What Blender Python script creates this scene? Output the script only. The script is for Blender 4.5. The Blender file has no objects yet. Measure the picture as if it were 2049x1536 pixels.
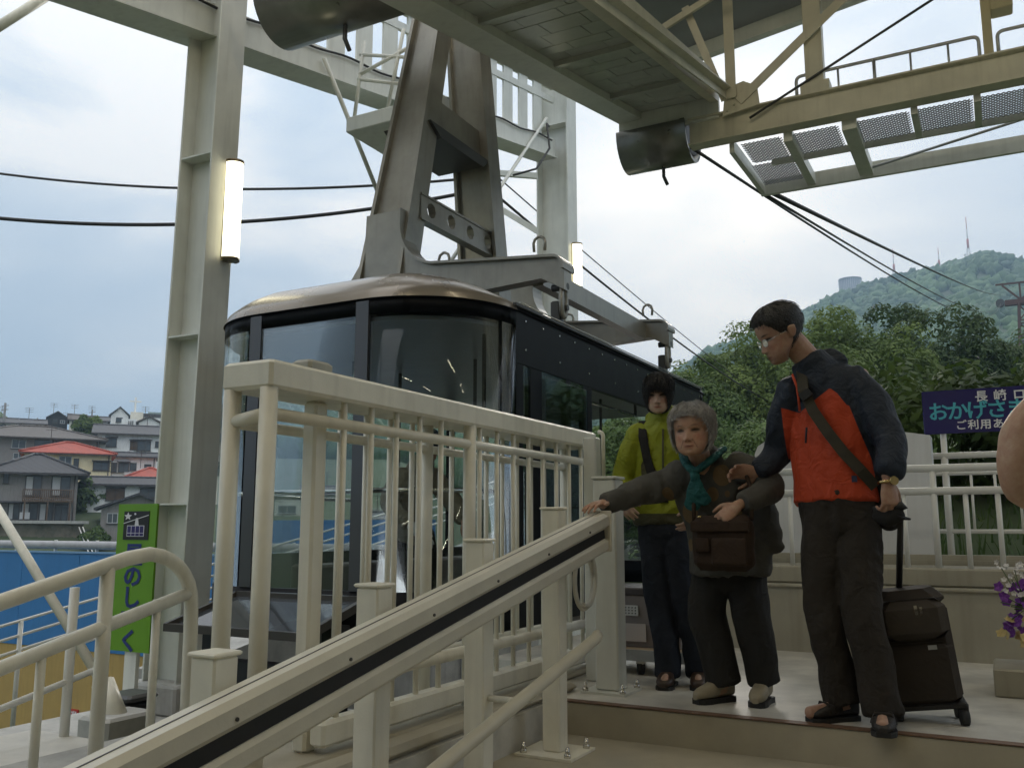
import bpy, bmesh, math, random
import numpy as np
from mathutils import Vector, Matrix, noise
random.seed(7); RNG = np.random.default_rng(11)
R = math.radians
S = bpy.context.scene
COL = S.collection
# ------------------------------------------------------------------ camera
CAM_Z = 0.83
cam = bpy.data.cameras.new('camera'); co = bpy.data.objects.new('camera', cam); COL.objects.link(co)
co.location = (0, 0, CAM_Z); co.rotation_euler = (R(99.0), 0, R(28.2))
cam.sensor_width = 36; cam.lens = 36 * 1800 / 2049; cam.clip_start = 0.05; cam.clip_end = 6000
S.camera = co
# ------------------------------------------------------------------ sky, sun, exposure
SUN_AZ, SUN_EL = R(-16), R(21)          # azimuth measured from +Y towards +X
W = bpy.data.worlds.new('World'); S.world = W; W.use_nodes = True
wt = W.node_tree; wn = wt.nodes; wl = wt.links
for n in list(wn): wn.remove(n)
def wnode(t, **k):
    n = wn.new(t)
    for a, b in k.items(): setattr(n, a, b)
    return n
sky = wnode('ShaderNodeTexSky', sky_type='NISHITA', sun_disc=False, sun_elevation=SUN_EL, sun_rotation=SUN_AZ)
sky.altitude = 50; sky.air_density = 1.2; sky.dust_density = 3.0
skym = wnode('ShaderNodeVectorMath', operation='SCALE'); skym.inputs[3].default_value = 0.13
wl.new(sky.outputs[0], skym.inputs[0])
tc = wnode('ShaderNodeTexCoord'); mp = wnode('ShaderNodeMapping'); mp.inputs['Scale'].default_value = (1, 1, 2.6)
wl.new(tc.outputs['Generated'], mp.inputs[0])
nz = wnode('ShaderNodeTexNoise'); nz.inputs['Scale'].default_value = 2.9; nz.inputs['Detail'].default_value = 6; nz.inputs['Roughness'].default_value = 0.5
nz.inputs['Distortion'].default_value = 0.4
wl.new(mp.outputs[0], nz.inputs['Vector'])
cr = wnode('ShaderNodeValToRGB'); e = cr.color_ramp.elements
e[0].position = 0.38; e[0].color = (0.52, 0.615, 0.72, 1); e[1].position = 0.64; e[1].color = (0.93, 0.92, 0.90, 1)
e2 = cr.color_ramp.elements.new(0.5); e2.color = (0.645, 0.715, 0.785, 1)
sxyz = wnode('ShaderNodeSeparateXYZ'); wl.new(tc.outputs['Generated'], sxyz.inputs[0])
elv = wnode('ShaderNodeMath', operation='MULTIPLY_ADD'); elv.inputs[1].default_value = 0.25; elv.inputs[2].default_value = -0.05; wl.new(sxyz.outputs['Z'], elv.inputs[0])   # overcast: brighter towards the zenith
ead = wnode('ShaderNodeMath', operation='ADD'); wl.new(nz.outputs['Fac'], ead.inputs[0]); wl.new(elv.outputs[0], ead.inputs[1])
wl.new(ead.outputs[0], cr.inputs[0])
# the cloud deck is brighter around the veiled sun
dt = wnode('ShaderNodeVectorMath', operation='DOT_PRODUCT')
nrm = wnode('ShaderNodeVectorMath', operation='NORMALIZE'); wl.new(tc.outputs['Generated'], nrm.inputs[0]); wl.new(nrm.outputs[0], dt.inputs[0])
dt.inputs[1].default_value = (math.sin(SUN_AZ) * math.cos(SUN_EL), math.cos(SUN_AZ) * math.cos(SUN_EL), math.sin(SUN_EL))
gl = wnode('ShaderNodeMapRange'); gl.inputs['From Min'].default_value = 0.90; gl.inputs['From Max'].default_value = 1.0
gl.inputs['To Min'].default_value = 0; gl.inputs['To Max'].default_value = .5; gl.interpolation_type = 'SMOOTHSTEP'
wl.new(dt.outputs['Value'], gl.inputs['Value'])
gm = wnode('ShaderNodeMath', operation='MULTIPLY'); wl.new(gl.outputs[0], gm.inputs[0]); wl.new(nz.outputs['Fac'], gm.inputs[1])
gmix = wnode('ShaderNodeMix', data_type='RGBA'); gmix.inputs['B'].default_value = (1.05, 1.0, 0.92, 1)
wl.new(gm.outputs[0], gmix.inputs['Factor']); wl.new(cr.outputs[0], gmix.inputs['A'])
mx = wnode('ShaderNodeMix', data_type='RGBA'); mx.inputs['Factor'].default_value = 0.95
wl.new(skym.outputs[0], mx.inputs['A']); wl.new(gmix.outputs['Result'], mx.inputs['B'])
bg = wnode('ShaderNodeBackground'); bg.inputs['Strength'].default_value = 1.08
zcl = wnode('ShaderNodeMath', operation='MAXIMUM'); zcl.inputs[1].default_value = 0.0; wl.new(sxyz.outputs['Z'], zcl.inputs[0])
zsq = wnode('ShaderNodeMath', operation='POWER'); zsq.inputs[1].default_value = 2.0; wl.new(zcl.outputs[0], zsq.inputs[0])
zen = wnode('ShaderNodeMath', operation='MULTIPLY_ADD'); zen.inputs[1].default_value = 1.3; zen.inputs[2].default_value = 1.0; wl.new(zsq.outputs[0], zen.inputs[0])
zsc = wnode('ShaderNodeVectorMath', operation='SCALE'); wl.new(mx.outputs['Result'], zsc.inputs[0]); wl.new(zen.outputs[0], zsc.inputs[3])
wl.new(zsc.outputs[0], bg.inputs[0])
wo = wnode('ShaderNodeOutputWorld'); wl.new(bg.outputs[0], wo.inputs[0])
sl = bpy.data.lights.new('sun', 'SUN'); sl.energy = 0.9; sl.angle = R(14); sl.color = (1, 0.93, 0.82)
so = bpy.data.objects.new('sun', sl); COL.objects.link(so)
sd = Vector((math.sin(SUN_AZ) * math.cos(SUN_EL), math.cos(SUN_AZ) * math.cos(SUN_EL), math.sin(SUN_EL)))
so.rotation_euler = sd.to_track_quat('Z', 'Y').to_euler(); so.location = (0, 0, 30)
S.view_settings.view_transform = 'Standard'; S.view_settings.look = 'None'; S.view_settings.exposure = 0.0; S.view_settings.gamma = 1
S.render.engine = 'CYCLES'; S.cycles.max_bounces = 8; S.cycles.transparent_max_bounces = 16; S.cycles.volume_bounces = 0
S.cycles.use_denoising = True; S.cycles.sample_clamp_indirect = 4

# ------------------------------------------------------------------ materials
MATS = {}
def lin(c): return tuple(c) + (1,)
def mat(name, col, rough=0.5, metal=0.0, var=0.0, vs=4.0, bump=0.0, bs=60.0, col2=None, spec=None, streak=0.0, ramp=None, coat=0.0, trans=0.0, wrinkle=0.0, ws=9.0):
    if name in MATS: return MATS[name]
    m = bpy.data.materials.new(name); m.use_nodes = True; nt = m.node_tree; b = nt.nodes['Principled BSDF']
    b.inputs['Base Color'].default_value = lin(col); b.inputs['Roughness'].default_value = rough; b.inputs['Metallic'].default_value = metal
    if spec is not None: b.inputs['Specular IOR Level'].default_value = spec
    if coat: b.inputs['Coat Weight'].default_value = coat; b.inputs['Coat Roughness'].default_value = 0.08
    t = nt.nodes.new('ShaderNodeTexCoord')
    src = None
    if var or col2:
        n = nt.nodes.new('ShaderNodeTexNoise'); n.inputs['Scale'].default_value = vs; n.inputs['Detail'].default_value = 6; n.inputs['Roughness'].default_value = 0.62
        nt.links.new(t.outputs['Object'], n.inputs['Vector'])
        r = nt.nodes.new('ShaderNodeValToRGB'); el = r.color_ramp.elements
        c2 = col2 or tuple(max(0, c * (1 - var)) for c in col); c1 = col if col2 else tuple(min(1, c * (1 + var * .5)) for c in col)
        el[0].position = ramp[0] if ramp else 0.3; el[1].position = ramp[1] if ramp else 0.7
        el[0].color = lin(c2); el[1].color = lin(c1)
        nt.links.new(n.outputs['Fac'], r.inputs[0]); src = r.outputs[0]
        rr = nt.nodes.new('ShaderNodeMapRange'); rr.inputs['To Min'].default_value = max(0.02, rough - .1); rr.inputs['To Max'].default_value = min(1, rough + .12)
        nt.links.new(n.outputs['Fac'], rr.inputs['Value']); nt.links.new(rr.outputs[0], b.inputs['Roughness'])
    if streak:
        mpn = nt.nodes.new('ShaderNodeMapping'); mpn.inputs['Scale'].default_value = (9, 9, 0.7)
        nt.links.new(t.outputs['Object'], mpn.inputs[0])
        n2 = nt.nodes.new('ShaderNodeTexNoise'); n2.inputs['Scale'].default_value = 1.6; n2.inputs['Detail'].default_value = 5
        nt.links.new(mpn.outputs[0], n2.inputs['Vector'])
        r2 = nt.nodes.new('ShaderNodeMapRange'); r2.inputs['From Min'].default_value = .5; r2.inputs['From Max'].default_value = .75; r2.inputs['To Max'].default_value = streak
        nt.links.new(n2.outputs['Fac'], r2.inputs['Value'])
        mm = nt.nodes.new('ShaderNodeMix'); mm.data_type = 'RGBA'; mm.inputs['A'].default_value = lin(col); mm.inputs['B'].default_value = lin(tuple(c * .35 for c in (col[0], col[1] * .93, col[2] * .8)))
        if src: nt.links.new(src, mm.inputs['A'])
        nt.links.new(r2.outputs[0], mm.inputs['Factor']); src = mm.outputs['Result']
    if src: nt.links.new(src, b.inputs['Base Color'])
    hsrc = None
    if bump:
        n3 = nt.nodes.new('ShaderNodeTexNoise'); n3.inputs['Scale'].default_value = bs; n3.inputs['Detail'].default_value = 4
        nt.links.new(t.outputs['Object'], n3.inputs['Vector'])
        bp = nt.nodes.new('ShaderNodeBump'); bp.inputs['Strength'].default_value = bump; bp.inputs['Distance'].default_value = 0.01
        nt.links.new(n3.outputs['Fac'], bp.inputs['Height']); hsrc = bp
        nt.links.new(bp.outputs[0], b.inputs['Normal'])
    if wrinkle:
        n4 = nt.nodes.new('ShaderNodeTexNoise'); n4.inputs['Scale'].default_value = ws; n4.inputs['Detail'].default_value = 3; n4.inputs['Distortion'].default_value = 1.6
        nt.links.new(t.outputs['Object'], n4.inputs['Vector'])
        bp2 = nt.nodes.new('ShaderNodeBump'); bp2.inputs['Strength'].default_value = wrinkle; bp2.inputs['Distance'].default_value = 0.03
        nt.links.new(n4.outputs['Fac'], bp2.inputs['Height'])
        if hsrc: nt.links.new(hsrc.outputs[0], bp2.inputs['Normal'])
        nt.links.new(bp2.outputs[0], b.inputs['Normal'])
    MATS[name] = m; return m
def glass(name, tint, refl=1.0):
    m = bpy.data.materials.new(name); m.use_nodes = True; nt = m.node_tree
    for n in list(nt.nodes): nt.nodes.remove(n)
    tr = nt.nodes.new('ShaderNodeBsdfTransparent'); tr.inputs[0].default_value = lin(tint)
    g = nt.nodes.new('ShaderNodeBsdfGlossy'); g.inputs['Roughness'].default_value = 0.015; g.inputs[0].default_value = (.95, .97, 1, 1)
    f = nt.nodes.new('ShaderNodeFresnel'); f.inputs[0].default_value = 1.5
    mm = nt.nodes.new('ShaderNodeMath'); mm.operation = 'MULTIPLY'; mm.inputs[1].default_value = refl; mm.use_clamp = True
    x = nt.nodes.new('ShaderNodeMixShader'); o = nt.nodes.new('ShaderNodeOutputMaterial')
    nt.links.new(f.outputs[0], mm.inputs[0]); nt.links.new(mm.outputs[0], x.inputs[0]); nt.links.new(tr.outputs[0], x.inputs[1]); nt.links.new(g.outputs[0], x.inputs[2]); nt.links.new(x.outputs[0], o.inputs[0])
    MATS[name] = m; return m
def emit(name, col, st):
    m = bpy.data.materials.new(name); m.use_nodes = True; nt = m.node_tree
    for n in list(nt.nodes): nt.nodes.remove(n)
    e = nt.nodes.new('ShaderNodeEmission'); e.inputs[0].default_value = lin(col); e.inputs[1].default_value = st
    o = nt.nodes.new('ShaderNodeOutputMaterial'); nt.links.new(e.outputs[0], o.inputs[0]); MATS[name] = m; return m
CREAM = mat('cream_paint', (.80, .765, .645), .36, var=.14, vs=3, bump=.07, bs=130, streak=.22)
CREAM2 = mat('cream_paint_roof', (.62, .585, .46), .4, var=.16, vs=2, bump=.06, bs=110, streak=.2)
STEEL = mat('grey_paint_steel', (.68, .685, .625), .42, var=.12, vs=2.5, bump=.06, bs=90, streak=.18)
WHITE = mat('white_paint', (.74, .73, .68), .35, var=.08, vs=4, bump=.04, bs=120, streak=.08)
DECK = mat('deck_paint', (.50, .505, .455), .2, var=.14, vs=2.2, bump=.08, bs=60, streak=.12)
DARKROOF = mat('roof_underside', (.26, .27, .27), .6, var=.15, vs=2, bump=.1)
RUST = mat('rust_brown', (.075, .040, .028), .7, var=.4, vs=8, bump=.2)
DGREY = mat('dark_grey_metal', (.06, .06, .058), .45, var=.2, vs=6, bump=.06)
BLACK = mat('black_car_paint', (.007, .0075, .009), .42, var=.2, vs=5, spec=.10)
BLACKM = mat('black_matt', (.012, .012, .012), .55, var=.2, vs=9, bump=.06)
RUBBER = mat('black_rubber', (.018, .018, .018), .7, bump=.1)
SILVER = mat('champagne_roof_paint', (.27, .23, .185), .27, metal=.3, var=.05, vs=1.5, coat=.25)
HANG = mat('hanger_grey', (.34, .325, .285), .32, metal=.4, var=.18, vs=4, bump=.08, bs=70, streak=.2)
CHROME = mat('chrome', (.62, .60, .55), .18, metal=1.0, var=.1, vs=20)
GALV = mat('galvanised', (.42, .43, .43), .4, metal=.6, var=.15, vs=20, bump=.05)
FLOOR = mat('platform_floor', (.58, .555, .49), .46, var=.34, vs=3.4, bump=.10, bs=220)
STAIR = mat('stair_paint', (.40, .36, .27), .6, var=.18, vs=3.0, bump=.12, bs=200)
NOSE = mat('step_nosing', (.15, .085, .05), .6, var=.2, vs=8)
WALLB = mat('beige_wall', (.36, .335, .26), .6, var=.16, vs=2.2, bump=.10, bs=90, streak=.25)
CONC = mat('concrete', (.42, .41, .38), .8, var=.25, vs=4, bump=.25, bs=50, streak=.25)
GLASSC = glass('cabin_glass', (.93, .96, .96), .38)
GLASSD = glass('cabin_glass_tinted', (.60, .64, .66), .4)
LAMP = emit('lamp_diffuser', (1.0, .93, .66), 3.2)

# ------------------------------------------------------------------ mesh helpers
class MB:
    def __init__(s): s.v = []; s.f = []; s.sm = []
    def add(s, vs, fs, smooth=False):
        o = len(s.v); s.v += [tuple(v) for v in vs]; s.f += [tuple(i + o for i in f) for f in fs]; s.sm += [smooth] * len(fs); return s
    def box(s, c, d, rz=0.0, M=None, bev=0.0):
        x, y, z = d[0] / 2, d[1] / 2, d[2] / 2; c = Vector(c)
        if bev:
            b = min(bev, x * .9, y * .9, z * .9); vs = []; 
            for zz, k in ((-z, b), (-z + b, 0), (z - b, 0), (z, b)):
                X, Y = x - k, y - k; q = b - k if k == 0 else b * .4
                q = b
                vs += [(-X + q, -Y, zz), (X - q, -Y, zz), (X, -Y + q, zz), (X, Y - q, zz), (X - q, Y, zz), (-X + q, Y, zz), (-X, Y - q, zz), (-X, -Y + q, zz)]
            fs = [tuple(range(7, -1, -1)), tuple(range(24, 32))]
            for r in range(3):
                for i in range(8):
                    j = (i + 1) % 8; fs.append((r * 8 + i, r * 8 + j, r * 8 + 8 + j, r * 8 + 8 + i))
        else:
            vs = [(-x, -y, -z), (x, -y, -z), (x, y, -z), (-x, y, -z), (-x, -y, z), (x, -y, z), (x, y, z), (-x, y, z)]
            fs = [(3, 2, 1, 0), (4, 5, 6, 7), (0, 1, 5, 4), (1, 2, 6, 5), (2, 3, 7, 6), (3, 0, 4, 7)]
        m = M or Matrix.Rotation(rz, 3, 'Z')
        return s.add([m @ Vector(v) + c for v in vs], fs)
    def bx(s, x0, x1, y0, y1, z0, z1, bev=0.0):
        return s.box(((x0 + x1) / 2, (y0 + y1) / 2, (z0 + z1) / 2), (abs(x1 - x0), abs(y1 - y0), abs(z1 - z0)), bev=bev)
    def bar(s, a, b, w, h, up=(0, 0, 1), bev=0.0):
        a, b = Vector(a), Vector(b); y = (b - a); L = y.length; y = y / L; u = Vector(up)
        x = y.cross(u)
        if x.length < 1e-4: x = y.cross(Vector((1, 0, 0)))
        x.normalize(); z = x.cross(y)
        return s.box((a + b) / 2, (w, L, h), M=Matrix((x, y, z)).transposed(), bev=bev)
    def tube(s, pts, r, n=10, cap=True, closed=False):
        P = [Vector(p) for p in pts]; rs = r if isinstance(r, (list, tuple)) else [r] * len(P)
        if closed: T = [(P[(i + 1) % len(P)] - P[i - 1]).normalized() for i in range(len(P))]
        else: T = [(P[min(i + 1, len(P) - 1)] - P[max(i - 1, 0)]).normalized() for i in range(len(P))]
        u = T[0].orthogonal().normalized(); vs = []
        for i, p in enumerate(P):
            u = (u - T[i] * u.dot(T[i])).normalized(); w = T[i].cross(u)
            vs += [p + (u * math.cos(2 * math.pi * k / n) + w * math.sin(2 * math.pi * k / n)) * rs[i] for k in range(n)]
        fs = []
        for i in range(len(P) - (0 if closed else 1)):
            a = i * n; b = ((i + 1) % len(P)) * n
            for k in range(n):
                l = (k + 1) % n; fs.append((a + k, a + l, b + l, b + k))
        s.add(vs, fs, True)
        if cap and not closed:
            o = len(s.v) - len(vs); s.f += [tuple(o + k for k in range(n - 1, -1, -1)), tuple(o + (len(P) - 1) * n + k for k in range(n))]; s.sm += [False, False]
        return s
    def prism(s, poly, fn0, fn1):
        """extrude polygon: fn0/fn1 map (u,v) to 3d points of the two ends"""
        n = len(poly); vs = [fn0(*p) for p in poly] + [fn1(*p) for p in poly]
        fs = [tuple(range(n - 1, -1, -1)), tuple(range(n, 2 * n))] + [(i, (i + 1) % n, n + (i + 1) % n, n + i) for i in range(n)]
        return s.add(vs, fs)
    def loft(s, rings, cap=True, smooth=True, closed=True):
        n = len(rings[0]); vs = [v for r in rings for v in r]; fs = []
        for i in range(len(rings) - 1):
            for k in range(n if closed else n - 1):
                l = (k + 1) % n; fs.append((i * n + k, i * n + l, i * n + n + l, i * n + n + k))
        s.add(vs, fs, smooth)
        if cap:
            o = len(s.v) - len(vs); s.f += [tuple(o + k for k in range(n - 1, -1, -1)), tuple(o + (len(rings) - 1) * n + k for k in range(n))]; s.sm += [False, False]
        return s
    def cyl(s, c, r, h, n=16, axis=(0, 0, 1)):
        a = Vector(axis).normalized(); c = Vector(c); return s.tube([c - a * h / 2, c + a * h / 2], r, n)
    def sphere(s, c, r, n=12, m=8):
        c = Vector(c); rr = r if isinstance(r, (tuple, list)) else (r, r, r); vs = []; fs = []
        for j in range(m + 1):
            t = math.pi * j / m
            for i in range(n): vs.append(c + Vector((rr[0] * math.sin(t) * math.cos(2 * math.pi * i / n), rr[1] * math.sin(t) * math.sin(2 * math.pi * i / n), rr[2] * math.cos(t))))
        for j in range(m):
            for i in range(n): fs.append((j * n + i, (j + 1) * n + i, (j + 1) * n + (i + 1) % n, j * n + (i + 1) % n))
        return s.add(vs, fs, True)
    def mesh(s, name, m):
        me = bpy.data.meshes.new(name); me.from_pydata(s.v, [], s.f)
        me.polygons.foreach_set('use_smooth', s.sm)
        if m: me.materials.append(m)
        bm = bmesh.new(); bm.from_mesh(me); bmesh.ops.recalc_face_normals(bm, faces=bm.faces); bm.to_mesh(me); bm.free()
        me.update(); return me
    def obj(s, name, m, parent=None, **tags):
        return link(name, s.mesh(name, m), parent, **tags)
def link(name, me, parent=None, **tags):
    o = bpy.data.objects.new(name, me); COL.objects.link(o)
    if parent:
        o.parent = parent; o.matrix_parent_inverse = Matrix.Translation(-Vector(parent['_loc']))if '_loc' in parent else Matrix()
    for k, v in tags.items(): o[k] = v
    return o
def thing(name, label, cat, loc=(0, 0, 0), group=None):
    o = bpy.data.objects.new(name, None); COL.objects.link(o); o.location = loc; o['label'] = label; o['category'] = cat; o['_loc'] = tuple(float(v) for v in loc)
    o.empty_display_size = .1
    if group: o['group'] = group
    return o
def sharp(o, ang=35):
    pass
def text_mesh(body, h, m, name='lettering', bold=0.012, parent=None, M=None, ext=0.0):
    c = bpy.data.curves.new(name, 'FONT'); c.body = body; c.size = h; c.offset = bold * h; c.extrude = ext; c.resolution_u = 2
    c.align_x = 'CENTER'; c.align_y = 'CENTER'
    o = bpy.data.objects.new(name, c); COL.objects.link(o)
    bpy.context.view_layer.update()
    me = bpy.data.meshes.new_from_object(o.evaluated_get(bpy.context.evaluated_depsgraph_get()))
    bpy.data.objects.remove(o); bpy.data.curves.remove(c)
    me.transform(M or Matrix()); me.materials.clear(); me.materials.append(m); me.name = name
    return link(name, me, parent)
def wire(pts, sag=0.0, n=24):
    a, b = Vector(pts[0]), Vector(pts[1]); return [a.lerp(b, i / n) - Vector((0, 0, sag * 4 * (i / n) * (1 - i / n))) for i in range(n + 1)]
# ================================================================== platform, stairs, kerbs
STEP_Y = [4.12, 3.32, 2.52, 1.72, 0.92, 0.12, -0.68]
m = MB()
m.bx(-1.96, 5, 4.12, 6.42, -.30, 0); m.bx(-2.45, -1.96, 1.2, 5.15, -.32, 0); m.bx(-2.95, -1.96, 5.15, 12.4, -.32, 0)
platform = m.obj('platform_floor', FLOOR, kind='structure')
MB().bx(-1.96, 5, 4.10, 4.16, .0, .004).obj('step_nosing', NOSE, platform)
st = MB()
for i, y in enumerate(STEP_Y[:-1]):
    st.bx(-1.96, 5, STEP_Y[i + 1], y - .001, -1.5, -.15 * (i + 1))
st.bx(-1.96, 5, -6, STEP_Y[-1], -1.6, -.15 * 6 - .02)
stairs = st.obj('stairs', STAIR, kind='structure')
MB().bx(-1.96, 5, 4.105, 4.119, -.15, -.004).obj('riser', STAIR, stairs)
k = MB(); k.bx(-2.10, -1.975, 1.0, 4.4, .0, .045, bev=.02)
k.bx(-2.43, -2.14, 1.2, 5.05, .0, .03, bev=.012)
k.obj('kerb', STAIR, kind='structure', label='low rounded kerb strips under the platform fence')
# lower service floor below the cabin
lf = MB(); lf.bx(-7.1, -5.0, 4.35, 6.6, -1.6, -.75); lf.bx(-5.9, -2.45, 6.6, 15.5, -2.4, -2.2)
lf.obj('service_floor', CONC, kind='structure')
# ================================================================== hall roof and rear wall (behind and above the viewer)
rf = MB(); poly = [(-4.3, 11.57), (-1.37, 10.97), (5.0, 9.6), (5.0, -7), (-4.3, -7)]
rf.prism(poly, lambda x, y: (x, y, 7.3), lambda x, y: (x, y, 7.5))
roof = rf.obj('station_roof', DARKROOF, label='dark ribbed steel roof over the station hall', category='roof')
rb = MB()
for i in range(9): rb.bx(-4.25, 4.8, -6 + i * 1.75, -5.9 + i * 1.75, 7.16, 7.298)
rb.obj('roof_rib', DARKROOF, roof)
MB().bar((-4.3, 11.5, 7.2), (5.0, 9.53, 7.2), .12, .2).obj('edge_beam', STEEL, roof)
TUBE = emit('ceiling_tube', (1.0, .88, .64), 44)
for xx, ly in ((-2.9, 'left'), (-.4, 'middle'), (2.1, 'right')):
    for yy, lb2 in ((-2.2, 'rear'), (1.2, 'centre'), (4.6, 'front')):
        t = thing('ceiling_lamp', f'lit ceiling tube lamp, {ly} of the {lb2} row under the station roof', 'lamp', (xx, yy, 6.95), 'tube lamps under the station roof')
        MB().bx(xx - .65, xx + .65, yy - .08, yy + .08, 7.06, 7.155).obj('housing', WHITE, t); MB().tube([(xx - .6, yy, 7.02), (xx + .6, yy, 7.02)], .035, 10).obj('tube', TUBE, t)
hw = MB(); hw.bx(-4.3, 5, -6.3, -6.1, -1.2, 7.3); hw.bx(4.8, 5, -6.1, 3.0, -1.2, 7.3)
hw.obj('wall_hall', WALLB, kind='structure')
# ================================================================== fence beside the cabin
def rounded_path(p0, p1, p2, r=.1, n=6):
    a, b, c = Vector(p0), Vector(p1), Vector(p2); u = (a - b).normalized() * r; w = (c - b).normalized() * r
    return [tuple((b + u) * (1 - t) ** 2 + b * 2 * t * (1 - t) + (b + w) * t * t) for t in [i / n for i in range(n + 1)]]
FX, BX = -2.19, -2.36; FY0, FY1 = 2.31, 5.12
fence = thing('platform_fence', 'tall cream double barred fence between the stairs and the cable car', 'fence', (FX, 3.7, 0))
MB().bx(BX - .03, FX + .035, FY0 - .03, FY1, 1.30, 1.40, bev=.012).obj('top_beam', CREAM, fence)
MB().tube([(FX, FY0, 1.215), (FX, FY1 - .03, 1.215)], .0225, 12).obj('upper_rail', CREAM, fence)
MB().tube([(BX, FY0, 1.19), (BX, FY1 - .03, 1.19)], .0195, 12).obj('upper_rail', CREAM, fence)
MB().tube([(FX, FY0, 1.215), (BX, FY0, 1.19)], .024, 12).obj('end_rail', CREAM, fence)
MB().bx(FX - .04, FX + .03, 2.62, FY1 - .03, .055, .145, bev=.012).obj('bottom_beam', CREAM, fence)
MB().tube([(FX, 2.9, .27), (FX, FY1 - .03, .27)], .027, 12).obj('lower_rail', CREAM, fence)
MB().tube([(BX, 2.4, .255), (BX, FY1 - .03, .255)], .024, 12).obj('lower_rail', CREAM, fence)
def post_foot(mb, x, y, r): mb.cyl((x, y, .004), r * 1.5, .014, 14)
for (x, y, r) in ((FX, FY0, .031), (BX, FY0, .031), (FX, 3.66, .031), (BX, 3.55, .031), (FX, FY1 - .03, .03), (BX, FY1 - .03, .03)):
    mb = MB().tube([(x, y, .028), (x, y, 1.305)], r, 14); post_foot(mb, x, y, r); mb.obj('post', CREAM, fence)
MB().bx(-2.31, -2.245, 2.62, 2.695, .03, 1.30, bev=.01).obj('inner_post', CREAM, fence)
bal = MB().tube([(0, 0, .145), (0, 0, 1.30)], .0125, 10).mesh('baluster', CREAM)
balb = MB().tube([(0, 0, .25), (0, 0, 1.30)], .0125, 10).mesh('baluster', CREAM)
y = 2.72; i = 0
while y < FY1 - .1:
    for (xx, yy, mm) in ((FX, y, bal), (BX, y + .02, balb)):
        if abs(yy - 3.66) < .06 or abs(yy - 3.55) < .05: continue
        o = link('baluster', mm, fence); o.location = (xx, yy, 0)
    y += .172
MB().box((-2.27, 2.62, 1.425), (.10, .14, .05), bev=.012).obj('latch_block', mat('latch_grey', (.35, .34, .28), .4, var=.2), fence)
gp = thing('gate_post', 'tall cream gate post with light switch box at the end of the barred fence', 'post', (-2.02, 4.72, 0))
MB().bx(-2.055, -1.975, 4.68, 4.76, 0, 1.33, bev=.008).obj('shaft', STEEL, gp)
MB().tube(rounded_path((-2.16, 4.9, 1.38), (-2.02, 4.9, 1.38), (-2.02, 4.9, 1.2), .03) + [(-2.02, 4.9, 1.05)], .012, 8).obj('handle', CREAM, gp)
np_ = thing('newel_post', 'short square cream newel post bolted down beside the old woman', 'post', (-1.81, 4.45, 0))
mb = MB().bx(-1.873, -1.747, 4.39, 4.51, .012, 1.075, bev=.008); mb.bx(-1.88, -1.74, 4.383, 4.517, 1.075, 1.09, bev=.004); mb.obj('shaft', STEEL, np_)
MB().bx(-1.93, -1.69, 4.33, 4.57, .0, .012).obj('base_plate', STEEL, np_)
def bolt(x, y, z, parent):
    b = MB().cyl((x, y, z + .008), .016, .016, 6); b.cyl((x, y, z + .024), .010, .02, 8); b.sphere((x, y, z + .034), .010, 8, 4); b.obj('bolt', CHROME, parent)
for dx, dy in ((-.1, -.1), (.1, -.1), (.1, .1), (-.1, .1)): bolt(-1.81 + dx, 4.45 + dy, .012, np_)
# ================================================================== stair lift rail
def rz_(y): return .493 + .2 * (y - 1.96)
sr = thing('stair_lift_rail', 'heavy sloping cream box rail with dark groove running up the stairs', 'stair rail', (-1.66, 2.8, -.15))
Y0, Y1 = .35, 3.98
def slope(mb, x0, x1, dz0, dz1, ya=Y0, yb=Y1, bev=.01):
    return mb.bar(((x0 + x1) / 2, ya, rz_(ya) + (dz0 + dz1) / 2), ((x0 + x1) / 2, yb, rz_(yb) + (dz0 + dz1) / 2), abs(x1 - x0), abs(dz1 - dz0), bev=bev)
RAILM = mat('rail_champagne', (.66, .625, .52), .38, metal=.15, var=.1, vs=5, bump=.05, bs=120)
slope(MB(), -1.712, -1.612, -.072, 0, bev=.016).obj('upper_profile', RAILM, sr)
slope(MB(), -1.705, -1.632, -.118, -.072, yb=Y1 - .02, bev=.0).obj('groove', BLACKM, sr)
slope(MB(), -1.712, -1.616, -.178, -.118, bev=.012).obj('lower_profile', RAILM, sr)
slope(MB(), -1.664, -1.660, .0, .0022, bev=0).obj('seam', DGREY, sr)
MB().box((-1.662, Y1 + .008, rz_(Y1) - .088), (.106, .016, .19), bev=.004).obj('end_cap', RAILM, sr)
bolts = MB()
for q in range(8): yy = .8 + q * .42; bolts.cyl((-1.611, yy, rz_(yy) - .045), .005, .006, 8, axis=(1, 0, 0))
bolts.obj('rivet', DGREY, sr)
for j, py in enumerate((3.75, 3.08, 2.41, 1.74)):
    zb = next((-.15 * (i + 1) for i in range(len(STEP_Y) - 1) if STEP_Y[i + 1] <= py), -.92); zt = rz_(py) + .055
    p = thing('stair_rail_post', ['square cream rail post at the top step with a bolted base plate', 'second square cream rail post down from the platform', 'third square cream rail post down from the platform',
              'fourth square cream rail post, its cap nearest the curved pipe rail'][j], 'post', (-1.81, py, zb), group='posts of the stair lift rail')
    MB().bx(-1.838, -1.752, py - .042, py + .042, zb + .012, zt, bev=.006).obj('shaft', CREAM, p)
    MB().bx(-1.845, -1.745, py - .049, py + .049, zt, zt + .012, bev=.004).obj('cap', CREAM, p)
    MB().bx(-1.93, -1.66, py - .13, py + .13, zb + .001, zb + .012).obj('base_plate', CREAM, p)
    for dx, dy in ((-.09, -.1), (.12, -.1), (.12, .1)): bolt(-1.81 + dx, py + dy, zb + .012, p)
hose = []
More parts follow.
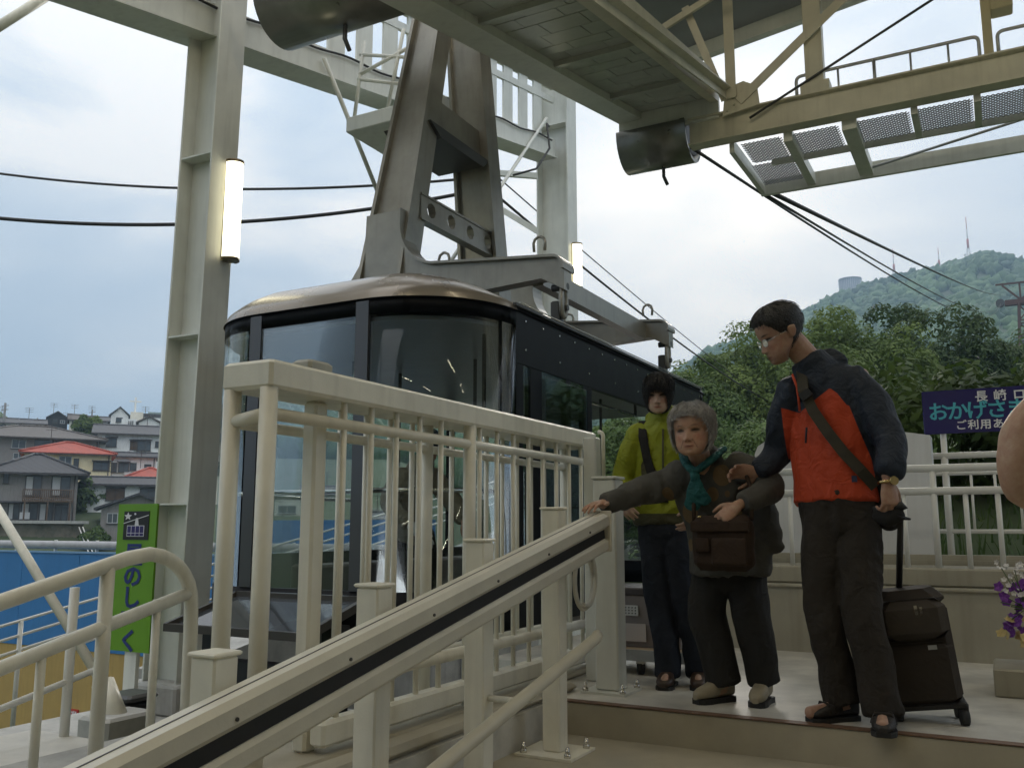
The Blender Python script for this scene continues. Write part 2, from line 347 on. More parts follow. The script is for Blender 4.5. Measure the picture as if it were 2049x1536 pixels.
for t in range(41):
    a = t / 40 * 2 * math.pi * 1.45 - .4
    hose.append((-1.70 - .02 * t / 40, 3.90 + .11 * math.sin(a), .60 - .02 * t / 40 - .13 * math.cos(a)))
MB().tube(hose, .011, 8).obj('cable_loop', mat('white_hose', (.55, .53, .46), .5, var=.08), label='loop of pale hose hanging from the top end of the sloping rail', category='hose')
hr = thing('wall_handrail', 'slim flat cream handrail below the sloping box rail', 'handrail', (-1.52, 3, 0))
def hz(y): return .372 + .205 * (y - 3.62)
MB().tube([(-1.53, -.2, hz(-.2)), (-1.53, 3.60, hz(3.6)), (-1.55, 3.66, hz(3.62))], .024, 12).obj('bar', mat('handrail_cream', (.58, .54, .43), .45, var=.1, vs=6), hr)
for yy in (3.08, 1.74): MB().tube([(-1.75, yy, hz(yy) - .07), (-1.60, yy, hz(yy) - .07), (-1.53, yy, hz(yy))], .012, 8).obj('bracket', CREAM, hr)
# ================================================================== curved pipe railing at the near side
lr = thing('pipe_railing', 'curved cream pipe railing ending in a bend, beside the green sign', 'railing', (-2.9, 2.0, 0))
PX = -2.9; s0 = .262
def lz(y): return .585 + s0 * (y - 1.867)
path = [(PX, .6, lz(.6)), (PX, 2.35, lz(2.35))]
for t in range(1, 9):
    a = t / 8 * math.pi / 2
    path.append((PX, 2.35 + .05 + .27 * math.sin(a) , lz(2.40) - .21 * (1 - math.cos(a)) + .012 * math.sin(2 * a)))
path += [(PX, 2.675, .4), (PX, 2.68, -.02)]
MB().tube(path, .028, 14).obj('top_pipe', CREAM, lr)
MB().tube([(PX, .6, lz(.6) - .20), (PX, 2.672, lz(2.672) - .225)], .025, 14).obj('mid_pipe', CREAM, lr)
for yy in (1.45, 2.268): MB().tube([(PX, yy, -.02), (PX, yy, lz(yy))], .026, 14).obj('post', CREAM, lr)
for yy in (1.75, 2.03, 2.50): MB().tube([(PX, yy, -.02), (PX, yy, lz(yy) - .2)], .016, 10).obj('baluster', CREAM, lr)
kb = MB(); kb.bx(-3.25, -2.75, .2, 2.72, -.75, -.02, bev=.02); kb.obj('plinth', CONC, kind='structure')
kb = MB(); kb.bx(-3.75, -3.25, .2, 2.62, -.9, -.03, bev=.02); kb.obj('plinth', mat('white_concrete', (.60, .58, .53), .7, var=.15, vs=6, bump=.2), kind='structure')
lr2 = thing('thin_railing', 'thin white railing standing on the white plinth behind the curved pipe railing', 'railing', (-3.5, 2.0, .1))
def tz(y): return .40 + .30 * (y - 2.2)
for yy in (1.9, 2.58): MB().tube([(-3.5, yy, -.03), (-3.5, yy, tz(yy) + .06)], .02, 10).obj('post', WHITE, lr2)
MB().tube([(-3.5, .5, .126 + .22 * (.5 - 2.29)), (-3.5, 2.75, .126 + .22 * (2.75 - 2.29))], .014, 8).obj('rail', WHITE, lr2)
dbr = thing('brace_pipe', 'cream diagonal brace pipe slanting down to the column foot', 'brace', (-5.35, 4.3, -.7))
MB().tube([(-7.55, 4.3, 1.62), (-5.42, 4.3, -.27)], .034, 12).obj('pipe', CREAM, dbr)
MB().tube([(-5.47, 4.3, -.22), (-5.30, 4.3, -.45)], .075, 12).obj('socket', CREAM, dbr); MB().bx(-5.45, -5.15, 4.1, 4.5, -.75, -.4, bev=.02).obj('foot_block', CONC, dbr)
# far ramp rails seen over the blue wall
fr = thing('ramp_railing', 'long thin white rails climbing past the far side of the cable car', 'railing', (-8, 8, 0))
def fz(y): return -.014 + .186 * (y - 4.911)
for q in range(4): MB().tube([(-7.6, 2, fz(2) - q * .125), (-7.6, 15, fz(15) - q * .125)], .013, 8).obj('rail', WHITE, fr)
for q in range(7): yy = 3.2 + q * 1.9; MB().tube([(-7.6, yy, fz(yy) - .9), (-7.6, yy, fz(yy))], .02, 8).obj('post', WHITE, fr)
rp = MB(); rp.prism([(6.6, -.6), (16, 1.1), (16, -3.4), (6.6, -3.6)], lambda a, b: (-7.9, a, b), lambda a, b: (-7.3, a, b)); rp.obj('ramp', CONC, kind='structure')
bn = thing('black_bin', 'small black box bin standing at the foot of the steel column', 'bin', (-5.3, 4.55, -.75))
MB().bx(-5.75, -5.5, 4.55, 4.78, -.75, -.40, bev=.02).obj('body', BLACKM, bn); MB().bx(-5.77, -5.48, 4.53, 4.80, -.40, -.35, bev=.02).obj('lid', DGREY, bn)
# ================================================================== steel columns
def h_column(x0, x1, y0, y1, z0, z1, tf, label, stiff, group):
    c = thing('steel_column', label, 'column', ((x0 + x1) / 2, (y0 + y1) / 2, z0), group)
    MB().bx(x1 - tf, x1, y0, y1, z0, z1, bev=.003).obj('flange', STEEL, c); MB().bx(x0, x0 + tf, y0, y1, z0, z1, bev=.003).obj('flange', STEEL, c)
    ym = (y0 + y1) / 2; MB().bx(x0 + tf, x1 - tf, ym - .012, ym + .012, z0, z1).obj('web', STEEL, c)
    for z in stiff:
        mb = MB(); mb.bx(x0 + tf, x1 - tf, y0 + .005, ym - .012, z, z + .016); mb.bx(x0 + tf, x1 - tf, ym + .012, y1 - .005, z, z + .016); mb.obj('stiffener', STEEL, c)
    MB().bx(x0 - .1, x1 + .1, y0 - .1, y1 + .1, z0 - .25, z0, bev=.02).obj('plinth', CONC, c)
    return c
c1_ = h_column(-6.73, -6.30, 5.68, 6.00, -.50, 9, .022, 'near cream steel column with a lit tube lamp on its side', (1.02, 2.55, 4.28, 6.1), 'steel columns of the station')
h_column(-6.83, -6.22, 13.66, 14.05, -2, 10.4, .03, 'far cream steel column behind the hanger of the cable car', (1.0, 3.4, 5.35, 7.9), 'steel columns of the station')
for o in [c for c in bpy.data.objects if c.parent == c1_]:      # the near column leans slightly inwards towards its top
    for v in o.data.vertices: v.co.x += max(0, v.co.z + .5) * .017
def tube_lamp(x, y, z0, z1, r, label):
    t = thing('tube_lamp', label, 'lamp', (x, y, z0), 'lit tube lamps on the columns')
    MB().bx(x - .02, x + .015, y - r * .7, y + r * .7, z0, z1).obj('back_plate', mat('brass_plate', (.30, .26, .15), .35, metal=.6), t)
    n = 14; ring = [(math.cos(math.pi * i / n - math.pi / 2), math.sin(math.pi * i / n - math.pi / 2)) for i in range(n + 1)]
    mb = MB(); mb.loft([[(x + .015 + r * a * 1.25, y + r * b, z) for a, b in ring] for z in (z0 + .025, z1 - .025)]); mb.obj('diffuser', LAMP, t)
    for z in (z0, z1 - .025):
        mb = MB(); mb.loft([[(x + .015 + r * 1.06 * a * 1.25, y + r * 1.06 * b, zz) for a, b in ring] for zz in (z, z + .025)]); mb.obj('end_cap', mat('bronze_cap', (.16, .12, .07), .35, metal=.7), t)
tube_lamp(-6.205, 5.92, 3.28, 4.26, .085, 'lit white tube lamp on the near column above the railings')
tube_lamp(-6.20, 13.86, 4.9, 5.7, .10, 'lit white tube lamp on the far column behind the cabin roof')
# ================================================================== slotted girder, inclined like the ropes
GX0, GX1 = -6.75, -6.45; gs = .2155
def gz(y): return 5.29 + gs * (y - 4.484)
sg = thing('slotted_girder', 'long inclined steel girder with upright slots showing sky', 'girder', (-6.5, 9, 5))
def incl(mb, x0, x1, dz0, dz1, ya, yb, f=gz):
    return mb.add([(x0, ya, f(ya) + dz0), (x1, ya, f(ya) + dz0), (x1, yb, f(yb) + dz0), (x0, yb, f(yb) + dz0), (x0, ya, f(ya) + dz1), (x1, ya, f(ya) + dz1), (x1, yb, f(yb) + dz1), (x0, yb, f(yb) + dz1)],
                  [(3, 2, 1, 0), (4, 5, 6, 7), (0, 1, 5, 4), (1, 2, 6, 5), (2, 3, 7, 6), (3, 0, 4, 7)])
incl(MB(), GX0, GX1, 0, .34, -2, 13.64).obj('lower_chord', STEEL, sg)
incl(MB(), GX0 - .05, GX1 + .05, -.02, 0, -2, 13.64).obj('bottom_flange', STEEL, sg)
incl(MB(), GX1 - .06, GX1 - .01, 1.02, 1.13, -2, 13.64).obj('middle_rail', STEEL, sg)
incl(MB(), GX1 - .08, GX1, 1.28, 1.6, -2, 13.64).obj('upper_chord', STEEL, sg)
for i in range(26):
    yc = -.4 + i * .53
    incl(MB(), GX1 - .05, GX1 - .02, .34, 1.02, yc, yc + .30).obj('bar', STEEL, sg); incl(MB(), GX1 - .05, GX1 - .02, 1.13, 1.28, yc, yc + .30).obj('bar', STEEL, sg)
cabl = MB().tube([(-6.42, yy, gz(yy) + .30 + .02 * math.sin(yy * 5)) for yy in np.arange(4, 13.6, .15)], .014, 6); cabl.obj('girder_cable', BLACKM, sg)
tw = MB()
tw.tube([(-6.4, 13.3, gz(13.3) + .5), (-6.3, 13.0, 7.6), (-6.2, 12.9, 7.1), (-6.25, 12.5, 6.6), (-6.3, 11.8, 6.25)], .018, 6); tw.obj('hanging_cable', BLACKM, label='loose black cable dangling from the girder beside the far column', category='cable')
for a, b, lab in (((-6.4, 7.4, 6.1), (-6.45, 9.0, 4.35), 'thin grey rod slanting from the girder to behind the near hanger leg'), ((-6.4, 13.2, 7.8), (-6.45, 9.9, 4.1), 'thin grey rod crossing between hanger and far column')):
    MB().tube([a, b], .028, 8).obj('brace_rod', STEEL, label=lab, category='rod')
br = thing('cable_bracket', 'pale steel bracket arms reaching left from the far column', 'bracket', (-6.6, 13.8, 6.5))
MB().bar((-6.85, 13.8, 7.05), (-7.75, 13.7, 7.25), .08, .1).obj('arm', STEEL, br); MB().bar((-6.85, 13.8, 6.0), (-7.75, 13.7, 6.65), .08, .1).obj('arm', STEEL, br)
# ================================================================== overhead running deck
def dz_(y): return 5.02 + .213 * (y - 5.816)
DX0, DX1, DY0, DY1 = -3.9, -2.62, 3.6, 10.15
dk = thing('overhead_deck', 'sloping pale steel deck overhead with panel seams and warm reflections', 'deck', (-3.3, 7, 5))
incl(MB(), DX0, DX0 + .30, -.06, .35, DY0, DY1, dz_).obj('edge_beam', STEEL, dk)
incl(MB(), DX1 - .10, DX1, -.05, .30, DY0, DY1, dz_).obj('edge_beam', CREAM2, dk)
incl(MB(), DX0 - .09, DX0 - .004, .02, .12, DY0, DY1 + .05, dz_).obj('rope_channel', RUST, dk)
yy = DY0; i = 0
while yy < DY1 - .05:
    L = (.30, .22, .30)[i % 3]; ye = min(yy + L, DY1); o_ = .12 * (i % 2)
    for xa, xb in ((DX0 + .305, -3.40 + o_), (-3.392 + o_, -3.0 + o_), (-2.992 + o_, DX1 - .105)):
        incl(MB(), xa, xb, .022 + .006 * random.random(), .06, yy + .006, ye - .006, dz_).obj('panel', DECK, dk)
    yy = ye; i += 1
incl(MB(), DX0 + .3, DX1 - .1, .065, .09, DY0, DY1, dz_).obj('backing', BLACKM, dk)
for yc in (4.6, 6.1, 7.6, 9.1): incl(MB(), DX0 + .302, DX1 - .102, -.03, .028, yc, yc + .07, dz_).obj('rib', DECK, dk)
MB().bx(DX0, DX1, DY1 + .002, DY1 + .06, dz_(DY1) - .25, dz_(DY1) + .3).obj('end_plate', STEEL, dk)
def drum(x0, x1, y, z, r, label):
    d = thing('drum_guard', label, 'guard', (x0, y, z - r), 'rounded guards under the overhead deck')
    n = 20; arc = [(math.cos(a), math.sin(a)) for a in [math.pi * (0.98 + 1.05 * i / n) for i in range(n + 1)]]
    MB().loft([[(x, y + r * a, z + r * b * 1.1) for a, b in arc] + [(x, y + .9 * r * a, z + .9 * r * b * 1.1) for a, b in reversed(arc)] for x in (x0, x1)], smooth=True).obj('shell', mat('guard_grey', (.24, .235, .21), .3, metal=.5, var=.2, vs=5), d)
    MB().cyl((x1 - .05, y, z), r * .85, .06, 20, axis=(1, 0, 0)).obj('end_disc', BLACKM, d)
    MB().tube([((x0 + x1) / 2 + .05, y, z - r * 1.05), ((x0 + x1) / 2 + .05, y, z - r * 1.45), ((x0 + x1) / 2 + .09, y + .02, z - r * 1.75)], .022, 8).obj('drain_pipe', DGREY, d)
drum(-3.92, -3.03, 10.45, 5.72, .36, 'dark rounded guard at the far end of the overhead deck')
drum(-5.75, -4.25, 6.0, 5.78, .38, 'dark rounded guard at the top edge beside the hanger')
# ================================================================== trusses, cross girder, walkway
CY = 10.22
cg = thing('cross_girder', 'cream cross girder spanning right from the deck end', 'girder', (-1, CY, 5.4))
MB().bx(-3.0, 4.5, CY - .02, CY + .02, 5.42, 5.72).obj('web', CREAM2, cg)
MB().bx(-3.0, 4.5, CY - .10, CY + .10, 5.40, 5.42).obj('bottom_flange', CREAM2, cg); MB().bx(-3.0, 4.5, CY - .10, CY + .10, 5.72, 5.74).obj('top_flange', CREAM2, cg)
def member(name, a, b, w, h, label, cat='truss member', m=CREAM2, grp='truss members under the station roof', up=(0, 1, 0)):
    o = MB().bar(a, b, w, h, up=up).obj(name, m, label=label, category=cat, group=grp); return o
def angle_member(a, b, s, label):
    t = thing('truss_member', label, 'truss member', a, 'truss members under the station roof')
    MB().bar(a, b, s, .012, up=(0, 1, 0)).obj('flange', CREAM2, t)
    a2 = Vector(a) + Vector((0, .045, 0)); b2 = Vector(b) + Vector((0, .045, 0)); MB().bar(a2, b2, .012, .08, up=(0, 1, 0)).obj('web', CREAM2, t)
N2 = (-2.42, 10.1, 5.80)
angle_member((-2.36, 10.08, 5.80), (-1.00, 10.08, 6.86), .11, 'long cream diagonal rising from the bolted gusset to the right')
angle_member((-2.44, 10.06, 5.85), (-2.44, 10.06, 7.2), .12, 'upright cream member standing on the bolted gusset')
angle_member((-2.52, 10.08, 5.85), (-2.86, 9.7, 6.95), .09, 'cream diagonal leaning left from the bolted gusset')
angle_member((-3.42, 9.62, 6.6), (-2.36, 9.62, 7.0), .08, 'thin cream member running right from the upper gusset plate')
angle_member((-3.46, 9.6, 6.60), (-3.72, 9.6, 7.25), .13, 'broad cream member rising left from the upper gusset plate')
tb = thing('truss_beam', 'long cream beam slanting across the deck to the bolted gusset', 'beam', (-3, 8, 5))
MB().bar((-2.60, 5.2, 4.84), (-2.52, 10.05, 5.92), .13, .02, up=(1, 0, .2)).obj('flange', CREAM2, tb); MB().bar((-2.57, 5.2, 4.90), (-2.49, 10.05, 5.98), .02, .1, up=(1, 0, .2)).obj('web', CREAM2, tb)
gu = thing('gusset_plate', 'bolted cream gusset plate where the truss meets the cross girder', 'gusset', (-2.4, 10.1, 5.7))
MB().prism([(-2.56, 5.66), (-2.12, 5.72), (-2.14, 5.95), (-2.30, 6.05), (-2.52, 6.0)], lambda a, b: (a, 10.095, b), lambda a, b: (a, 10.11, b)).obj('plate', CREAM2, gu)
for (bx_, bz_) in ((-2.5, 5.72), (-2.42, 5.78), (-2.42, 5.88), (-2.33, 5.82), (-2.27, 5.87), (-2.2, 5.92), (-2.5, 5.86)): MB().cyl((bx_, 10.085, bz_), .016, .02, 6, axis=(0, 1, 0)).obj('bolt', CREAM2, gu)
gu2 = thing('gusset_plate', 'upper cream gusset plate with a row of bolts over the deck', 'gusset', (-3.4, 9.6, 6.5))
MB().prism([(-3.62, 6.66), (-3.36, 6.46), (-3.18, 6.58), (-3.26, 6.76), (-3.5, 6.8)], lambda a, b: (a, 9.585, b), lambda a, b: (a, 9.60, b)).obj('plate', CREAM2, gu2)
for q in range(5): MB().cyl((-3.5 + q * .055, 9.575, 6.64 - q * .022), .015, .02, 6, axis=(0, 1, 0)).obj('bolt', CREAM2, gu2)
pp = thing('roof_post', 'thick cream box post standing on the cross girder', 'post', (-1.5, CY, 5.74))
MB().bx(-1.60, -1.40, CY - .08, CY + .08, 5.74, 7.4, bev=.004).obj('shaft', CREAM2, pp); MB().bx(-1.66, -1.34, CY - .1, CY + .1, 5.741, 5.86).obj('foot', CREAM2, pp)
MB().tube([(-2.25, 10.12, 5.58), (-.0, 10.12, 6.60)], .016, 8).obj('tie_rod', DGREY, label='thin dark tie rod slanting up to the right over the cross girder', category='rod')
pp2 = thing('speaker_post', 'yellowish post with a box near the top right corner', 'post', (.27, CY, 5.74))
MB().bx(.22, .31, CY - .06, CY + .06, 5.74, 7.4).obj('shaft', mat('yellow_cream', (.50, .44, .27), .5, var=.1), pp2); MB().bx(.31, .52, CY - .1, CY + .12, 6.22, 6.6, bev=.01).obj('box', MATS['yellow_cream'], pp2)
wr = thing('walkway_handrail', 'grey pipe handrail of the high maintenance walkway', 'handrail', (-.7, 10.35, 5.74))
RY = 10.36
for xa, xb in ((-1.74, .18), (.36, 3.0)):
    pth = [(xa, RY, 5.72)] + rounded_path((xa, RY, 5.8), (xa, RY, 6.08), (xa + .4, RY, 6.08), .07) + rounded_path((xb - .4, RY, 6.08), (xb, RY, 6.08), (xb, RY, 5.8), .07) + [(xb, RY, 5.72)]
    MB().tube(pth, .02, 10).obj('rail', GALV, wr)
for xx in (-1.27, -.88, -.5, -.12): MB().tube([(xx, RY, 5.72), (xx, RY, 6.08)], .013 if xx != -.88 else .02, 8).obj('baluster', GALV, wr)
wk = thing('maintenance_walkway', 'grating walkway hung beyond the cross girder', 'walkway', (-1, 11, 5.3))
WZ = 5.36
MB().bar((-2.52, 10.32, WZ), (-2.50, 11.86, WZ), .06, .16).obj('side_beam', STEEL, wk)
MB().bx(-2.53, 4, 11.86, 11.92, WZ - .10, WZ + .10).obj('outer_beam', STEEL, wk)
MB().bx(-2.2, 4, 11.02, 11.06, WZ - .04, WZ + .04).obj('edge_strip', STEEL, wk)
for xx in (-1.86, -1.18): MB().bar((xx, 10.32, WZ), (xx, 11.86, WZ), .16 if xx > -1.5 else .1, .14).obj('cross_beam', STEEL, wk)
for xx in (-.50, .12, .74, 1.4, 2.0): MB().bar((xx, 10.32, WZ), (xx, 11.03, WZ), .07, .08).obj('cross_beam', STEEL, wk)
EXP = mat('grating_metal', (.30, .31, .31), .45, metal=.5)
def grating(x0, x1, y0, y1):
    mb = MB(); px, py = .05, .032; rows = int((y1 - y0) / py); cols = int((x1 - x0) / px)
    for r_ in range(rows):
        yy = y0 + r_ * py; off = (r_ % 2) * px / 2
        for c_ in range(cols):
            xx = x0 + c_ * px + off
            mb.bar((xx, yy, WZ + .02), (xx + px / 2, yy + py, WZ + .02), .008, .012); mb.bar((xx + px / 2, yy + py, WZ + .02), (xx + px, yy, WZ + .02), .008, .012)
    return mb
xs = [-2.46, -1.92, -1.27, -.54, .08, .70, 1.36]
for a, b in zip(xs[:-1], xs[1:]): grating(a + .04, b - .02, 10.36, 11.0).obj('grating_panel', EXP, wk)
grating(-2.46, -1.93, 11.08, 11.84).obj('grating_panel', EXP, wk)
MB().tube([(-1.1, 11.8, WZ), (1.2, 11.0, WZ + .05)], .018, 8).obj('stay_rod', GALV, wk)
# ================================================================== cables
ROPE = mat('rope_dark', (.035, .033, .032), .5, metal=.3, var=.3, vs=30, bump=.5, bs=300)
def cable(name, a, b, sag, r, label, grp=None, n=30):
    o = MB().tube(wire((a, b), sag, n), r, 7).obj(name, ROPE, label=label, category='cable')
    if grp: o['group'] = grp
cable('track_rope', (-3.0, 10.25, 5.42), (2.9, 172, 38.4), 2.2, .022, 'lowest thin rope running from the deck end to the red tower')
cable('track_rope', (-2.50, 11.9, 5.30), (2.9, 172, 38.6), 1.6, .020, 'middle thin rope running under the walkway to the red tower')
cable('track_rope', (-2.42, 11.95, 5.32), (2.9, 172, 40.2), .5, .034, 'thick rope above the others running to the red tower')
def PX(px, py, d):
    xx = (px - 1024.5) / 1800; yy = -(py - 768) / 1800; p_, y_ = R(9.0), R(28.2)
    f = Vector((-math.sin(y_) * math.cos(p_), math.cos(y_) * math.cos(p_), math.sin(p_))); r_ = Vector((math.cos(y_), math.sin(y_), 0)); u_ = r_.cross(f)
    v = f + r_ * xx + u_ * yy; t = d / math.hypot(v.x, v.y); return Vector((v.x * t, v.y * t, CAM_Z + v.z * t))
cable('power_line', PX(-420, 262, 26), PX(992, 352, 15.6), .72, .026, 'upper black line sagging in from the sky at the edge')
cable('power_line', PX(-420, 372, 20), PX(930, 386, 15.6), .66, .034, 'lower thick black line sagging in from the sky at the edge')
cable('power_line', PX(1000, 358, 15.6), PX(1600, 840, 60), .35, .014, 'thin line running down behind the cabin roof towards the trees')
cable('power_line', PX(995, 392, 15.6), PX(1590, 828, 48), .45, .026, 'thick line running down behind the cabin roof towards the trees')
MB().tube([PX(-60, 90, 9), PX(110, -18, 9)], .045, 10).obj('brace_pipe', CREAM, label='slanting cream pipe crossing the top left corner', category='brace')
# ================================================================== cable car
CX_, HW, CR, CY0, CY1 = -4.35, 1.30, .80, 4.95, 11.25
car = thing('cable_car', 'black and glass cable car cabin with bronze roof and grey hanger', 'cable car', (CX_, 8.1, .06))
def outline(inset=0.0, n=10, rng=None):
    """closed plan outline, counter-clockwise, starting at the middle of the near end"""
    hw, cr, y0, y1 = HW - inset, max(CR - inset, .02), CY0 + inset, CY1 - inset
    pts = []
    for cx, cy, a0 in ((CX_ + hw - cr, y0 + cr, -90), (CX_ + hw - cr, y1 - cr, 0), (CX_ - hw + cr, y1 - cr, 90), (CX_ - hw + cr, y0 + cr, 180)):
        for i in range(n + 1):
            a = R(a0 + 90 * i / n); pts.append((cx + cr * math.cos(a), cy + cr * math.sin(a)))
    return pts
def wallstrip(pts, z0, z1, th, z_top_fn=None):
    """vertical strip of given thickness along an open plan polyline (thickness to the left = inside)"""
    mb = MB(); rings = []
    for i, p in enumerate(pts):
        a = Vector(pts[max(i - 1, 0)]); b = Vector(pts[min(i + 1, len(pts) - 1)]); t = (b - a).normalized(); nrm_ = Vector((-t.y, t.x)) * th
        q = Vector(p) + nrm_; rings.append([(p[0], p[1], z0), (q.x, q.y, z0), (q.x, q.y, z1), (p[0], p[1], z1)])
    return mb.loft(rings, smooth=False)
full = outline(0, 14); N1 = 15
near_r = full[0:N1]; far_r = full[N1:2 * N1]; far_l = full[2 * N1:3 * N1]; near_l = full[3 * N1:4 * N1]
near_end = near_l + near_r; far_end = far_r + far_l
SMOOTHG = True
def strip_obj(name, pts, z0, z1, th, m, parent=car, smooth=True):
    mb = wallstrip(pts, z0, z1, th); mb.sm = [smooth and len(pts) > 4] * len(mb.f); return mb.obj(name, m, parent)
def lerp_pts(a, b, n=2): return [(a[0] + (b[0] - a[0]) * i / (n - 1), a[1] + (b[1] - a[1]) * i / (n - 1)) for i in range(n)]
GZ0, GZ1 = .40, 2.40
# near end glazing: left corner, front, right corner with dark mullions
mull_w = .055
strip_obj('corner_glass', near_l[:-1], GZ0, GZ1, .01, GLASSC); strip_obj('corner_glass', near_r[1:], GZ0, GZ1, .01, GLASSC)
strip_obj('front_glass', [(near_l[-1][0] + .06, CY0), (near_r[0][0] - .06, CY0)], GZ0, GZ1, .01, GLASSC)
MULL = mat('smoked_mullion', (.06, .062, .07), .25, coat=.3)
for xx in (near_l[-1][0], near_r[0][0]): MB().bx(xx - mull_w, xx + mull_w, CY0 - .004, CY0 + .03, GZ0, GZ1).obj('mullion', MULL, car)
strip_obj('corner_trim', near_r[-3:], GZ0, GZ1, .035, BLACK, smooth=False); strip_obj('corner_trim', near_l[:3], GZ0, GZ1, .035, BLACK, smooth=False)
strip_obj('end_header', near_end, 2.30, 2.42, .03, BLACK)
strip_obj('end_skirt', near_end, .12, GZ0, .05, BLACK)
strip_obj('end_glass', far_end, GZ0, GZ1 - .1, .01, GLASSC); strip_obj('end_header', far_end, 2.30, 2.42, .03, BLACK); strip_obj('end_skirt', far_end, .12, GZ0, .05, BLACK)
for i in (N1 - 1, N1): MB().bx(far_end[i][0] - .05, far_end[i][0] + .05, CY1 - .03, CY1 + .004, GZ0, 2.3).obj('mullion', BLACK, car)
SX = CX_ + HW; SXL = CX_ - HW; YA, YB = near_r[-1][1], far_r[0][1]
# platform side
def side(ya, yb, z0, z1, m=BLACK, name='side_panel', x=SX, th=.05):
    s_ = -1 if x > CX_ else 1; MB().bx(min(x, x + s_ * th), max(x, x + s_ * th), ya, yb, z0, z1, bev=.004).obj(name, m, car)
side(YA, YB, 2.02, 2.44, name='side_header'); side(YA, 7.05, .12, .50); side(9.05, YB, .12, .50)
for a, b in ((YA, YA + .12), (5.98, 6.18), (6.62, 6.72), (6.98, 7.16), (9.0, 9.14), (YB - .14, YB)): side(a, b, .50, 2.02, name='pillar')
for a, b in ((YA + .12, 5.98), (6.18, 6.62), (6.72, 6.98), (9.14, YB - .14)): side(a, b, .50, 2.02, GLASSD, 'side_window', th=.012)
side(6.20, 7.0, .52, 1.98, GLASSD, 'sliding_door', x=SX + .03, th=.012)
for q in range(16):
    yy = 5.9 + q * .3
    MB().cyl((SX + .003, yy, 2.36), .008, .008, 8, axis=(1, 0, 0)).obj('screw', CHROME, car)
    if q % 2 == 0: MB().cyl((SX + .003, yy, 2.14), .008, .008, 8, axis=(1, 0, 0)).obj('screw', CHROME, car)
MB().bx(SX - .0, SX + .03, YA - .05, YB, 2.442, 2.462).obj('gutter', DGREY, car)
MB().tube([(SX + .034, YA, 2.47), (SX + .034, YB, 2.47)], .006, 6).obj('gutter_edge', CHROME, car)
# far side
side(YA, YB, 2.24, 2.44, name='side_header', x=SXL); side(YA, YB, .12, .60, x=SXL)
for a, b in ((YA, YA + .1), (7.2, 7.32), (8.9, 9.02), (YB - .1, YB)): side(a, b, .60, 2.24, name='pillar', x=SXL)
for a, b in ((YA + .1, 7.2), (7.32, 8.9), (9.02, YB - .1)): side(a, b, .60, 2.24, GLASSC, 'side_window', x=SXL, th=.012)
# floor, ceiling
fl = MB(); o_ = outline(.03, 10); fl.prism(o_, lambda a, b: (a, b, .04), lambda a, b: (a, b, .115)); fl.obj('floor', mat('cabin_floor', (.20, .18, .16), .5, var=.2, vs=8), car)
cl = MB(); o_ = outline(.05, 10); cl.prism(o_, lambda a, b: (a, b, 2.26), lambda a, b: (a, b, 2.29)); cl.obj('ceiling', mat('cabin_ceiling', (.16, .165, .17), .35, var=.08), car)
# roof: low dome, bronze over the near end
ins = [0, .012, .03, .06, .11, .18, .28, .42, .6, .8]
def rzf(d, y): return 2.415 + .035 * min(1, d / .02) + .30 * (1 - (1 - min(d, .75) / .75) ** 2.6) * float(np.interp(y, [5.2, 6.2], [1, .35]))
rings = []
for d in ins: rings.append([(p[0], p[1], rzf(d, p[1])) for p in outline(d - .015, 14)])
mbn, mbf = MB(), MB(); nn = len(rings[0])
full_roof = MB().loft(rings, cap=False); vs = full_roof.v
def pick(cond): return [f for f in full_roof.f if cond(sum(vs[i][1] for i in f) / len(f))]
# the straight sides are single long faces: split ring edges at Y 5.75 happens naturally at the corner arcs
mbn.add(vs, pick(lambda y: y < 5.9), True); o1 = mbn.obj('roof_cap', SILVER, car)
mbf.add(vs, pick(lambda y: y >= 5.9), True); mbf.obj('roof', BLACK, car)
topring = rings[-1]; MB().add(topring, [tuple(range(len(topring)))]).obj('roof_panel', DGREY, car)
for o in (o1,):
    bm = bmesh.new(); bm.from_mesh(o.data); bmesh.ops.delete(bm, geom=[v for v in bm.verts if not v.link_faces], context='VERTS'); bm.to_mesh(o.data); bm.free()
# interior rails
CH2 = CHROME
irail = outline(.16, 10); q = 11
ring_in = irail[3 * q:4 * q] + irail[0:q]
MB().tube([(ring_in[0][0], 7.2, 1.08)] + [(p[0], p[1], 1.08) for p in ring_in] + [(ring_in[-1][0], 5.95, 1.08)], .018, 8).obj('grab_rail', CH2, car)
ring_f = irail[q:3 * q]
MB().tube([(p[0], p[1], 1.08) for p in ring_f], .018, 8).obj('grab_rail', CH2, car)
for px_, py_ in ((-3.32, 5.75), (-3.9, 6.6), (-4.9, 6.9), (-3.9, 9.4), (-4.9, 9.6)): MB().tube([(px_, py_, .11), (px_, py_, 2.27)], .016, 8).obj('pole', CH2, car)
MB().tube([(-3.30, 7.3, 2.26), (-3.30, 7.3, 1.98), (-3.30, 8.9, 1.98), (-3.30, 8.9, 2.26)], .016, 8).obj('ceiling_rail', CH2, car)
MB().tube([(-4.9, 6.2, 2.26), (-4.9, 6.2, 2.05), (-4.9, 9.5, 2.05), (-4.9, 9.5, 2.26)], .016, 8).obj('ceiling_rail', CH2, car)
MB().bx(-5.55, -5.2, 6.2, 9.9, .115, .50, bev=.02).obj('bench', mat('bench_brown', (.07, .05, .04), .6, var=.2), car)
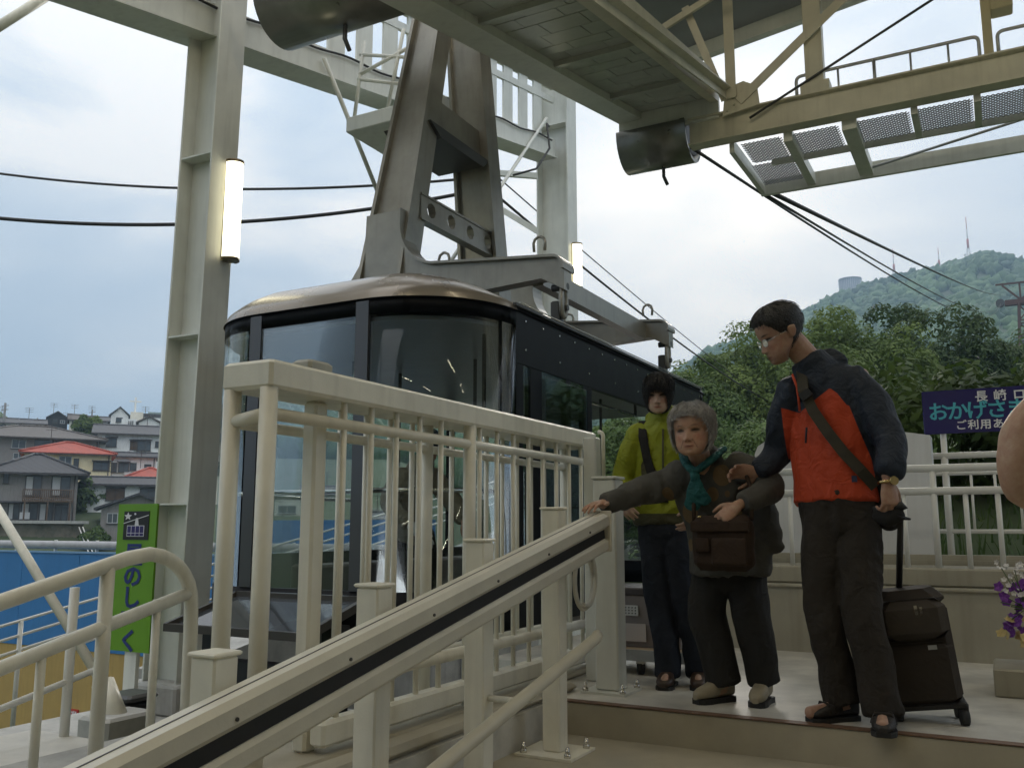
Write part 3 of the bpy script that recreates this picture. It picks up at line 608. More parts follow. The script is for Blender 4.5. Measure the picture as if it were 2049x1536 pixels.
# hanger
def plate_x(poly, y0, y1, name='hanger_plate', m=HANG):       # polygon in (x,z), thickness along y
    return MB().prism(poly, lambda a, b: (a, y0, b), lambda a, b: (a, y1, b)).obj(name, m, car)
def fillet(c, r, a0, a1, n=8): return [(c[0] + r * math.cos(R(a0 + (a1 - a0) * i / n)), c[1] + r * math.sin(R(a0 + (a1 - a0) * i / n))) for i in range(n + 1)]
def leg(xa0, xa1, xb0, xb1, z0, z1, ya, yb, th, name):
    """box leg: bottom x range a at (z0, y=ya), top x range b at (z1, y=yb); flanged like a channel"""
    def at(t): return (xa0 + (xb0 - xa0) * t, xa1 + (xb1 - xa1) * t, ya + (yb - ya) * t, z0 + (z1 - z0) * t)
    mb = MB(); rings = []
    for t in [i / 12 for i in range(13)]:
        l, r_, yy, zz = at(t); bow = .05 * math.sin(math.pi * t); th_ = th * (1 - .25 * t)
        rings.append([(l, yy - th_, zz), (r_, yy - th_, zz), (r_, yy + th_, zz), (l, yy + th_, zz)])
    mb.loft(rings, smooth=False); mb.obj(name, HANG, car)
    for sgn in (0, 1):
        fl_ = MB(); rg = []
        for t in [i / 12 for i in range(13)]:
            l, r_, yy, zz = at(t); xx = (l, r_)[sgn]; th_ = th * (1 - .25 * t) + .055; w_ = .018
            rg.append([(xx - w_, yy - th_, zz), (xx + w_, yy - th_, zz), (xx + w_, yy + th_, zz), (xx - w_, yy + th_, zz)])
        fl_.loft(rg, smooth=False); fl_.obj('leg_flange', HANG, car)
leg(-5.08, -4.62, -4.80, -4.50, 2.95, 6.0, 6.55, 7.02, .08, 'near_leg')
leg(-4.98, -4.52, -4.86, -4.50, 2.95, 6.2, 8.30, 7.68, .08, 'far_leg')
def arm(y, nm):
    pl = [(-5.02, 2.84), (-4.3, 2.84), (-3.75, 2.83), (-3.22, 2.86), (-3.02, 2.80)] + fillet((-3.06, 2.95), .10, -30, 90, 6) + [(-4.30, 3.12)] + [(-4.62 + .34 * (1 - math.cos(R(a))), 3.46 - .34 * math.sin(R(a))) for a in (85, 70, 55, 40, 25, 10, 0)] + [(-5.06, 3.46)]
    arc = [(-4.20 + .42 * math.cos(R(q_)), 3.55 + .42 * math.sin(R(q_))) for q_ in range(270, 179, -10)]
    pl = [(-5.05, 2.84), (-3.75, 2.83), (-3.20, 2.86), (-2.99, 2.74)] + fillet((-3.09, 2.93), .10, -10, 90, 6) + arc + [(-4.615, 3.70), (-5.02, 3.70)]
    plate_x(pl, y - .07, y + .07, nm)
    mb = MB(); edge = [Vector(p) for p in pl[4:-1]]; rg = []
    for i, p in enumerate(edge):
        t_ = (edge[min(i + 1, len(edge) - 1)] - edge[max(i - 1, 0)]).normalized(); n_ = Vector((-t_.y, t_.x)) * .011
        rg.append([(p.x - n_.x, y - .115, p.y - n_.y), (p.x - n_.x, y + .115, p.y - n_.y), (p.x + n_.x, y + .115, p.y + n_.y), (p.x + n_.x, y - .115, p.y + n_.y)])
    mb.loft(rg, smooth=False); mb.obj('arm_flange', HANG, car)
    plate_x([(-5.05, 2.84), (-5.05, 3.3), (-5.3, 2.95), (-5.64, 2.80), (-5.66, 2.66), (-5.55, 2.66)], y - .06, y + .06, nm)
arm(6.55, 'cross_arm'); arm(9.22, 'cross_arm')
MB().bar((-4.85, 6.5, 2.97), (-4.85, 9.3, 2.97), .22, .2).obj('long_beam', HANG, car); MB().bar((-3.30, 6.62, 2.93), (-3.30, 9.15, 2.93), .10, .18).obj('long_beam', HANG, car)
# cross bars between the legs, lower one with round holes
MB().bar((-4.66, 6.80, 4.86), (-4.66, 7.95, 4.86), .1, .30).obj('cross_bar', HANG, car)
bm_ = bmesh.new()
def holed_bar(y0, y1, z, h, x, holes, r):
    mb = MB(); n = 16
    # rectangle cells with a circular hole each
    cells = len(holes); w = (y1 - y0) / cells
    for k in range(cells):
        ya = y0 + k * w; yc = ya + w / 2; outer = []
        per = [(ya, z - h), (yc, z - h), (ya + w, z - h), (ya + w, z), (ya + w, z + h), (yc, z + h), (ya, z + h), (ya, z)]
        circ = [(yc + r * math.cos(R(225 + 45 * i)), z + r * math.sin(R(225 + 45 * i))) for i in range(8)]
        for xx, fl2 in ((x - .04, 0), (x + .04, 1)):
            vs2 = [(xx, a, b) for a, b in per] + [(xx, a, b) for a, b in circ]
            mb.add(vs2, [(i, (i + 1) % 8, 8 + (i + 1) % 8, 8 + i) for i in range(8)])
        mb.add([(x - .04, a, b) for a, b in circ] + [(x + .04, a, b) for a, b in circ], [(i, (i + 1) % 8, 8 + (i + 1) % 8, 8 + i) for i in range(8)])
    for zz in (z - h, z + h): mb.bx(x - .05, x + .05, y0, y1, zz - .01, zz + .01)
    return mb
holed_bar(6.70, 8.14, 3.80, .12, -4.60, [0, 1, 2, 3], .075).obj('holed_bar', HANG, car)
MB().prism([(6.75, 4.66), (7.9, 4.66), (7.75, 4.55), (6.95, 4.55)], lambda a, b: (-5.05, a, b), lambda a, b: (-4.5, a, b)).obj('hanger_tray', DGREY, car)
for (yy, zz) in ((6.55, 3.14), (9.22, 3.14)):
    for xx in (-4.2, -3.25):
        MB().tube([(xx - .05, yy, zz - .02)] + [(xx + .055 * math.cos(R(a)), yy, zz + .05 + .055 * math.sin(R(a))) for a in (180, 140, 100, 80, 40, 0)] + [(xx + .05, yy, zz - .02)], .013, 8).obj('lifting_eye', HANG, car)
for yy in (6.55, 9.22):
    mb = MB(); zc = 2.66; rr = [(.045 * math.cos(R(a)), .09 * math.sin(R(a))) for a in range(0, 360, 24)]
    lk = MB().tube([(SX + .02, yy + a, zc + b * 1.5) for a, b in rr], .022, 8, closed=True); lk.obj('link', HANG, car)
    mb = MB(); mb.bx(SX - .08, SX + .0, yy - .05, yy + .05, 2.45, 2.66, bev=.01); mb.cyl((SX - .01, yy, 2.60), .025, .14, 12, axis=(1, 0, 0)); mb.cyl((SX - .01, yy, 2.78), .03, .14, 12, axis=(1, 0, 0)); mb.obj('shackle', DGREY, car)
# maintenance tray behind the hanger with ladder rails
mt = thing('service_cage', 'small steel service platform with pipe rails behind the hanger', 'platform', (-6.0, 8.0, 5.2))
MB().bx(-6.3, -5.0, 7.7, 8.6, 5.30, 5.48, bev=.01).obj('tray', STEEL, mt)
for (a, b) in (((-6.22, 7.75, 5.48), (-6.10, 7.75, 6.4)), ((-5.75, 7.75, 5.48), (-5.55, 7.75, 6.4)), ((-6.16, 7.75, 6.25), (-5.2, 7.75, 5.95)), ((-6.18, 7.75, 5.95), (-5.6, 7.75, 5.75)), ((-6.16, 7.75, 6.0), (-5.5, 7.75, 6.15))): MB().tube([a, b], .022, 8).obj('pipe', STEEL, mt)
# slanted glass-topped panel on dark legs in front of the cabin nose
sp = thing('slanted_panel', 'tilted glossy panel in a dark frame below the cabin nose', 'panel', (-4.3, 4.6, -.75))
MIRROR = mat('glossy_panel', (.09, .10, .11), .05, metal=.4)
A0, A1, A2, A3 = (-4.95, 4.35, .17), (-3.75, 4.35, .17), (-3.62, 4.78, .36), (-4.75, 4.78, .36)
MB().add([A0, A1, A2, A3], [(0, 1, 2, 3)]).add([tuple(Vector(p) - Vector((0, 0, .02))) for p in (A0, A1, A2, A3)], [(3, 2, 1, 0)]).obj('panel_face', MIRROR, sp)
for a, b in ((A0, A1), (A1, A2), (A2, A3), (A3, A0)): MB().bar(a, b, .045, .05).obj('frame', mat('frame_brown', (.05, .042, .036), .4), sp)
for xx in (-4.75, -3.72): MB().bar((xx, 4.60, -.75), (xx, 4.60, .22), .14, .10, up=(0, 1, 0)).obj('leg', BLACKM, sp)
MB().bar((-4.75, 4.62, -.12), (-3.72, 4.62, -.12), .12, .14).obj('cross_rail', BLACKM, sp); MB().bar((-4.75, 4.62, -.42), (-3.72, 4.62, -.42), .30, .12).obj('cross_rail', BLACKM, sp)
# ================================================================== low wall, fences, sign at the far side of the platform
wb = MB(); wb.bx(-1.96, 5, 6.42, 6.9, -.3, .425); wb.bx(-1.96, 5, 6.40, 6.50, .425, .445, bev=.004); wb.bx(-1.96, 5, 6.52, 7.0, .445, .565, bev=.012)
wb.bx(-1.96, 5, 7.0, 8.1, -.3, .60); wb.bx(-1.96, 5, 7.02, 7.12, .60, .635)
wb.obj('parapet_wall', WALLB, label='stepped beige parapet wall at the back of the platform', category='wall')
ff = thing('back_railing', 'white pipe railing on the beige parapet behind the man', 'railing', (-.5, 6.56, .56))
for z in (1.21, 1.06): MB().tube([(-1.9, 6.56, z), (4.5, 6.56, z)], .026, 12).obj('rail', WHITE, ff)
for i in range(22):
    xx = -1.85 + i * .185
    MB().tube([(xx, 6.56, .56), (xx, 6.56, 1.05 if i % 4 else 1.2)], .016 if i % 4 else .02, 8).obj('baluster', WHITE, ff)
fb = thing('rear_fence', 'thin white barred fence farther back beside the white cabinet', 'fence', (0, 7.5, .6))
for z, r_ in ((1.355, .024), (1.22, .014), (.795, .016)): MB().tube([(-.62, 7.5, z), (4.5, 7.5, z)], r_, 10).obj('rail', WHITE, fb)
for i in range(20): MB().tube([(-.32 + i * .155, 7.5, .795), (-.32 + i * .155, 7.5, 1.22)], .0095, 8).obj('baluster', WHITE, fb)
for i in range(3): MB().tube([(-.335 + i * 1.3, 7.5, .6), (-.335 + i * 1.3, 7.5, 1.36)], .022, 10).obj('post', WHITE, fb)
wc = thing('white_cabinet', 'large plain white cabinet behind the man, rounded at one end', 'cabinet', (-1, 7.3, .6))
pl = [(-.40, .63), (-.405, 1.49), (-.62, 1.53), (-1.35, 1.53)] + [(-1.48 - .20 * math.sin(R(a)), 1.40 + .12 * math.cos(R(a))) for a in (0, 30, 60, 90)] + [(-1.70, .63)]
MB().prism(pl, lambda a, b: (a, 7.22, b), lambda a, b: (a, 7.44, b)).obj('body', mat('cabinet_white', (.68, .69, .70), .5, var=.07, vs=3, streak=.15), wc)
MB().bx(-1.02, -1.0, 7.212, 7.219, .64, 1.5).obj('seam', GALV, wc)
SGN = mat('sign_navy', (.020, .018, .115), .12, var=.1, coat=.5)
bs = thing('blue_sign', 'navy sign with cyan and white Japanese lettering on white posts', 'sign', (0, 7.6, .6))
Ms = Matrix.Rotation(R(90), 4, 'X')
MB().bx(-.465, .95, 7.595, 7.615, 1.53, 1.862, bev=.004).obj('board', SGN, bs)
MB().tube([(-.335, 7.635, .6), (-.335, 7.635, 1.80)], .022, 10).obj('post', WHITE, bs); MB().tube([(.8, 7.635, .6), (.8, 7.635, 1.80)], .022, 10).obj('post', WHITE, bs)
TW = mat('letter_white', (.75, .76, .78), .4); TCY = mat('letter_cyan', (.07, .42, .52), .4)
def stxt(ch, h, x, z, m_, nm='lettering'): text_mesh(ch, h, m_, nm, .018, bs, Matrix.Translation((x, 7.591, z)) @ Ms)
for i, ch in enumerate('長崎ロー'): stxt(ch, .088, -.055 + i * .125, 1.795, TW)
for i, ch in enumerate('おかげさまで'): stxt(ch, .150, -.355 + i * .132, 1.690, TCY)
for i, ch in enumerate('ご利用あり'): stxt(ch, .078, -.205 + i * .083, 1.585, TW)
# block and flower pot
MB().bx(-.085, .75, 5.20, 5.62, 0, .135, bev=.008).obj('concrete_block', WALLB, label='low beige block step at the edge under the flower pot', category='block')
fp = thing('flower_pot', 'pot of purple, yellow and white pansies on the beige block', 'flowers', (.18, 5.42, .135))
MB().loft([[(.18 + r_ * math.cos(R(a)), 5.42 + r_ * math.sin(R(a)), z) for a in range(0, 360, 20)] for r_, z in ((.08, .135), (.12, .29), (.125, .30))]).obj('pot', mat('terracotta', (.22, .12, .08), .8, var=.2), fp)
rr = random.Random(4)
def petals(n, m_, name, zlo, zhi, rad, sz):
    mb = MB()
    for i in range(n):
        a = rr.uniform(0, 6.28); d = rad * math.sqrt(rr.random()); c = Vector((.17 + d * math.cos(a), 5.42 + d * math.sin(a), rr.uniform(zlo, zhi)))
        nn_ = Vector((rr.uniform(-1, .6), rr.uniform(-1.4, 0), rr.uniform(-.2, .8))).normalized(); u = nn_.orthogonal().normalized(); w = nn_.cross(u)
        for k_ in range(5):
            b = k_ * 1.2566; dirv = u * math.cos(b) + w * math.sin(b); sd_ = u * -math.sin(b) + w * math.cos(b)
            mb.add([c, c + dirv * sz * .6 + sd_ * sz * .45 + nn_ * .004, c + dirv * sz + nn_ * .010, c + dirv * sz * .6 - sd_ * sz * .45 + nn_ * .004], [(0, 1, 2, 3)])
    mb.obj(name, m_, fp)
petals(110, mat('petal_purple', (.16, .03, .30), .6), 'purple_blossoms', .28, .54, .21, .030); petals(34, mat('petal_yellow', (.62, .50, .22), .6), 'yellow_blossoms', .24, .36, .22, .030)
petals(110, mat('petal_white', (.7, .68, .66), .6), 'white_blossoms', .46, .66, .20, .016)
mb = MB()
for i in range(60):
    a = rr.uniform(0, 6.28); mb.tube([(.18, 5.42, .28), (.18 + .1 * math.cos(a), 5.42 + .1 * math.sin(a), .42), (.17 + rr.uniform(.08, .22) * math.cos(a), 5.42 + .2 * math.sin(a), rr.uniform(.35, .66))], .003, 4)
mb.obj('stems', mat('stem_green', (.06, .10, .03), .7), fp)
# dolly with box beside the cabin door
dl = thing('dolly', 'small steel platform dolly on black castors by the cabin door', 'dolly', (-1.85, 5.3, 0))
MB().bx(-2.12, -1.55, 5.0, 5.6, .105, .135, bev=.004).obj('deck', mat('plywood', (.42, .32, .20), .6, var=.15, vs=8), dl); 
for (a, b) in (((-2.13, 4.985, .11), (-1.54, 4.985, .11)), ((-1.54, 4.985, .11), (-1.54, 5.615, .11)), ((-2.13, 4.985, .11), (-2.13, 5.615, .11))): MB().bar(a, b, .02, .06).obj('rim', GALV, dl)
for (xx, yy) in ((-2.04, 5.06), (-1.86, 5.02), (-1.62, 5.54), (-2.04, 5.54)):
    w_ = MB().cyl((xx, yy, .036), .035, .028, 14, axis=(1, 0, 0)).obj('castor', RUBBER, dl); MB().bx(xx - .022, xx + .022, yy - .02, yy + .02, .06, .104).obj('fork', CHROME, w_)
bxo = thing('storage_box', 'grey plastic box with dark lid sitting on the dolly', 'box', (-1.85, 5.3, .135))
MB().loft([[(-1.86 + sx * w_ , 5.3 + sy * d_, z) for sx, sy in ((-1, -1), (1, -1), (1, 1), (-1, 1))] for w_, d_, z in ((.20, .17, .137), (.225, .19, .43))], smooth=False).obj('body', mat('box_grey', (.23, .20, .19), .5, var=.08), bxo)
MB().bx(-2.10, -1.62, 5.095, 5.505, .43, .475, bev=.008).obj('lid', mat('box_lid', (.05, .04, .04), .5), bxo)
lb_ = MB().bx(-1.99, -1.90, 5.098, 5.108, .315, .375, bev=.003).obj('speaker_plate', mat('plate_white', (.6, .6, .58), .4), bxo)
mb = MB()
for i in range(4):
    for j in range(3): mb.cyl((-1.975 + i * .02, 5.096, .33 + j * .016), .004, .004, 6, axis=(0, 1, 0))
mb.obj('speaker_holes', BLACKM, lb_)
MB().bx(-2.03, -1.86, 5.108, 5.118, .17, .27).obj('paper_label', mat('paper', (.5, .45, .42), .8), bxo)
# ================================================================== green sign board beside the near column
gsn = thing('green_sign', 'tall green sign board with cable car emblem and blue Japanese lettering', 'sign', (-6.42, 5.3, -.7))
GM = mat('sign_green', (.13, .30, .015), .35, var=.06)
MB().bx(-6.665, -6.19, 5.28, 5.30, -.19, 1.02).obj('board', GM, gsn)
MB().bx(-6.50, -6.36, 5.302, 5.34, -.75, .9).obj('post', STEEL, gsn)
em = MB().box((-6.43, 5.277, .77), (.335, .004, .36), bev=0).obj('emblem', mat('emblem_black', (.012, .010, .012), .35), gsn)
EW = mat('emblem_white', (.7, .7, .72), .4)
def q2(pts, m_, nm, y=5.272): 
    n = len(pts); MB().add([(a, y, b) for a, b in pts], [tuple(range(n))]).obj(nm, m_, em)
ccx, ccz = -6.44, .77
star = [(ccx - .10 + (.055 if i % 2 == 0 else .024) * math.sin(i * math.pi / 5), ccz + .115 + (.055 if i % 2 == 0 else .024) * math.cos(i * math.pi / 5)) for i in range(10)]
q2(star, EW, 'star'); q2([(ccx - .005 + .014 * math.cos(i), ccz + .145 + .014 * math.sin(i)) for i in np.linspace(0, 5.8, 10)], EW, 'dot')
q2([(-6.595, ccz + .02), (-6.265, ccz + .125), (-6.265, ccz + .135), (-6.595, ccz + .03)], EW, 'rope_mark')
q2([(ccx + .005, ccz + .09), (ccx + .035, ccz + .095), (ccx + .05, ccz), (ccx - .005, ccz)], EW, 'hanger_mark')
q2([(-6.545, ccz - .14), (-6.315, ccz - .14), (-6.315, ccz), (-6.545, ccz)], EW, 'cabin_mark')
EB = mat('emblem_blue', (.03, .02, .13), .4)
for i in range(4):
    for (a, b) in ((-.092, -.008), (-.132, -.10)): q2([(-6.537 + i * .0555, ccz + a), (-6.489 + i * .0555, ccz + a), (-6.489 + i * .0555, ccz + b), (-6.537 + i * .0555, ccz + b)], EB, 'pane_mark', 5.270)
for o in [em] + [c for c in bpy.data.objects if c.parent == em]:
    for v in o.data.vertices: v.co.z = .84 + (v.co.z - .77) * .66; v.co.x = -6.435 + (v.co.x + 6.435) * .92
NAV = mat('letter_navy', (.015, .03, .16), .5)
for i, ch in enumerate('星のしずく'): text_mesh(ch, .235, NAV, 'lettering', .03, gsn, Matrix.Translation((-6.435, 5.275, .585 - i * .175)) @ Ms @ Matrix.Diagonal((1, .82, 1, 1)))
# ================================================================== blue yard wall with pipe
BLUE = mat('blue_sheet', (.035, .17, .40), .45, var=.12, vs=1.5, bump=.05, streak=.12); OCH = mat('ochre_wall', (.40, .27, .085), .7, var=.12, vs=2, streak=.2)
bw = thing('blue_wall', 'long blue painted wall topped by a grey pipe', 'wall', (-16, 12, -3.5))
xw = -27
while xw < -8.6: MB().bx(xw, xw + 1.79, 12.0, 12.12, -1.55, .30, bev=.004).obj('panel', BLUE, bw); xw += 1.8
MB().bx(-27, -8.7, 11.98, 12.14, .302, .335).obj('coping', mat('coping_blue', (.16, .30, .48), .5), bw)
MB().tube([(-27, 12.1, .46), (-8.7, 12.1, .46)], .085, 12).obj('pipe', mat('pipe_grey', (.36, .36, .37), .6, var=.2, vs=6), bw)
for i in range(14): MB().bx(-26 + i * 1.27, -25.97 + i * 1.27, 12.06, 12.12, .335, .56).obj('bracket', WHITE, bw)
MB().bx(-27, -6, 12.02, 12.3, -5.5, -1.552).obj('ochre_wall', OCH, label='ochre painted wall under the blue sheeting', category='wall')
es = thing('extinguisher_sign', 'small red sign with white characters on the ochre wall', 'sign', (-14, 12, -3))
p_ = (-16.05, 11.99, -3.05)
MB().bx(p_[0] - .14, p_[0] + .14, 11.99, 12.01, -3.45, -2.65).obj('plate', mat('sign_red', (.42, .03, .02), .5), es)
for i, ch in enumerate('消火器'): text_mesh(ch, .22, TW, 'lettering', .02, es, Matrix.Translation((p_[0], 11.985, -2.80 - i * .25)) @ Ms)
MB().bx(-12.4, -8.7, 13.2, 13.4, -1, .95).obj('blue_shed', BLUE, label='blue sheet shed wall seen past the near column', category='shed')
# ================================================================== terrain
AZ = [-180, -100, -75, -62, -58, -54, -49.4, -46, -41.6, -32.2, -22.6, -20.4, -17.5, -13.7, -11.3, -9.5, -7.7, -5.9, -4.25, -2.9, -1, .6, 2.3, 10, 25, 60, 100, 180]
TN = [.03, .03, .05, .06, .06, .06, .065, .09, .130, .131, .128, .132, .160, .193, .206, .219, .233, .241, .246, .252, .257, .261, .246, .25, .2, .1, .03, .03]
RR = [600, 500, 300, 230, 210, 200, 200, 260, 420, 520, 600, 620, 680, 760, 800, 820, 830, 830, 830, 830, 830, 830, 830, 800, 700, 600, 500, 600]
SS = [0, .05, .1, .2, .3, .4, .5, .6, .75, .9, 1.0, 1.2, 2.0, 9]; PP = [0, .0, .012, .07, .15, .245, .36, .49, .72, .93, 1.0, .93, .7, .5]
RT = [0, 30, 60, 84, 91, 110, 130, 150, 190, 300, 3000]; ZT = [-4.5, -4.5, -4.0, -2.2, 1.2, 4.2, 8, 12, 17.5, 23, 23]
def terrain(x, y):
    r = math.hypot(x, y); az = math.degrees(math.atan2(x, y)); tn = np.interp(az, AZ, TN); rr_ = np.interp(az, AZ, RR)
    hill = tn * rr_ * np.interp(r / rr_, SS, PP) + np.interp(r, [0, 9, 14, 25, 45, 80, 200], [-3.2, -3.2, -2.6, -1.0, .6, 1.5, 0])
    wt_ = np.interp(az, [-180, -120, -80, -36, -31, 200], [0, 0, 1, 1, 0, 0])
    if az > -48: wt_ *= np.interp(r, [145, 250], [1, max(0, min(1, (-46 - az) / 2))])
    z = hill * (1 - wt_) + np.interp(r, RT, ZT) * wt_
    bank = np.interp(x, [-2.6, -1.2], [0, 1]) * np.interp(y, [6.8, 8.2, 14, 30, 60], [0, 1, 1, 1, 0])
    if bank > 0: z = z * (1 - bank) + bank * np.interp(y, [6.8, 8.2, 12, 20, 30, 60], [.3, .45, 1.25, 2.6, 3.2, 4])
    if y < 7: z = min(z, np.interp(y, [-20, 7], [-3.2, -2.6])) if abs(x) < 12 else z
    n_ = noise.noise(Vector((x * .02, y * .02, 0))) * min(1, r / 200) * 6 + noise.noise(Vector((x * .006, y * .006, 3))) * min(1, r / 400) * 14 * (1 if r / rr_ < .9 else .4)
    return float(z + n_ * (1 - wt_ * .9))
rs = [0, 6, 9, 12, 15, 18, 22, 27, 33, 40, 50, 60, 72, 84, 88, 91, 100, 112, 126, 142, 160, 180, 205, 235, 270, 310, 355, 400, 450, 500, 560, 620, 690, 760, 830, 900, 1000, 1200, 1600, 2300, 3500]
azs = list(np.arange(-180, -80, 8)) + list(np.arange(-80, 32, 1.0)) + list(np.arange(32, 180, 8))
tv = []; tf = []
for r in rs[1:]:
    for a in azs:
        x, y = r * math.sin(R(a)), r * math.cos(R(a)); tv.append((x, y, terrain(x, y)))
na = len(azs)
for i in range(len(rs) - 2):
    for j in range(na): l = (j + 1) % na; tf.append((i * na + j, (i + 1) * na + j, (i + 1) * na + l, i * na + l))
tv.append((0, 0, -3.2)); tf += [(len(tv) - 1, j, (j + 1) % na) for j in range(na)]
GRND = mat('hillside_ground', (.045, .075, .028), .9, col2=(.07, .085, .04), vs=.15, bump=.5, bs=3)
MB().add(tv, tf, True).obj('terrain', GRND, kind='structure')
# ------------------------------------------------------------------ foliage materials
def leafmat(name, c, c2, sc=.35, tr=.3):
    m = bpy.data.materials.new(name); m.use_nodes = True; nt = m.node_tree; b = nt.nodes['Principled BSDF']; o = nt.nodes['Material Output']
    t = nt.nodes.new('ShaderNodeTexCoord'); n = nt.nodes.new('ShaderNodeTexNoise'); n.inputs['Scale'].default_value = sc; n.inputs['Detail'].default_value = 5
    nt.links.new(t.outputs['Object'], n.inputs['Vector']); r = nt.nodes.new('ShaderNodeValToRGB'); r.color_ramp.elements[0].position = .35; r.color_ramp.elements[1].position = .68
    r.color_ramp.elements[0].color = lin(c); r.color_ramp.elements[1].color = lin(c2); nt.links.new(n.outputs['Fac'], r.inputs[0]); nt.links.new(r.outputs[0], b.inputs['Base Color'])
    b.inputs['Roughness'].default_value = .6; b.inputs['Specular IOR Level'].default_value = .25
    if tr:
        tl = nt.nodes.new('ShaderNodeBsdfTranslucent'); nt.links.new(r.outputs[0], tl.inputs[0]); x = nt.nodes.new('ShaderNodeMixShader'); x.inputs[0].default_value = tr
        nt.links.new(b.outputs[0], x.inputs[1]); nt.links.new(tl.outputs[0], x.inputs[2]); nt.links.new(x.outputs[0], o.inputs[0])
    MATS[name] = m; return m
LEAF_A = leafmat('leaf_bright', (.075, .12, .022), (.16, .215, .05)); LEAF_B = leafmat('leaf_dark', (.030, .060, .014), (.065, .10, .026)); LEAF_C = leafmat('leaf_mid', (.055, .098, .022), (.11, .16, .042))
WOOD = leafmat('far_wood', (.020, .052, .018), (.085, .15, .045), .022, 0)
BARK = mat('bark', (.07, .055, .04), .9, var=.3, vs=6, bump=.4, bs=20)
def np_mesh(name, V, F, m, smooth=False):
    me = bpy.data.meshes.new(name); nv, nf, k_ = len(V), len(F), F.shape[1]
    me.vertices.add(nv); me.vertices.foreach_set('co', V.astype(np.float32).ravel()); me.loops.add(nf * k_); me.loops.foreach_set('vertex_index', F.astype(np.int32).ravel())
    me.polygons.add(nf); me.polygons.foreach_set('loop_start', np.arange(0, nf * k_, k_, dtype=np.int32))
    if smooth: me.polygons.foreach_set('use_smooth', np.ones(nf, bool))
    me.materials.append(m); me.update(calc_edges=True); me.validate(); return me
def leaf_cloud(centers, radii, per, size, seed):
    g = np.random.default_rng(seed); n = len(centers) * per
    c = np.repeat(centers, per, 0); r_ = np.repeat(radii, per)
    d = g.normal(size=(n, 3)); d /= np.linalg.norm(d, axis=1, keepdims=True); d[:, 2] = np.where(d[:, 2] < -.3, -d[:, 2], d[:, 2])
    p = c + d * (r_ * g.uniform(.55, 1.04, n) ** .5)[:, None]
    nn_ = d + g.normal(scale=.34, size=(n, 3)) + np.array([0, 0, .15]); nn_ /= np.linalg.norm(nn_, axis=1, keepdims=True)
    u = np.cross(nn_, g.normal(size=(n, 3))); u /= np.linalg.norm(u, axis=1, keepdims=True) + 1e-9; w = np.cross(nn_, u)
    s_ = size * g.uniform(.6, 1.4, n)[:, None]
    V = np.stack([p - u * s_ * .9, p + w * s_ * .42 + u * s_ * .1, p + u * s_ * .9 + nn_ * s_ * .12, p - w * s_ * .42 + u * s_ * .1], 1).reshape(-1, 3)
    return V, np.arange(4 * n).reshape(n, 4)
def tree(name, label, x, y, zb, h, rx, rz, m, seed, clumps=95, per=110, size=.16, group=None, trunk=True):
    t = thing(name, label, 'tree', (x, y, zb), group); g = np.random.default_rng(seed)
    d = g.normal(size=(clumps, 3)); d /= np.linalg.norm(d, axis=1, keepdims=True); d[:, 2] = np.abs(d[:, 2]) * np.where(g.random(clumps) < .25, -.7, 1)
    lob = 1 + .20 * np.sin(3 * np.arctan2(d[:, 1], d[:, 0]) + seed) + .08 * g.normal(size=clumps).clip(-1.5, 1.2)
    rad = g.uniform(.30, 1.0, clumps) ** .45 * lob
    cen = np.array([x, y, zb + h - rz]) + d * rad[:, None] * np.array([rx, rx, rz]); cr_ = g.uniform(.20, .36, clumps) * rx
    V, F = leaf_cloud(cen, cr_, per, size, seed); link('crown', np_mesh('crown', V, F, m), t)
    if trunk:
        mb = MB(); hh = h - rz; mb.tube([(x, y, zb - .4), (x + .15, y, zb + hh * .4), (x, y + .1, zb + hh * .8), (x, y, zb + h * .8)], [.16 * rx ** .5 + .08, .15 * rx ** .5, .11 * rx ** .5, .03], 8)
        for q in range(7):
            e_ = cen[int(q * clumps / 7)]; mb.tube([(x, y, zb + hh * (.4 + .07 * q)), tuple((np.array([x, y, zb + hh * .7]) + e_) / 2 + np.array([0, 0, .2])), tuple(e_)], [.07, .05, .02], 6)
        mb.obj('trunk', BARK, t)
    return t
def at_px(px, py, d):        # direction through the photograph's frame at horizontal distance d
    xx = (px - 1024.5) / 1800; yy = -(py - 768) / 1800; p_, y_ = R(9.0), R(28.2)
    f = Vector((-math.sin(y_) * math.cos(p_), math.cos(y_) * math.cos(p_), math.sin(p_))); r_ = Vector((math.cos(y_), math.sin(y_), 0)); u_ = r_.cross(f)
    v = f + r_ * xx + u_ * yy; t = d / math.hypot(v.x, v.y); return Vector((v.x * t, v.y * t, CAM_Z + v.z * t))
TR = [('broad bright green tree just behind the man\'s shoulder', 1690, 662, 40, 3.1, 4.2, LEAF_A, 1.0), ('dark round tree crown above the navy sign', 1835, 645, 46, 3.3, 4.6, LEAF_B, 1.1),
      ('leafy tree on the slope between the cabin roof end and the man', 1480, 702, 44, 3.4, 5.0, LEAF_A, 1.0), ('smaller tree crown sloping down beside the cabin roof end', 1405, 765, 38, 2.2, 3.4, LEAF_C, 1.0),
      ('green bush tree low behind the old woman\'s hair', 1500, 850, 26, 2.0, 2.4, LEAF_C, .9), ('dark shrubby tree low behind the man\'s arm', 1790, 800, 28, 2.0, 3.0, LEAF_B, .95),
      ('young tree seen through the cabin doorway', 1265, 868, 34, 2.2, 3.4, LEAF_A, 1.0), ('bushy tree seen between gate post and green jacket', 1225, 880, 30, 1.6, 3.4, LEAF_C, .9),
      ('pale green tree standing to the side of the red pylon', 1985, 735, 75, 5.0, 6.0, LEAF_A, 1.2), ('dense tree below the red pylon behind the navy sign', 1930, 770, 55, 3.6, 5.5, LEAF_C, 1.1), ('tree at the frame edge above the navy sign', 2060, 720, 60, 4.2, 6, LEAF_C, 1.1)]
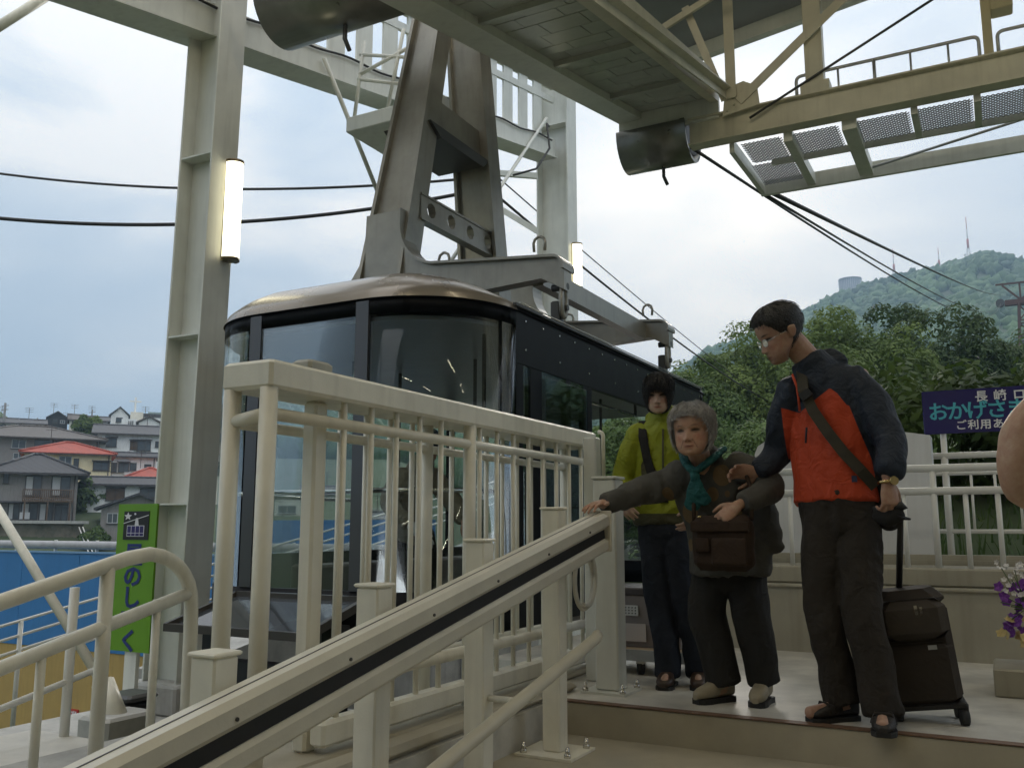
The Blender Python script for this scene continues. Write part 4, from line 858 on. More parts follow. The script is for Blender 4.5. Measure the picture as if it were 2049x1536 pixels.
for i, (lab, px, py, d, rx, rz, m_, ls) in enumerate(TR):
    p_ = at_px(px, py, d); zb = terrain(p_.x, p_.y); h = p_.z - zb
    tree('broadleaf_tree', lab, p_.x, p_.y, zb, h, rx, min(rz, h * .52), m_, 20 + i, clumps=150, per=300, size=.105 * ls * (d / 40) ** .6, group='trees on the slope behind the platform')
for i, (lab, x, y, rx, h) in enumerate((('low green bush behind the white cabinet', -1.1, 11.5, 1.2, 1.3), ('wild bush on the bank under the navy sign', .3, 11.0, 1.1, 1.1), ('dark bush on the bank behind the barred fence', 1.2, 12.5, 1.4, 1.6), ('bush on the grassy bank beside the gate post', -3.4, 14.5, 1.3, 1.4), ('leafy bush filling the gap behind the woman in green', -5.0, 16.8, 1.6, 2.6), ('tall bush beyond the far end of the cabin', -2.2, 15, 1.5, 2.6))):
    zb = terrain(x, y); t = thing('bush', lab, 'bush', (x, y, zb), 'bushes on the bank'); g = np.random.default_rng(70 + i)
    cen = np.array([x, y, zb]) + g.normal(size=(40, 3)) * np.array([rx * .45, rx * .45, 0]) + np.stack([np.zeros(40), np.zeros(40), g.uniform(0, h, 40)], 1)
    V, F = leaf_cloud(cen, np.full(40, .32 * rx), 90, .075, 90 + i); link('foliage', np_mesh('foliage', V, F, (LEAF_C, LEAF_B)[i % 2]), t)
    MB().tube([(x, y, zb - .1), (x, y, zb + h * .8)], [.05, .02], 6).obj('stem', BARK, t)
# grass on the near bank
def grass(n, seed):
    g = np.random.default_rng(seed); x = g.uniform(-9, 4.5, n); y = g.uniform(7.9, 24, n) ; keep = (x > -1.9) | (y > 13.5); x, y = x[keep], y[keep]; n = len(x)
    z = np.array([terrain(a, b) for a, b in zip(x, y)]); h = g.uniform(.08, .30, n); a = g.uniform(0, 6.28, n); w = .012
    base = np.stack([x, y, z - .02], 1); dx = np.stack([np.cos(a) * w, np.sin(a) * w, np.zeros(n)], 1); lean = np.stack([g.normal(scale=.06, size=n), g.normal(scale=.06, size=n), h], 1)
    return np.stack([base - dx, base + dx, base + lean], 1).reshape(-1, 3), np.arange(3 * n).reshape(n, 3)
V, F = grass(16000, 5); link('grass', np_mesh('grass', V, F, leafmat('grass_blade', (.05, .095, .025), (.10, .15, .04), 1.0)), kind='stuff', label='rough grass on the bank behind the parapet', category='grass')
# distant woods: crowns scattered over the hills
def ico():
    bm = bmesh.new(); bmesh.ops.create_icosphere(bm, subdivisions=2, radius=1); V = np.array([v.co[:] for v in bm.verts]); F = np.array([[v.index for v in f.verts] for f in bm.faces]); bm.free(); return V, F
IV, IF = ico()
cen = []; rad = []; g = random.Random(3)
def skip_town(a, r): return a < -46.5 or (a < -32 and r < 165)
tries = 0
while len(cen) < 11500 and tries < 60000:
    tries += 1; a = g.uniform(-47, 26) if g.random() < .9 else g.uniform(-62, -46); rr_ = np.interp(a, AZ, RR); r = (60 + (rr_ * 1.03 - 60) * g.random() ** .75)
    if skip_town(a, r) and r < 215: continue
    if r < 95 and a < -22: continue
    x, y = r * math.sin(R(a)), r * math.cos(R(a)); s_ = g.uniform(2.2, 4.2) * (1 + .25 * (r > 400)); cen.append((x, y, terrain(x, y) + s_ * .35)); rad.append(s_)
cen = np.array(cen); rad = np.array(rad); nc = len(cen); gg = np.random.default_rng(8)
def jit(V): return V * (1 + .30 * gg.normal(size=(len(V), 1)).clip(-1, 1))
vars_ = [jit(IV) * np.array([1, 1, 1.05]) for _ in range(8)]
VV = np.concatenate([(vars_[i % 8] * rad[i] * gg.uniform(.8, 1.2, 3)) + cen[i] for i in range(nc)]); FF = (IF[None] + (np.arange(nc) * len(IV))[:, None, None]).reshape(-1, 3)
link('far_woodland', np_mesh('far_woodland', VV, FF, WOOD, True), kind='stuff', label='dense woodland covering the distant hills', category='woodland')
# ================================================================== things on the mountain
def lattice(t, base, h, w0, w1, seg, m_, r_=.18, name='lattice'):
    b = Vector(base); mb = MB(); cs = ((-1, -1), (1, -1), (1, 1), (-1, 1))
    def c(i, k_): f = i / seg; w = w0 + (w1 - w0) * f; return b + Vector((cs[k_][0] * w / 2, cs[k_][1] * w / 2, h * f))
    for i in range(seg):
        for k_ in range(4):
            mb.bar(c(i, k_), c(i + 1, k_), r_, r_); mb.bar(c(i, k_), c(i + 1, (k_ + 1) % 4), r_ * .7, r_ * .7); mb.bar(c(i + 1, k_), c(i + 1, (k_ + 1) % 4), r_ * .7, r_ * .7)
    mb.obj(name, m_, t)
MRED = mat('mast_red', (.42, .10, .07), .6); MWH = mat('mast_white', (.62, .62, .62), .6)
for lab, (x, y, z), hh, big in (('left radio mast with red band on the mountain ridge', (-65.2, 827, 205), 36, 0), ('slim radio mast in the middle of the mountain ridge', (-29.6, 829, 209), 28, 0), ('tallest red and white radio mast on the summit', (-6.6, 830, 211), 50, 1)):
    t = thing('radio_mast', lab, 'mast', (x, y, z), 'radio masts on the ridge')
    lattice(t, (x, y, z - 6), hh * .45 + 6, 5.5 if big else 3.6, 2.0, 6, MWH, .35, 'lower_frame')
    MB().cyl((x, y, z + hh * .53), .9, hh * .16, 8).obj('red_band', MRED, t); MB().tube([(x, y, z + hh * .6), (x, y, z + hh * .78)], .5, 6).obj('white_band', MWH, t); MB().tube([(x, y, z + hh * .78), (x, y, z + hh)], .3, 6).obj('tip', MRED, t)
    for q in range(10 if big else 5):
        a = q * 2.4; MB().cyl((x + 3 * math.cos(a), y - 2, z + 2 + q * 1.6 * (1 if big else .9)), 1.0, .5, 8, axis=(0, 1, 0)).obj('dish', MWH, t)
ob = thing('observation_tower', 'round grey glazed observation building on the mountain shoulder', 'building', (-101, 824, 190))
MB().loft([[(-101.5 + 9.5 * math.cos(R(a)), 824 + 9.5 * math.sin(R(a)), z) for a in range(0, 360, 10)] for z in (190, 216.5)]).obj('drum', mat('obs_glass', (.16, .18, .22), .3, var=.1, vs=.5), ob)
for q in range(36): a = R(q * 10); MB().bx(-101.5 + 9.6 * math.cos(a) - .12, -101.5 + 9.6 * math.cos(a) + .12, 824 + 9.6 * math.sin(a) - .12, 824 + 9.6 * math.sin(a) + .12, 190, 216.6).obj('mullion', MWH, ob)
MB().cyl((-101.5, 824, 217), 9.9, .9, 36).obj('roof', mat('obs_roof', (.3, .3, .31), .6), ob)
sm = thing('summit_station', 'pale station building at the mountain edge of the frame', 'building', (30, 830, 205))
MB().bx(20, 36, 826, 834, 203, 214).obj('wall', MWH, sm); MB().bx(22, 34, 825.6, 826, 207, 211).obj('window', DGREY, sm); MB().bx(19, 37, 825, 835, 214, 215).obj('roof', MWH, sm)
py = thing('rope_pylon', 'rust red lattice rope tower carrying the ropes at the frame edge', 'pylon', (4.6, 172, 0))
MRU = mat('pylon_rust', (.10, .045, .035), .8, var=.3, vs=2)
zb = terrain(4.6, 172); lattice(py, (3.9, 172, zb), 40.5 - zb, 5.6, 2.4, 8, MRU, .32, 'shaft')
MB().bar((.6, 172, 40.8), (9.8, 172, 40.8), 1.2, .9).obj('cross_head', MRU, py); MB().cyl((-.1, 172, 40.9), .7, 1.1, 10, axis=(0, 1, 0)).obj('rope_saddle', DGREY, py)
for a, b in (((-.6, 172, 44.2), (10.5, 172, 44.2)), ((.4, 172, 44.0), (3.0, 172, 41.2)), ((3.0, 172, 41.2), (3.0, 172, 44.2)), ((3.0, 172, 41.2), (6.5, 172, 44.2)), ((6.5, 172, 44.2), (6.5, 172, 41.2))): MB().bar(a, b, .28, .28).obj('gantry_bar', MRU, py)
py.location = (py.location.x + 2.9, py.location.y, py.location.z - 2.3)
def pole(px, py0, py1, d, r_, lab, arms=True):
    a, b = at_px(px, py1, d), at_px(px, py0, d); b.x, b.y = a.x, a.y; b.z = min(b.z, terrain(a.x, a.y) + .2)
    t = thing('utility_pole', lab, 'pole', tuple(b), 'utility poles'); MB().tube([b, a], [r_, r_ * .7], 8).obj('shaft', mat('pole_grey', (.20, .20, .20), .7, var=.1), t)
    if arms:
        for dz in (.4, 1.0): MB().bar(a + Vector((-.8, 0, -dz)), a + Vector((.8, 0, -dz)), .08, .08).obj('cross_arm', MATS['pole_grey'], t)
pole(1921, 800, 670, 95, .16, 'slim pole with fittings rising from the trees above the navy sign'); pole(1924, 800, 729, 60, .12, 'short grey pole just above the navy sign', False); pole(1957, 800, 708, 62, .06, 'thin mast above the navy sign with a stay wire', False)
pole(11, 870, 806, 150, .22, 'utility pole at the left end of the hill roofs'); pole(75, 860, 836, 170, .14, 'small pole left of the black house'); pole(185, 850, 820, 170, .14, 'pole with cross arms left of the church')
# ================================================================== hillside houses
TILE = {}
def roofmat(name, c):
    m = mat(name, c, .65, var=.22, vs=1.2)
    nt = m.node_tree; b = nt.nodes['Principled BSDF']; t = nt.nodes.new('ShaderNodeTexCoord'); w = nt.nodes.new('ShaderNodeTexWave'); w.inputs['Scale'].default_value = 1.05; w.bands_direction = 'X'; w.inputs['Distortion'].default_value = .2
    nt.links.new(t.outputs['Generated'], w.inputs['Vector']); bp = nt.nodes.new('ShaderNodeBump'); bp.inputs['Strength'].default_value = .9; bp.inputs['Distance'].default_value = .08
    nt.links.new(t.outputs['Object'], w.inputs['Vector']); nt.links.new(w.outputs['Fac'], bp.inputs['Height']); nt.links.new(bp.outputs[0], b.inputs['Normal']); return m
RG = roofmat('tile_grey', (.10, .10, .105)); RD = roofmat('tile_dark', (.06, .06, .065)); RB = roofmat('tile_brown', (.13, .115, .105)); RRED = roofmat('tile_red', (.40, .085, .055))
HW_ = mat('house_white', (.88, .88, .86), .8, var=.12, vs=.5, streak=.3); HY = mat('house_yellow', (.84, .71, .45), .8, var=.10, vs=.5, streak=.25); HG = mat('house_grey', (.27, .25, .23), .85, var=.2, vs=.6, streak=.3); HB = mat('house_black', (.03, .03, .033), .7); HC = mat('house_cream', (.76, .72, .61), .8, var=.12, vs=.6, streak=.2); HK = mat('house_pink', (.42, .33, .29), .8, var=.12, vs=.6, streak=.2)
WGL = mat('house_window', (.10, .115, .125), .12, var=.3, vs=.7); WFR = mat('window_frame', (.06, .05, .045), .5); CURT = mat('curtain', (.55, .55, .54), .8); BRN = mat('shutter_brown', (.13, .085, .055), .7, var=.2); WFL = mat('frame_pale', (.45, .46, .46), .5)
ux = None
def house(label, pl_, pr, ye, yb, yr, d, wall, roofm, kind='hip', wins=(), depth=6.0, over=.5, rot=0.0, name='house', extra=None):
    """pl_/pr: wall left/right, ye/yb/yr: eave, base, ridge rows of the photograph; d: distance"""
    A, B = at_px(pl_, yb, d), at_px(pr, yb, d); mid = (A + B) / 2; fwd = Vector((mid.x, mid.y, 0)).normalized(); ux = Vector((fwd.y, -fwd.x, 0)); rm = Matrix.Rotation(rot, 3, 'Z'); ux = rm @ ux; fwd = rm @ fwd
    Wd = (B - A).length / max(.6, math.cos(rot)); zb = mid.z; ze = at_px((pl_ + pr) / 2, ye, d).z; zr = at_px((pl_ + pr) / 2, yr, d + (depth * .4 if kind != 'flat' else 0)).z
    t = thing(name, label, 'house' if name == 'house' else name.replace('_', ' '), tuple(mid), 'houses on the hillside')
    def L(u, v, z): return mid + ux * u + fwd * v + Vector((0, 0, z))
    hh = ze - zb; rh = max(zr - ze, .25); w2 = Wd / 2
    found = min(0, terrain(mid.x, mid.y) - zb) - 3.5
    vs = [L(-w2, 0, found), L(w2, 0, found), L(w2, depth, found), L(-w2, depth, found), L(-w2, 0, hh), L(w2, 0, hh), L(w2, depth, hh), L(-w2, depth, hh)]
    MB().add(vs, [(0, 1, 5, 4), (1, 2, 6, 5), (2, 3, 7, 6), (3, 0, 4, 7), (4, 5, 6, 7)]).obj('wall', wall, t)
    o = over; mb = MB(); th = .14
    if kind == 'hip':
        e_ = [(-w2 - o, -o), (w2 + o, -o), (w2 + o, depth + o), (-w2 - o, depth + o)]; k_ = min(depth / 2, w2 * .9); rg = [(-w2 + k_, depth / 2), (w2 - k_, depth / 2)]
        vs = [L(a, b, hh - .1) for a, b in e_] + [L(a, b, hh + .06) for a, b in e_] + [L(a, b, hh + rh) for a, b in rg]
        mb.add(vs, [(3, 2, 1, 0), (0, 1, 5, 4), (1, 2, 6, 5), (2, 3, 7, 6), (3, 0, 4, 7), (4, 5, 9, 8), (5, 6, 9), (6, 7, 8, 9), (7, 4, 8)])
        rl = [(L(rg[0][0], rg[0][1], hh + rh + .05), L(rg[1][0], rg[1][1], hh + rh + .05))] + [(L(*e_[i], hh + .1), L(*rg[0 if i in (0, 3) else 1], hh + rh + .05)) for i in range(4)]
    elif kind == 'gable':      # ridge across the view
        prof = [(-o, -.1), (depth / 2, rh), (depth + o, -.1), (depth + o, .06), (depth / 2, rh + .18), (-o, .06)]
        mb.prism(prof, lambda a, b: L(-w2 - o, a, hh + b), lambda a, b: L(w2 + o, a, hh + b)); rl = [(L(-w2 - o, depth / 2, hh + rh + .2), L(w2 + o, depth / 2, hh + rh + .2))]
        MB().prism([(0, 0), (depth / 2, rh), (depth, 0)], lambda a, b: L(-w2 + .01, a, hh + b), lambda a, b: L(-w2 + .2, a, hh + b)).obj('gable', wall, t)
    elif kind == 'front':      # gable facing the view
        prof = [(-w2 - o, -.1), (0, rh), (w2 + o, -.1), (w2 + o, .08), (0, rh + .2), (-w2 - o, .08)]
        mb.prism(prof, lambda a, b: L(a, -o, hh + b), lambda a, b: L(a, depth + o, hh + b)); rl = []
        MB().prism([(-w2, 0), (0, rh), (w2, 0)], lambda a, b: L(a, .01, hh + b), lambda a, b: L(a, .2, hh + b)).obj('gable', wall, t)
    else:
        mb.add([L(-w2 - .1, -.1, hh), L(w2 + .1, -.1, hh), L(w2 + .1, depth + .1, hh), L(-w2 - .1, depth + .1, hh), L(-w2 - .1, -.1, hh + rh), L(w2 + .1, -.1, hh + rh), L(w2 + .1, depth + .1, hh + rh), L(-w2 - .1, depth + .1, hh + rh)], [(3, 2, 1, 0), (4, 5, 6, 7), (0, 1, 5, 4), (1, 2, 6, 5), (2, 3, 7, 6), (3, 0, 4, 7)]); rl = []
    ro = mb.obj('roof', roofm, t)
    if rl:
        rm_ = MB()
        for a, b in rl: rm_.tube([a, b], .13, 6)
        rm_.obj('ridge_tiles', roofm, ro)
    if kind in ('hip', 'gable'):
        MB().bar(L(-w2 - o, -o - .06, hh - .08), L(w2 + o, -o - .06, hh - .08), .1, .1).obj('gutter', WFR, ro)
    for (wl_, wr_, wt0, wb0, st) in wins:
        k_ = Wd / (pr - pl_); u0 = -w2 + (wl_ - pl_) * k_; u1 = -w2 + (wr_ - pl_) * k_; kz = hh / (yb - ye); z0 = (yb - wb0) * kz; z1 = (yb - wt0) * kz
        gm = {'c': CURT, 'b': BRN}.get(st, WGL); fm = WFL if st == 'w' else WFR
        def bxl(a, b, v0, v1, c, e2, m_, nm, par):
            q = [L(a, v0, c), L(b, v0, c), L(b, v1, c), L(a, v1, c), L(a, v0, e2), L(b, v0, e2), L(b, v1, e2), L(a, v1, e2)]
            return MB().add(q, [(3, 2, 1, 0), (4, 5, 6, 7), (0, 1, 5, 4), (1, 2, 6, 5), (2, 3, 7, 6), (3, 0, 4, 7)]).obj(nm, m_, par)
        wo_ = bxl(u0, u1, -.03, .02, z0, z1, WGL if st != 'b' else BRN, 'window', t); f_ = .07
        for (a, b, c, e2) in ((u0 - f_, u1 + f_, z1, z1 + f_), (u0 - f_, u1 + f_, z0 - f_, z0), (u0 - f_, u0, z0, z1), (u1, u1 + f_, z0, z1), ((u0 + u1) / 2 - .03, (u0 + u1) / 2 + .03, z0, z1)): bxl(a, b, -.10, -.032, c, e2, fm, 'frame', wo_)
        if st == 'c': bxl(u0 + .02, (u0 + u1) / 2 - .05, -.045, -.034, z0, z1, CURT, 'curtain', wo_)
        if st in ('h', 'b'): bxl(u0 - .2, u1 + .2, -.55, -.01, z1 + .12, z1 + .2, WFR, 'awning', wo_)
        bxl(u0 - .12, u1 + .12, -.16, -.01, z0 - f_ - .06, z0 - f_ - .005, WFR, 'sill', wo_)
    hsh = int(abs(pl_ * 7 + ye * 3)) % 3
    if hsh < 2 and kind != 'flat':
        q = L(w2 * (.5 if hsh else -.45), depth * .5, hh + rh); am = MB().bar(q, q + Vector((0, 0, 1.9)), .05, .05, up=(0, 1, 0))
        for z_ in (1.3, 1.6, 1.85): am.bar(q + ux * -.55 + Vector((0, 0, z_)), q + ux * .55 + Vector((0, 0, z_)), .035, .035)
        am.obj('aerial', WFR, ro)
    if Wd > 5: 
        q = L(w2 - .25, -.06, 0); MB().tube([q + Vector((0, 0, found)), q + Vector((0, 0, hh))], .05, 6).obj('downpipe', WFR, t)
        q = L(-w2 * .2, -.35, hh * .12); MB().box(tuple(q), (.8, .3, .6), rz=-math.atan2(mid.x, mid.y)).obj('condenser', MWH, t)
    if extra: extra(t, L, w2, hh, depth)
    return t
def balcony(t, L, w2, hh, depth):
    b_ = thing_part = None
    def pt(u, v, z): return L(u, v, z)
    k_ = 2 * w2 / 172.
    u0, u1 = -w2 + 62 * k_, -w2 + 163 * k_; z0 = hh * .42
    bo = MB().bar(pt(u0, -.7, z0), pt(u1, -.7, z0), 1.3, .14).obj('balcony', BRN, t)
    for z in (z0 + .25, z0 + 1.0): MB().bar(pt(u0, -1.35, z), pt(u1, -1.35, z), .07, .09).obj('rail', BRN, bo)
    n = 26
    for i in range(n + 1): u = u0 + (u1 - u0) * i / n; MB().bar(pt(u, -1.35, z0), pt(u, -1.35, z0 + 1.0), .05, .05, up=(0, 1, 0)).obj('baluster', BRN, bo)
    for u in (u0 + .2, (u0 + u1) / 2, u1 - .2): MB().bar(pt(u, -1.3, 0), pt(u, -1.3, z0), .1, .1, up=(0, 1, 0)).obj('support_post', BRN, bo)
    MB().bar(pt(-w2 - .6, -.5, hh * .40), pt(u0, -.5, hh * .40), 1.0, .12).obj('lean_to_roof', RD, t)
house('grey brown two storey house with dark hipped roof and wooden balcony', -22, 150, 947, 1043, 908, 92, HG, RD, 'hip',
      [(44, 74, 953, 990, 'c'), (97, 133, 953, 990, 'c'), (14, 34, 1008, 1038, 'c'), (40, 70, 1008, 1038, 'c'), (76, 102, 1008, 1040, 'c'), (108, 132, 1010, 1040, ''), (0, 8, 950, 966, '')], depth=8, over=.9, extra=balcony)
house('long house with wide brown hipped roof at the back left', -80, 196, 876, 930, 851, 122, mat('house_taupe', (.27, .25, .24), .85, var=.15, vs=.5), RB, 'hip', [(17, 43, 872 + 9, 892 + 5, 'w'), (62, 99, 880, 898, ''), (105, 118, 881, 896, ''), (130, 145, 883, 897, ''), (22, 40, 908, 925, 'w')], depth=11, over=.9)
house('cream yellow house with bright red tiled hipped roof', 42, 218, 907, 990, 884, 106, HY, RRED, 'hip', [(112, 135, 914, 930, 'w'), (142, 150, 918, 935, ''), (182, 214, 923, 938, 'h')], depth=8, over=.5)
house('white two storey house with grey ribbed tile roof and wall heater', 190, 322, 869, 940, 853, 126, HW_, RG, 'gable', [(209, 228, 878, 894, 'h'), (257, 270, 882, 899, 'b'), (272, 297, 882, 900, 'h'), (308, 318, 882, 892, '')], depth=7, over=.7)
house('low white house with dark slim roof below the white two storey house', 217, 311, 914, 955, 908, 116, HW_, RD, 'gable', [(220, 231, 927, 944, ''), (236, 255, 927, 944, 'h'), (259, 270, 927, 940, ''), (288, 300, 929, 940, '')], depth=5, over=.5)
house('small house with red tiled roof peeping beside the near column', 252, 345, 958, 975, 936, 108, HC, RRED, 'hip', [(270, 285, 962, 972, '')], depth=6, over=.4)
house('white bungalow with brown shuttered window below the red roofs', 171, 330, 970, 1033, 958, 98, HW_, RD, 'gable', [(209, 244, 977, 1000, 'b'), (277, 309, 978, 994, 'h'), (176, 182, 985, 1005, '')], depth=6, over=.6)
house('low dark roofed shed house in front of the white bungalow', 200, 345, 1018, 1058, 992, 87, HG, RD, 'front', [(214, 232, 1028, 1045, 'w'), (240, 250, 1028, 1048, '')], depth=6, over=.6)
house('black boxy house on the hilltop', 93, 134, 836, 856, 828, 168, HB, RD, 'front', [(105, 113, 839, 846, ''), (120, 128, 841, 846, 'w')], depth=7, over=.2)
house('small cream hilltop house right of the black house', 138, 168, 840, 856, 831, 163, HC, RB, 'gable', [(144, 154, 843, 850, '')], depth=6, over=.4)
house('long low grey hilltop house left of the church', 168, 215, 842, 856, 835, 158, mat('house_silver', (.42, .43, .44), .7, var=.1), RG, 'gable', [(180, 190, 846, 852, '')], depth=6, over=.4)
house('white gabled hilltop house beside the church', 221, 256, 832, 850, 819, 172, HW_, RG, 'front', [(232, 244, 836, 844, '')], depth=7, over=.4)
house('white boxy house right of the church', 286, 332, 835, 862, 828, 152, HW_, RG, 'flat', [(291, 302, 842, 850, ''), (308, 322, 842, 850, 'w')], depth=7)
house('pale green roofed hilltop house beside the near column', 296, 345, 830, 850, 825, 165, HC, mat('roof_teal', (.30, .38, .38), .6), 'flat', [(305, 318, 834, 840, '')], depth=7)
house('brownish tall house between near column and cabin', 424, 480, 822, 905, 812, 128, HK, RB, 'gable', [(430, 446, 840, 856, ''), (430, 446, 868, 884, '')], depth=7, over=.5)
house('cream house between near column and cabin nose', 408, 470, 925, 1005, 912, 104, HC, RB, 'gable', [(420, 436, 935, 950, 'h'), (440, 455, 960, 975, '')], depth=7, over=.5)
house('grey roofed house seen through the cabin nose window', 548, 600, 1000, 1052, 985, 96, HC, RB, 'front', [(556, 590, 1012, 1026, 'w')], depth=7, over=.5)
house('brown roofed house seen through the cabin nose window', 604, 668, 990, 1048, 975, 108, HW_, RB, 'gable', [(612, 630, 1005, 1020, ''), (640, 655, 1005, 1020, 'w')], depth=7, over=.5)
house('white apartment house seen through the upper cabin nose window', 548, 612, 950, 985, 945, 135, HW_, RG, 'flat', [(553, 562, 955, 965, ''), (570, 580, 955, 965, ''), (590, 600, 955, 965, '')], depth=8)
house('pale house seen low through the cabin corner window', 735, 800, 1040, 1085, 1030, 60, HW_, RG, 'gable', [(750, 775, 1050, 1070, 'w')], depth=6, over=.4)
house('small white house at the far left end of the hill roofs', -12, 30, 846, 868, 838, 150, HW_, RG, 'gable', [(0, 9, 850, 858, ''), (16, 24, 850, 858, 'w')], depth=6, over=.4)
house('pale house with low grey roof just left of the black house', 42, 88, 848, 868, 841, 146, HC, RG, 'gable', [(50, 60, 852, 859, ''), (70, 80, 852, 859, 'w')], depth=6, over=.4)
house('white gabled house directly behind the near column edge', 276, 318, 846, 872, 838, 142, HW_, RB, 'front', [(284, 294, 853, 861, ''), (300, 310, 853, 861, 'w')], depth=6, over=.4)
chh = thing('church', 'white church with slit windows and a cross on top', 'church', tuple(at_px(262, 858, 152)), None)
c0 = at_px(242, 860, 152); c1 = at_px(273, 860, 152); c2 = at_px(259, 860, 158); c3 = at_px(285, 860, 158); zt1 = at_px(257, 838, 152).z; zt2 = at_px(270, 824, 158).z
def wallbox(a, b, dep, z0, z1, m_, nm):
    u = (b - a); u.z = 0; v = Vector((-u.y, u.x, 0)).normalized() * dep
    if v.dot(Vector((a.x, a.y, 0))) < 0: v = -v
    q = [a, b, b + v, a + v]; MB().add([(p.x, p.y, z0) for p in q] + [(p.x, p.y, z1) for p in q], [(3, 2, 1, 0), (4, 5, 6, 7), (0, 1, 5, 4), (1, 2, 6, 5), (2, 3, 7, 6), (3, 0, 4, 7)]).obj(nm, m_, chh)
wallbox(c0, c1, 5, c0.z - 6, zt1, HW_, 'nave'); wallbox(c2, c3, 4, c2.z - 6, zt2, HC, 'tower')
for q in (257, 261, 265): a = at_px(q, 856, 151.7); wallbox(at_px(q - .9, 856, 151.6), at_px(q + .9, 856, 151.6), .2, at_px(q, 856, 152).z, at_px(q, 842, 152).z, DGREY, 'slit_window')
ct = at_px(270, 824, 160); top = at_px(270, 795, 160); MB().bar(ct, (ct.x, ct.y, top.z), .22, .22, up=(0, 1, 0)).obj('cross_shaft', HW_, chh)
uu = Vector((ct.y, -ct.x, 0)).normalized(); zz_ = at_px(270, 803, 160).z; MB().bar(Vector((ct.x, ct.y, zz_)) - uu * .9, Vector((ct.x, ct.y, zz_)) + uu * .9, .2, .2).obj('cross_beam', HW_, chh)
ac = thing('heater_unit', 'small white air conditioner on the white house wall', 'air conditioner', tuple(at_px(261, 907, 125)))
a = at_px(256, 910, 124.5); b = at_px(266, 902, 124.5); MB().box(tuple((a + b) / 2), ((b - a).length * .9, .35, .62), rz=-math.atan2(a.x, a.y)).obj('case', MWH, ac); MB().cyl(tuple((a + b) / 2 + Vector((.1, -.2, 0))), .2, .04, 12, axis=(a.x, a.y, 0)).obj('fan', DGREY, ac)
sw = thing('stone_wall', 'weathered stone retaining wall below the grey brown house', 'wall', tuple(at_px(70, 1095, 89)))
A, B = at_px(-60, 1044, 89), at_px(166, 1046, 88.5); STN = mat('old_stone', (.24, .20, .155), .95, col2=(.09, .09, .06), vs=.9, bump=.9, bs=4)
n = 40; ringv = []
for i in range(n + 1):
    p = A.lerp(B, i / n); ringv.append([(p.x + noise.noise(Vector((i * .9, z * 2, 0))) * .18, p.y + noise.noise(Vector((i * .8, z * 2, 5))) * .22, z) for z in np.linspace(p.z, p.z - 4.0, 9)])
MB().loft(ringv, cap=False, closed=False).obj('face', STN, sw); MB().bar(A + Vector((0, .6, .05)), B + Vector((0, .6, .05)), 1.8, .25).obj('coping', CONC, sw)
sh = thing('stair_handrail', 'thin white handrail descending beside the stone wall', 'handrail', tuple(at_px(172, 1105, 84)))
for dx in (0, .5): MB().tube([at_px(158, 1054, 88) + Vector((dx, 0, 0)), at_px(180, 1112, 82) + Vector((dx, 0, 0))], .05, 6).obj('rail', WHITE, sh)
TL2 = [('green tree among the hilltop roofs beside the church', 182, 846, 146, 1.9), ('dark shrub tree between the yellow house and the bungalow', 165, 985, 99, 2.2), ('shrub growing below the dark shed house', 190, 1072, 86, 1.0)]
for i, (lab, px, py_, d, rx) in enumerate(TL2):
    p_ = at_px(px, py_, d); zb = min(terrain(p_.x, p_.y), p_.z - 2.5); tree('town_tree', lab, p_.x, p_.y, zb, p_.z - zb + rx * .3, rx, rx * .8, LEAF_C if i else LEAF_A, 140 + i, 60, 70, .32, 'trees between the hillside houses')
# ================================================================== air
hz_ = MB().bx(-2600, 2600, -1500, 2600, -12, 300)
HZ = bpy.data.materials.new('haze_air'); HZ.use_nodes = True; nt = HZ.node_tree
for n in list(nt.nodes): nt.nodes.remove(n)
pv = nt.nodes.new('ShaderNodeVolumePrincipled'); pv.inputs['Color'].default_value = (.52, .75, 1.0, 1); pv.inputs['Density'].default_value = .00062; pv.inputs['Anisotropy'].default_value = .2
om = nt.nodes.new('ShaderNodeOutputMaterial'); nt.links.new(pv.outputs[0], om.inputs['Volume'])
hz_.obj('haze', HZ, kind='stuff', label='thin blue air over the valley', category='haze')
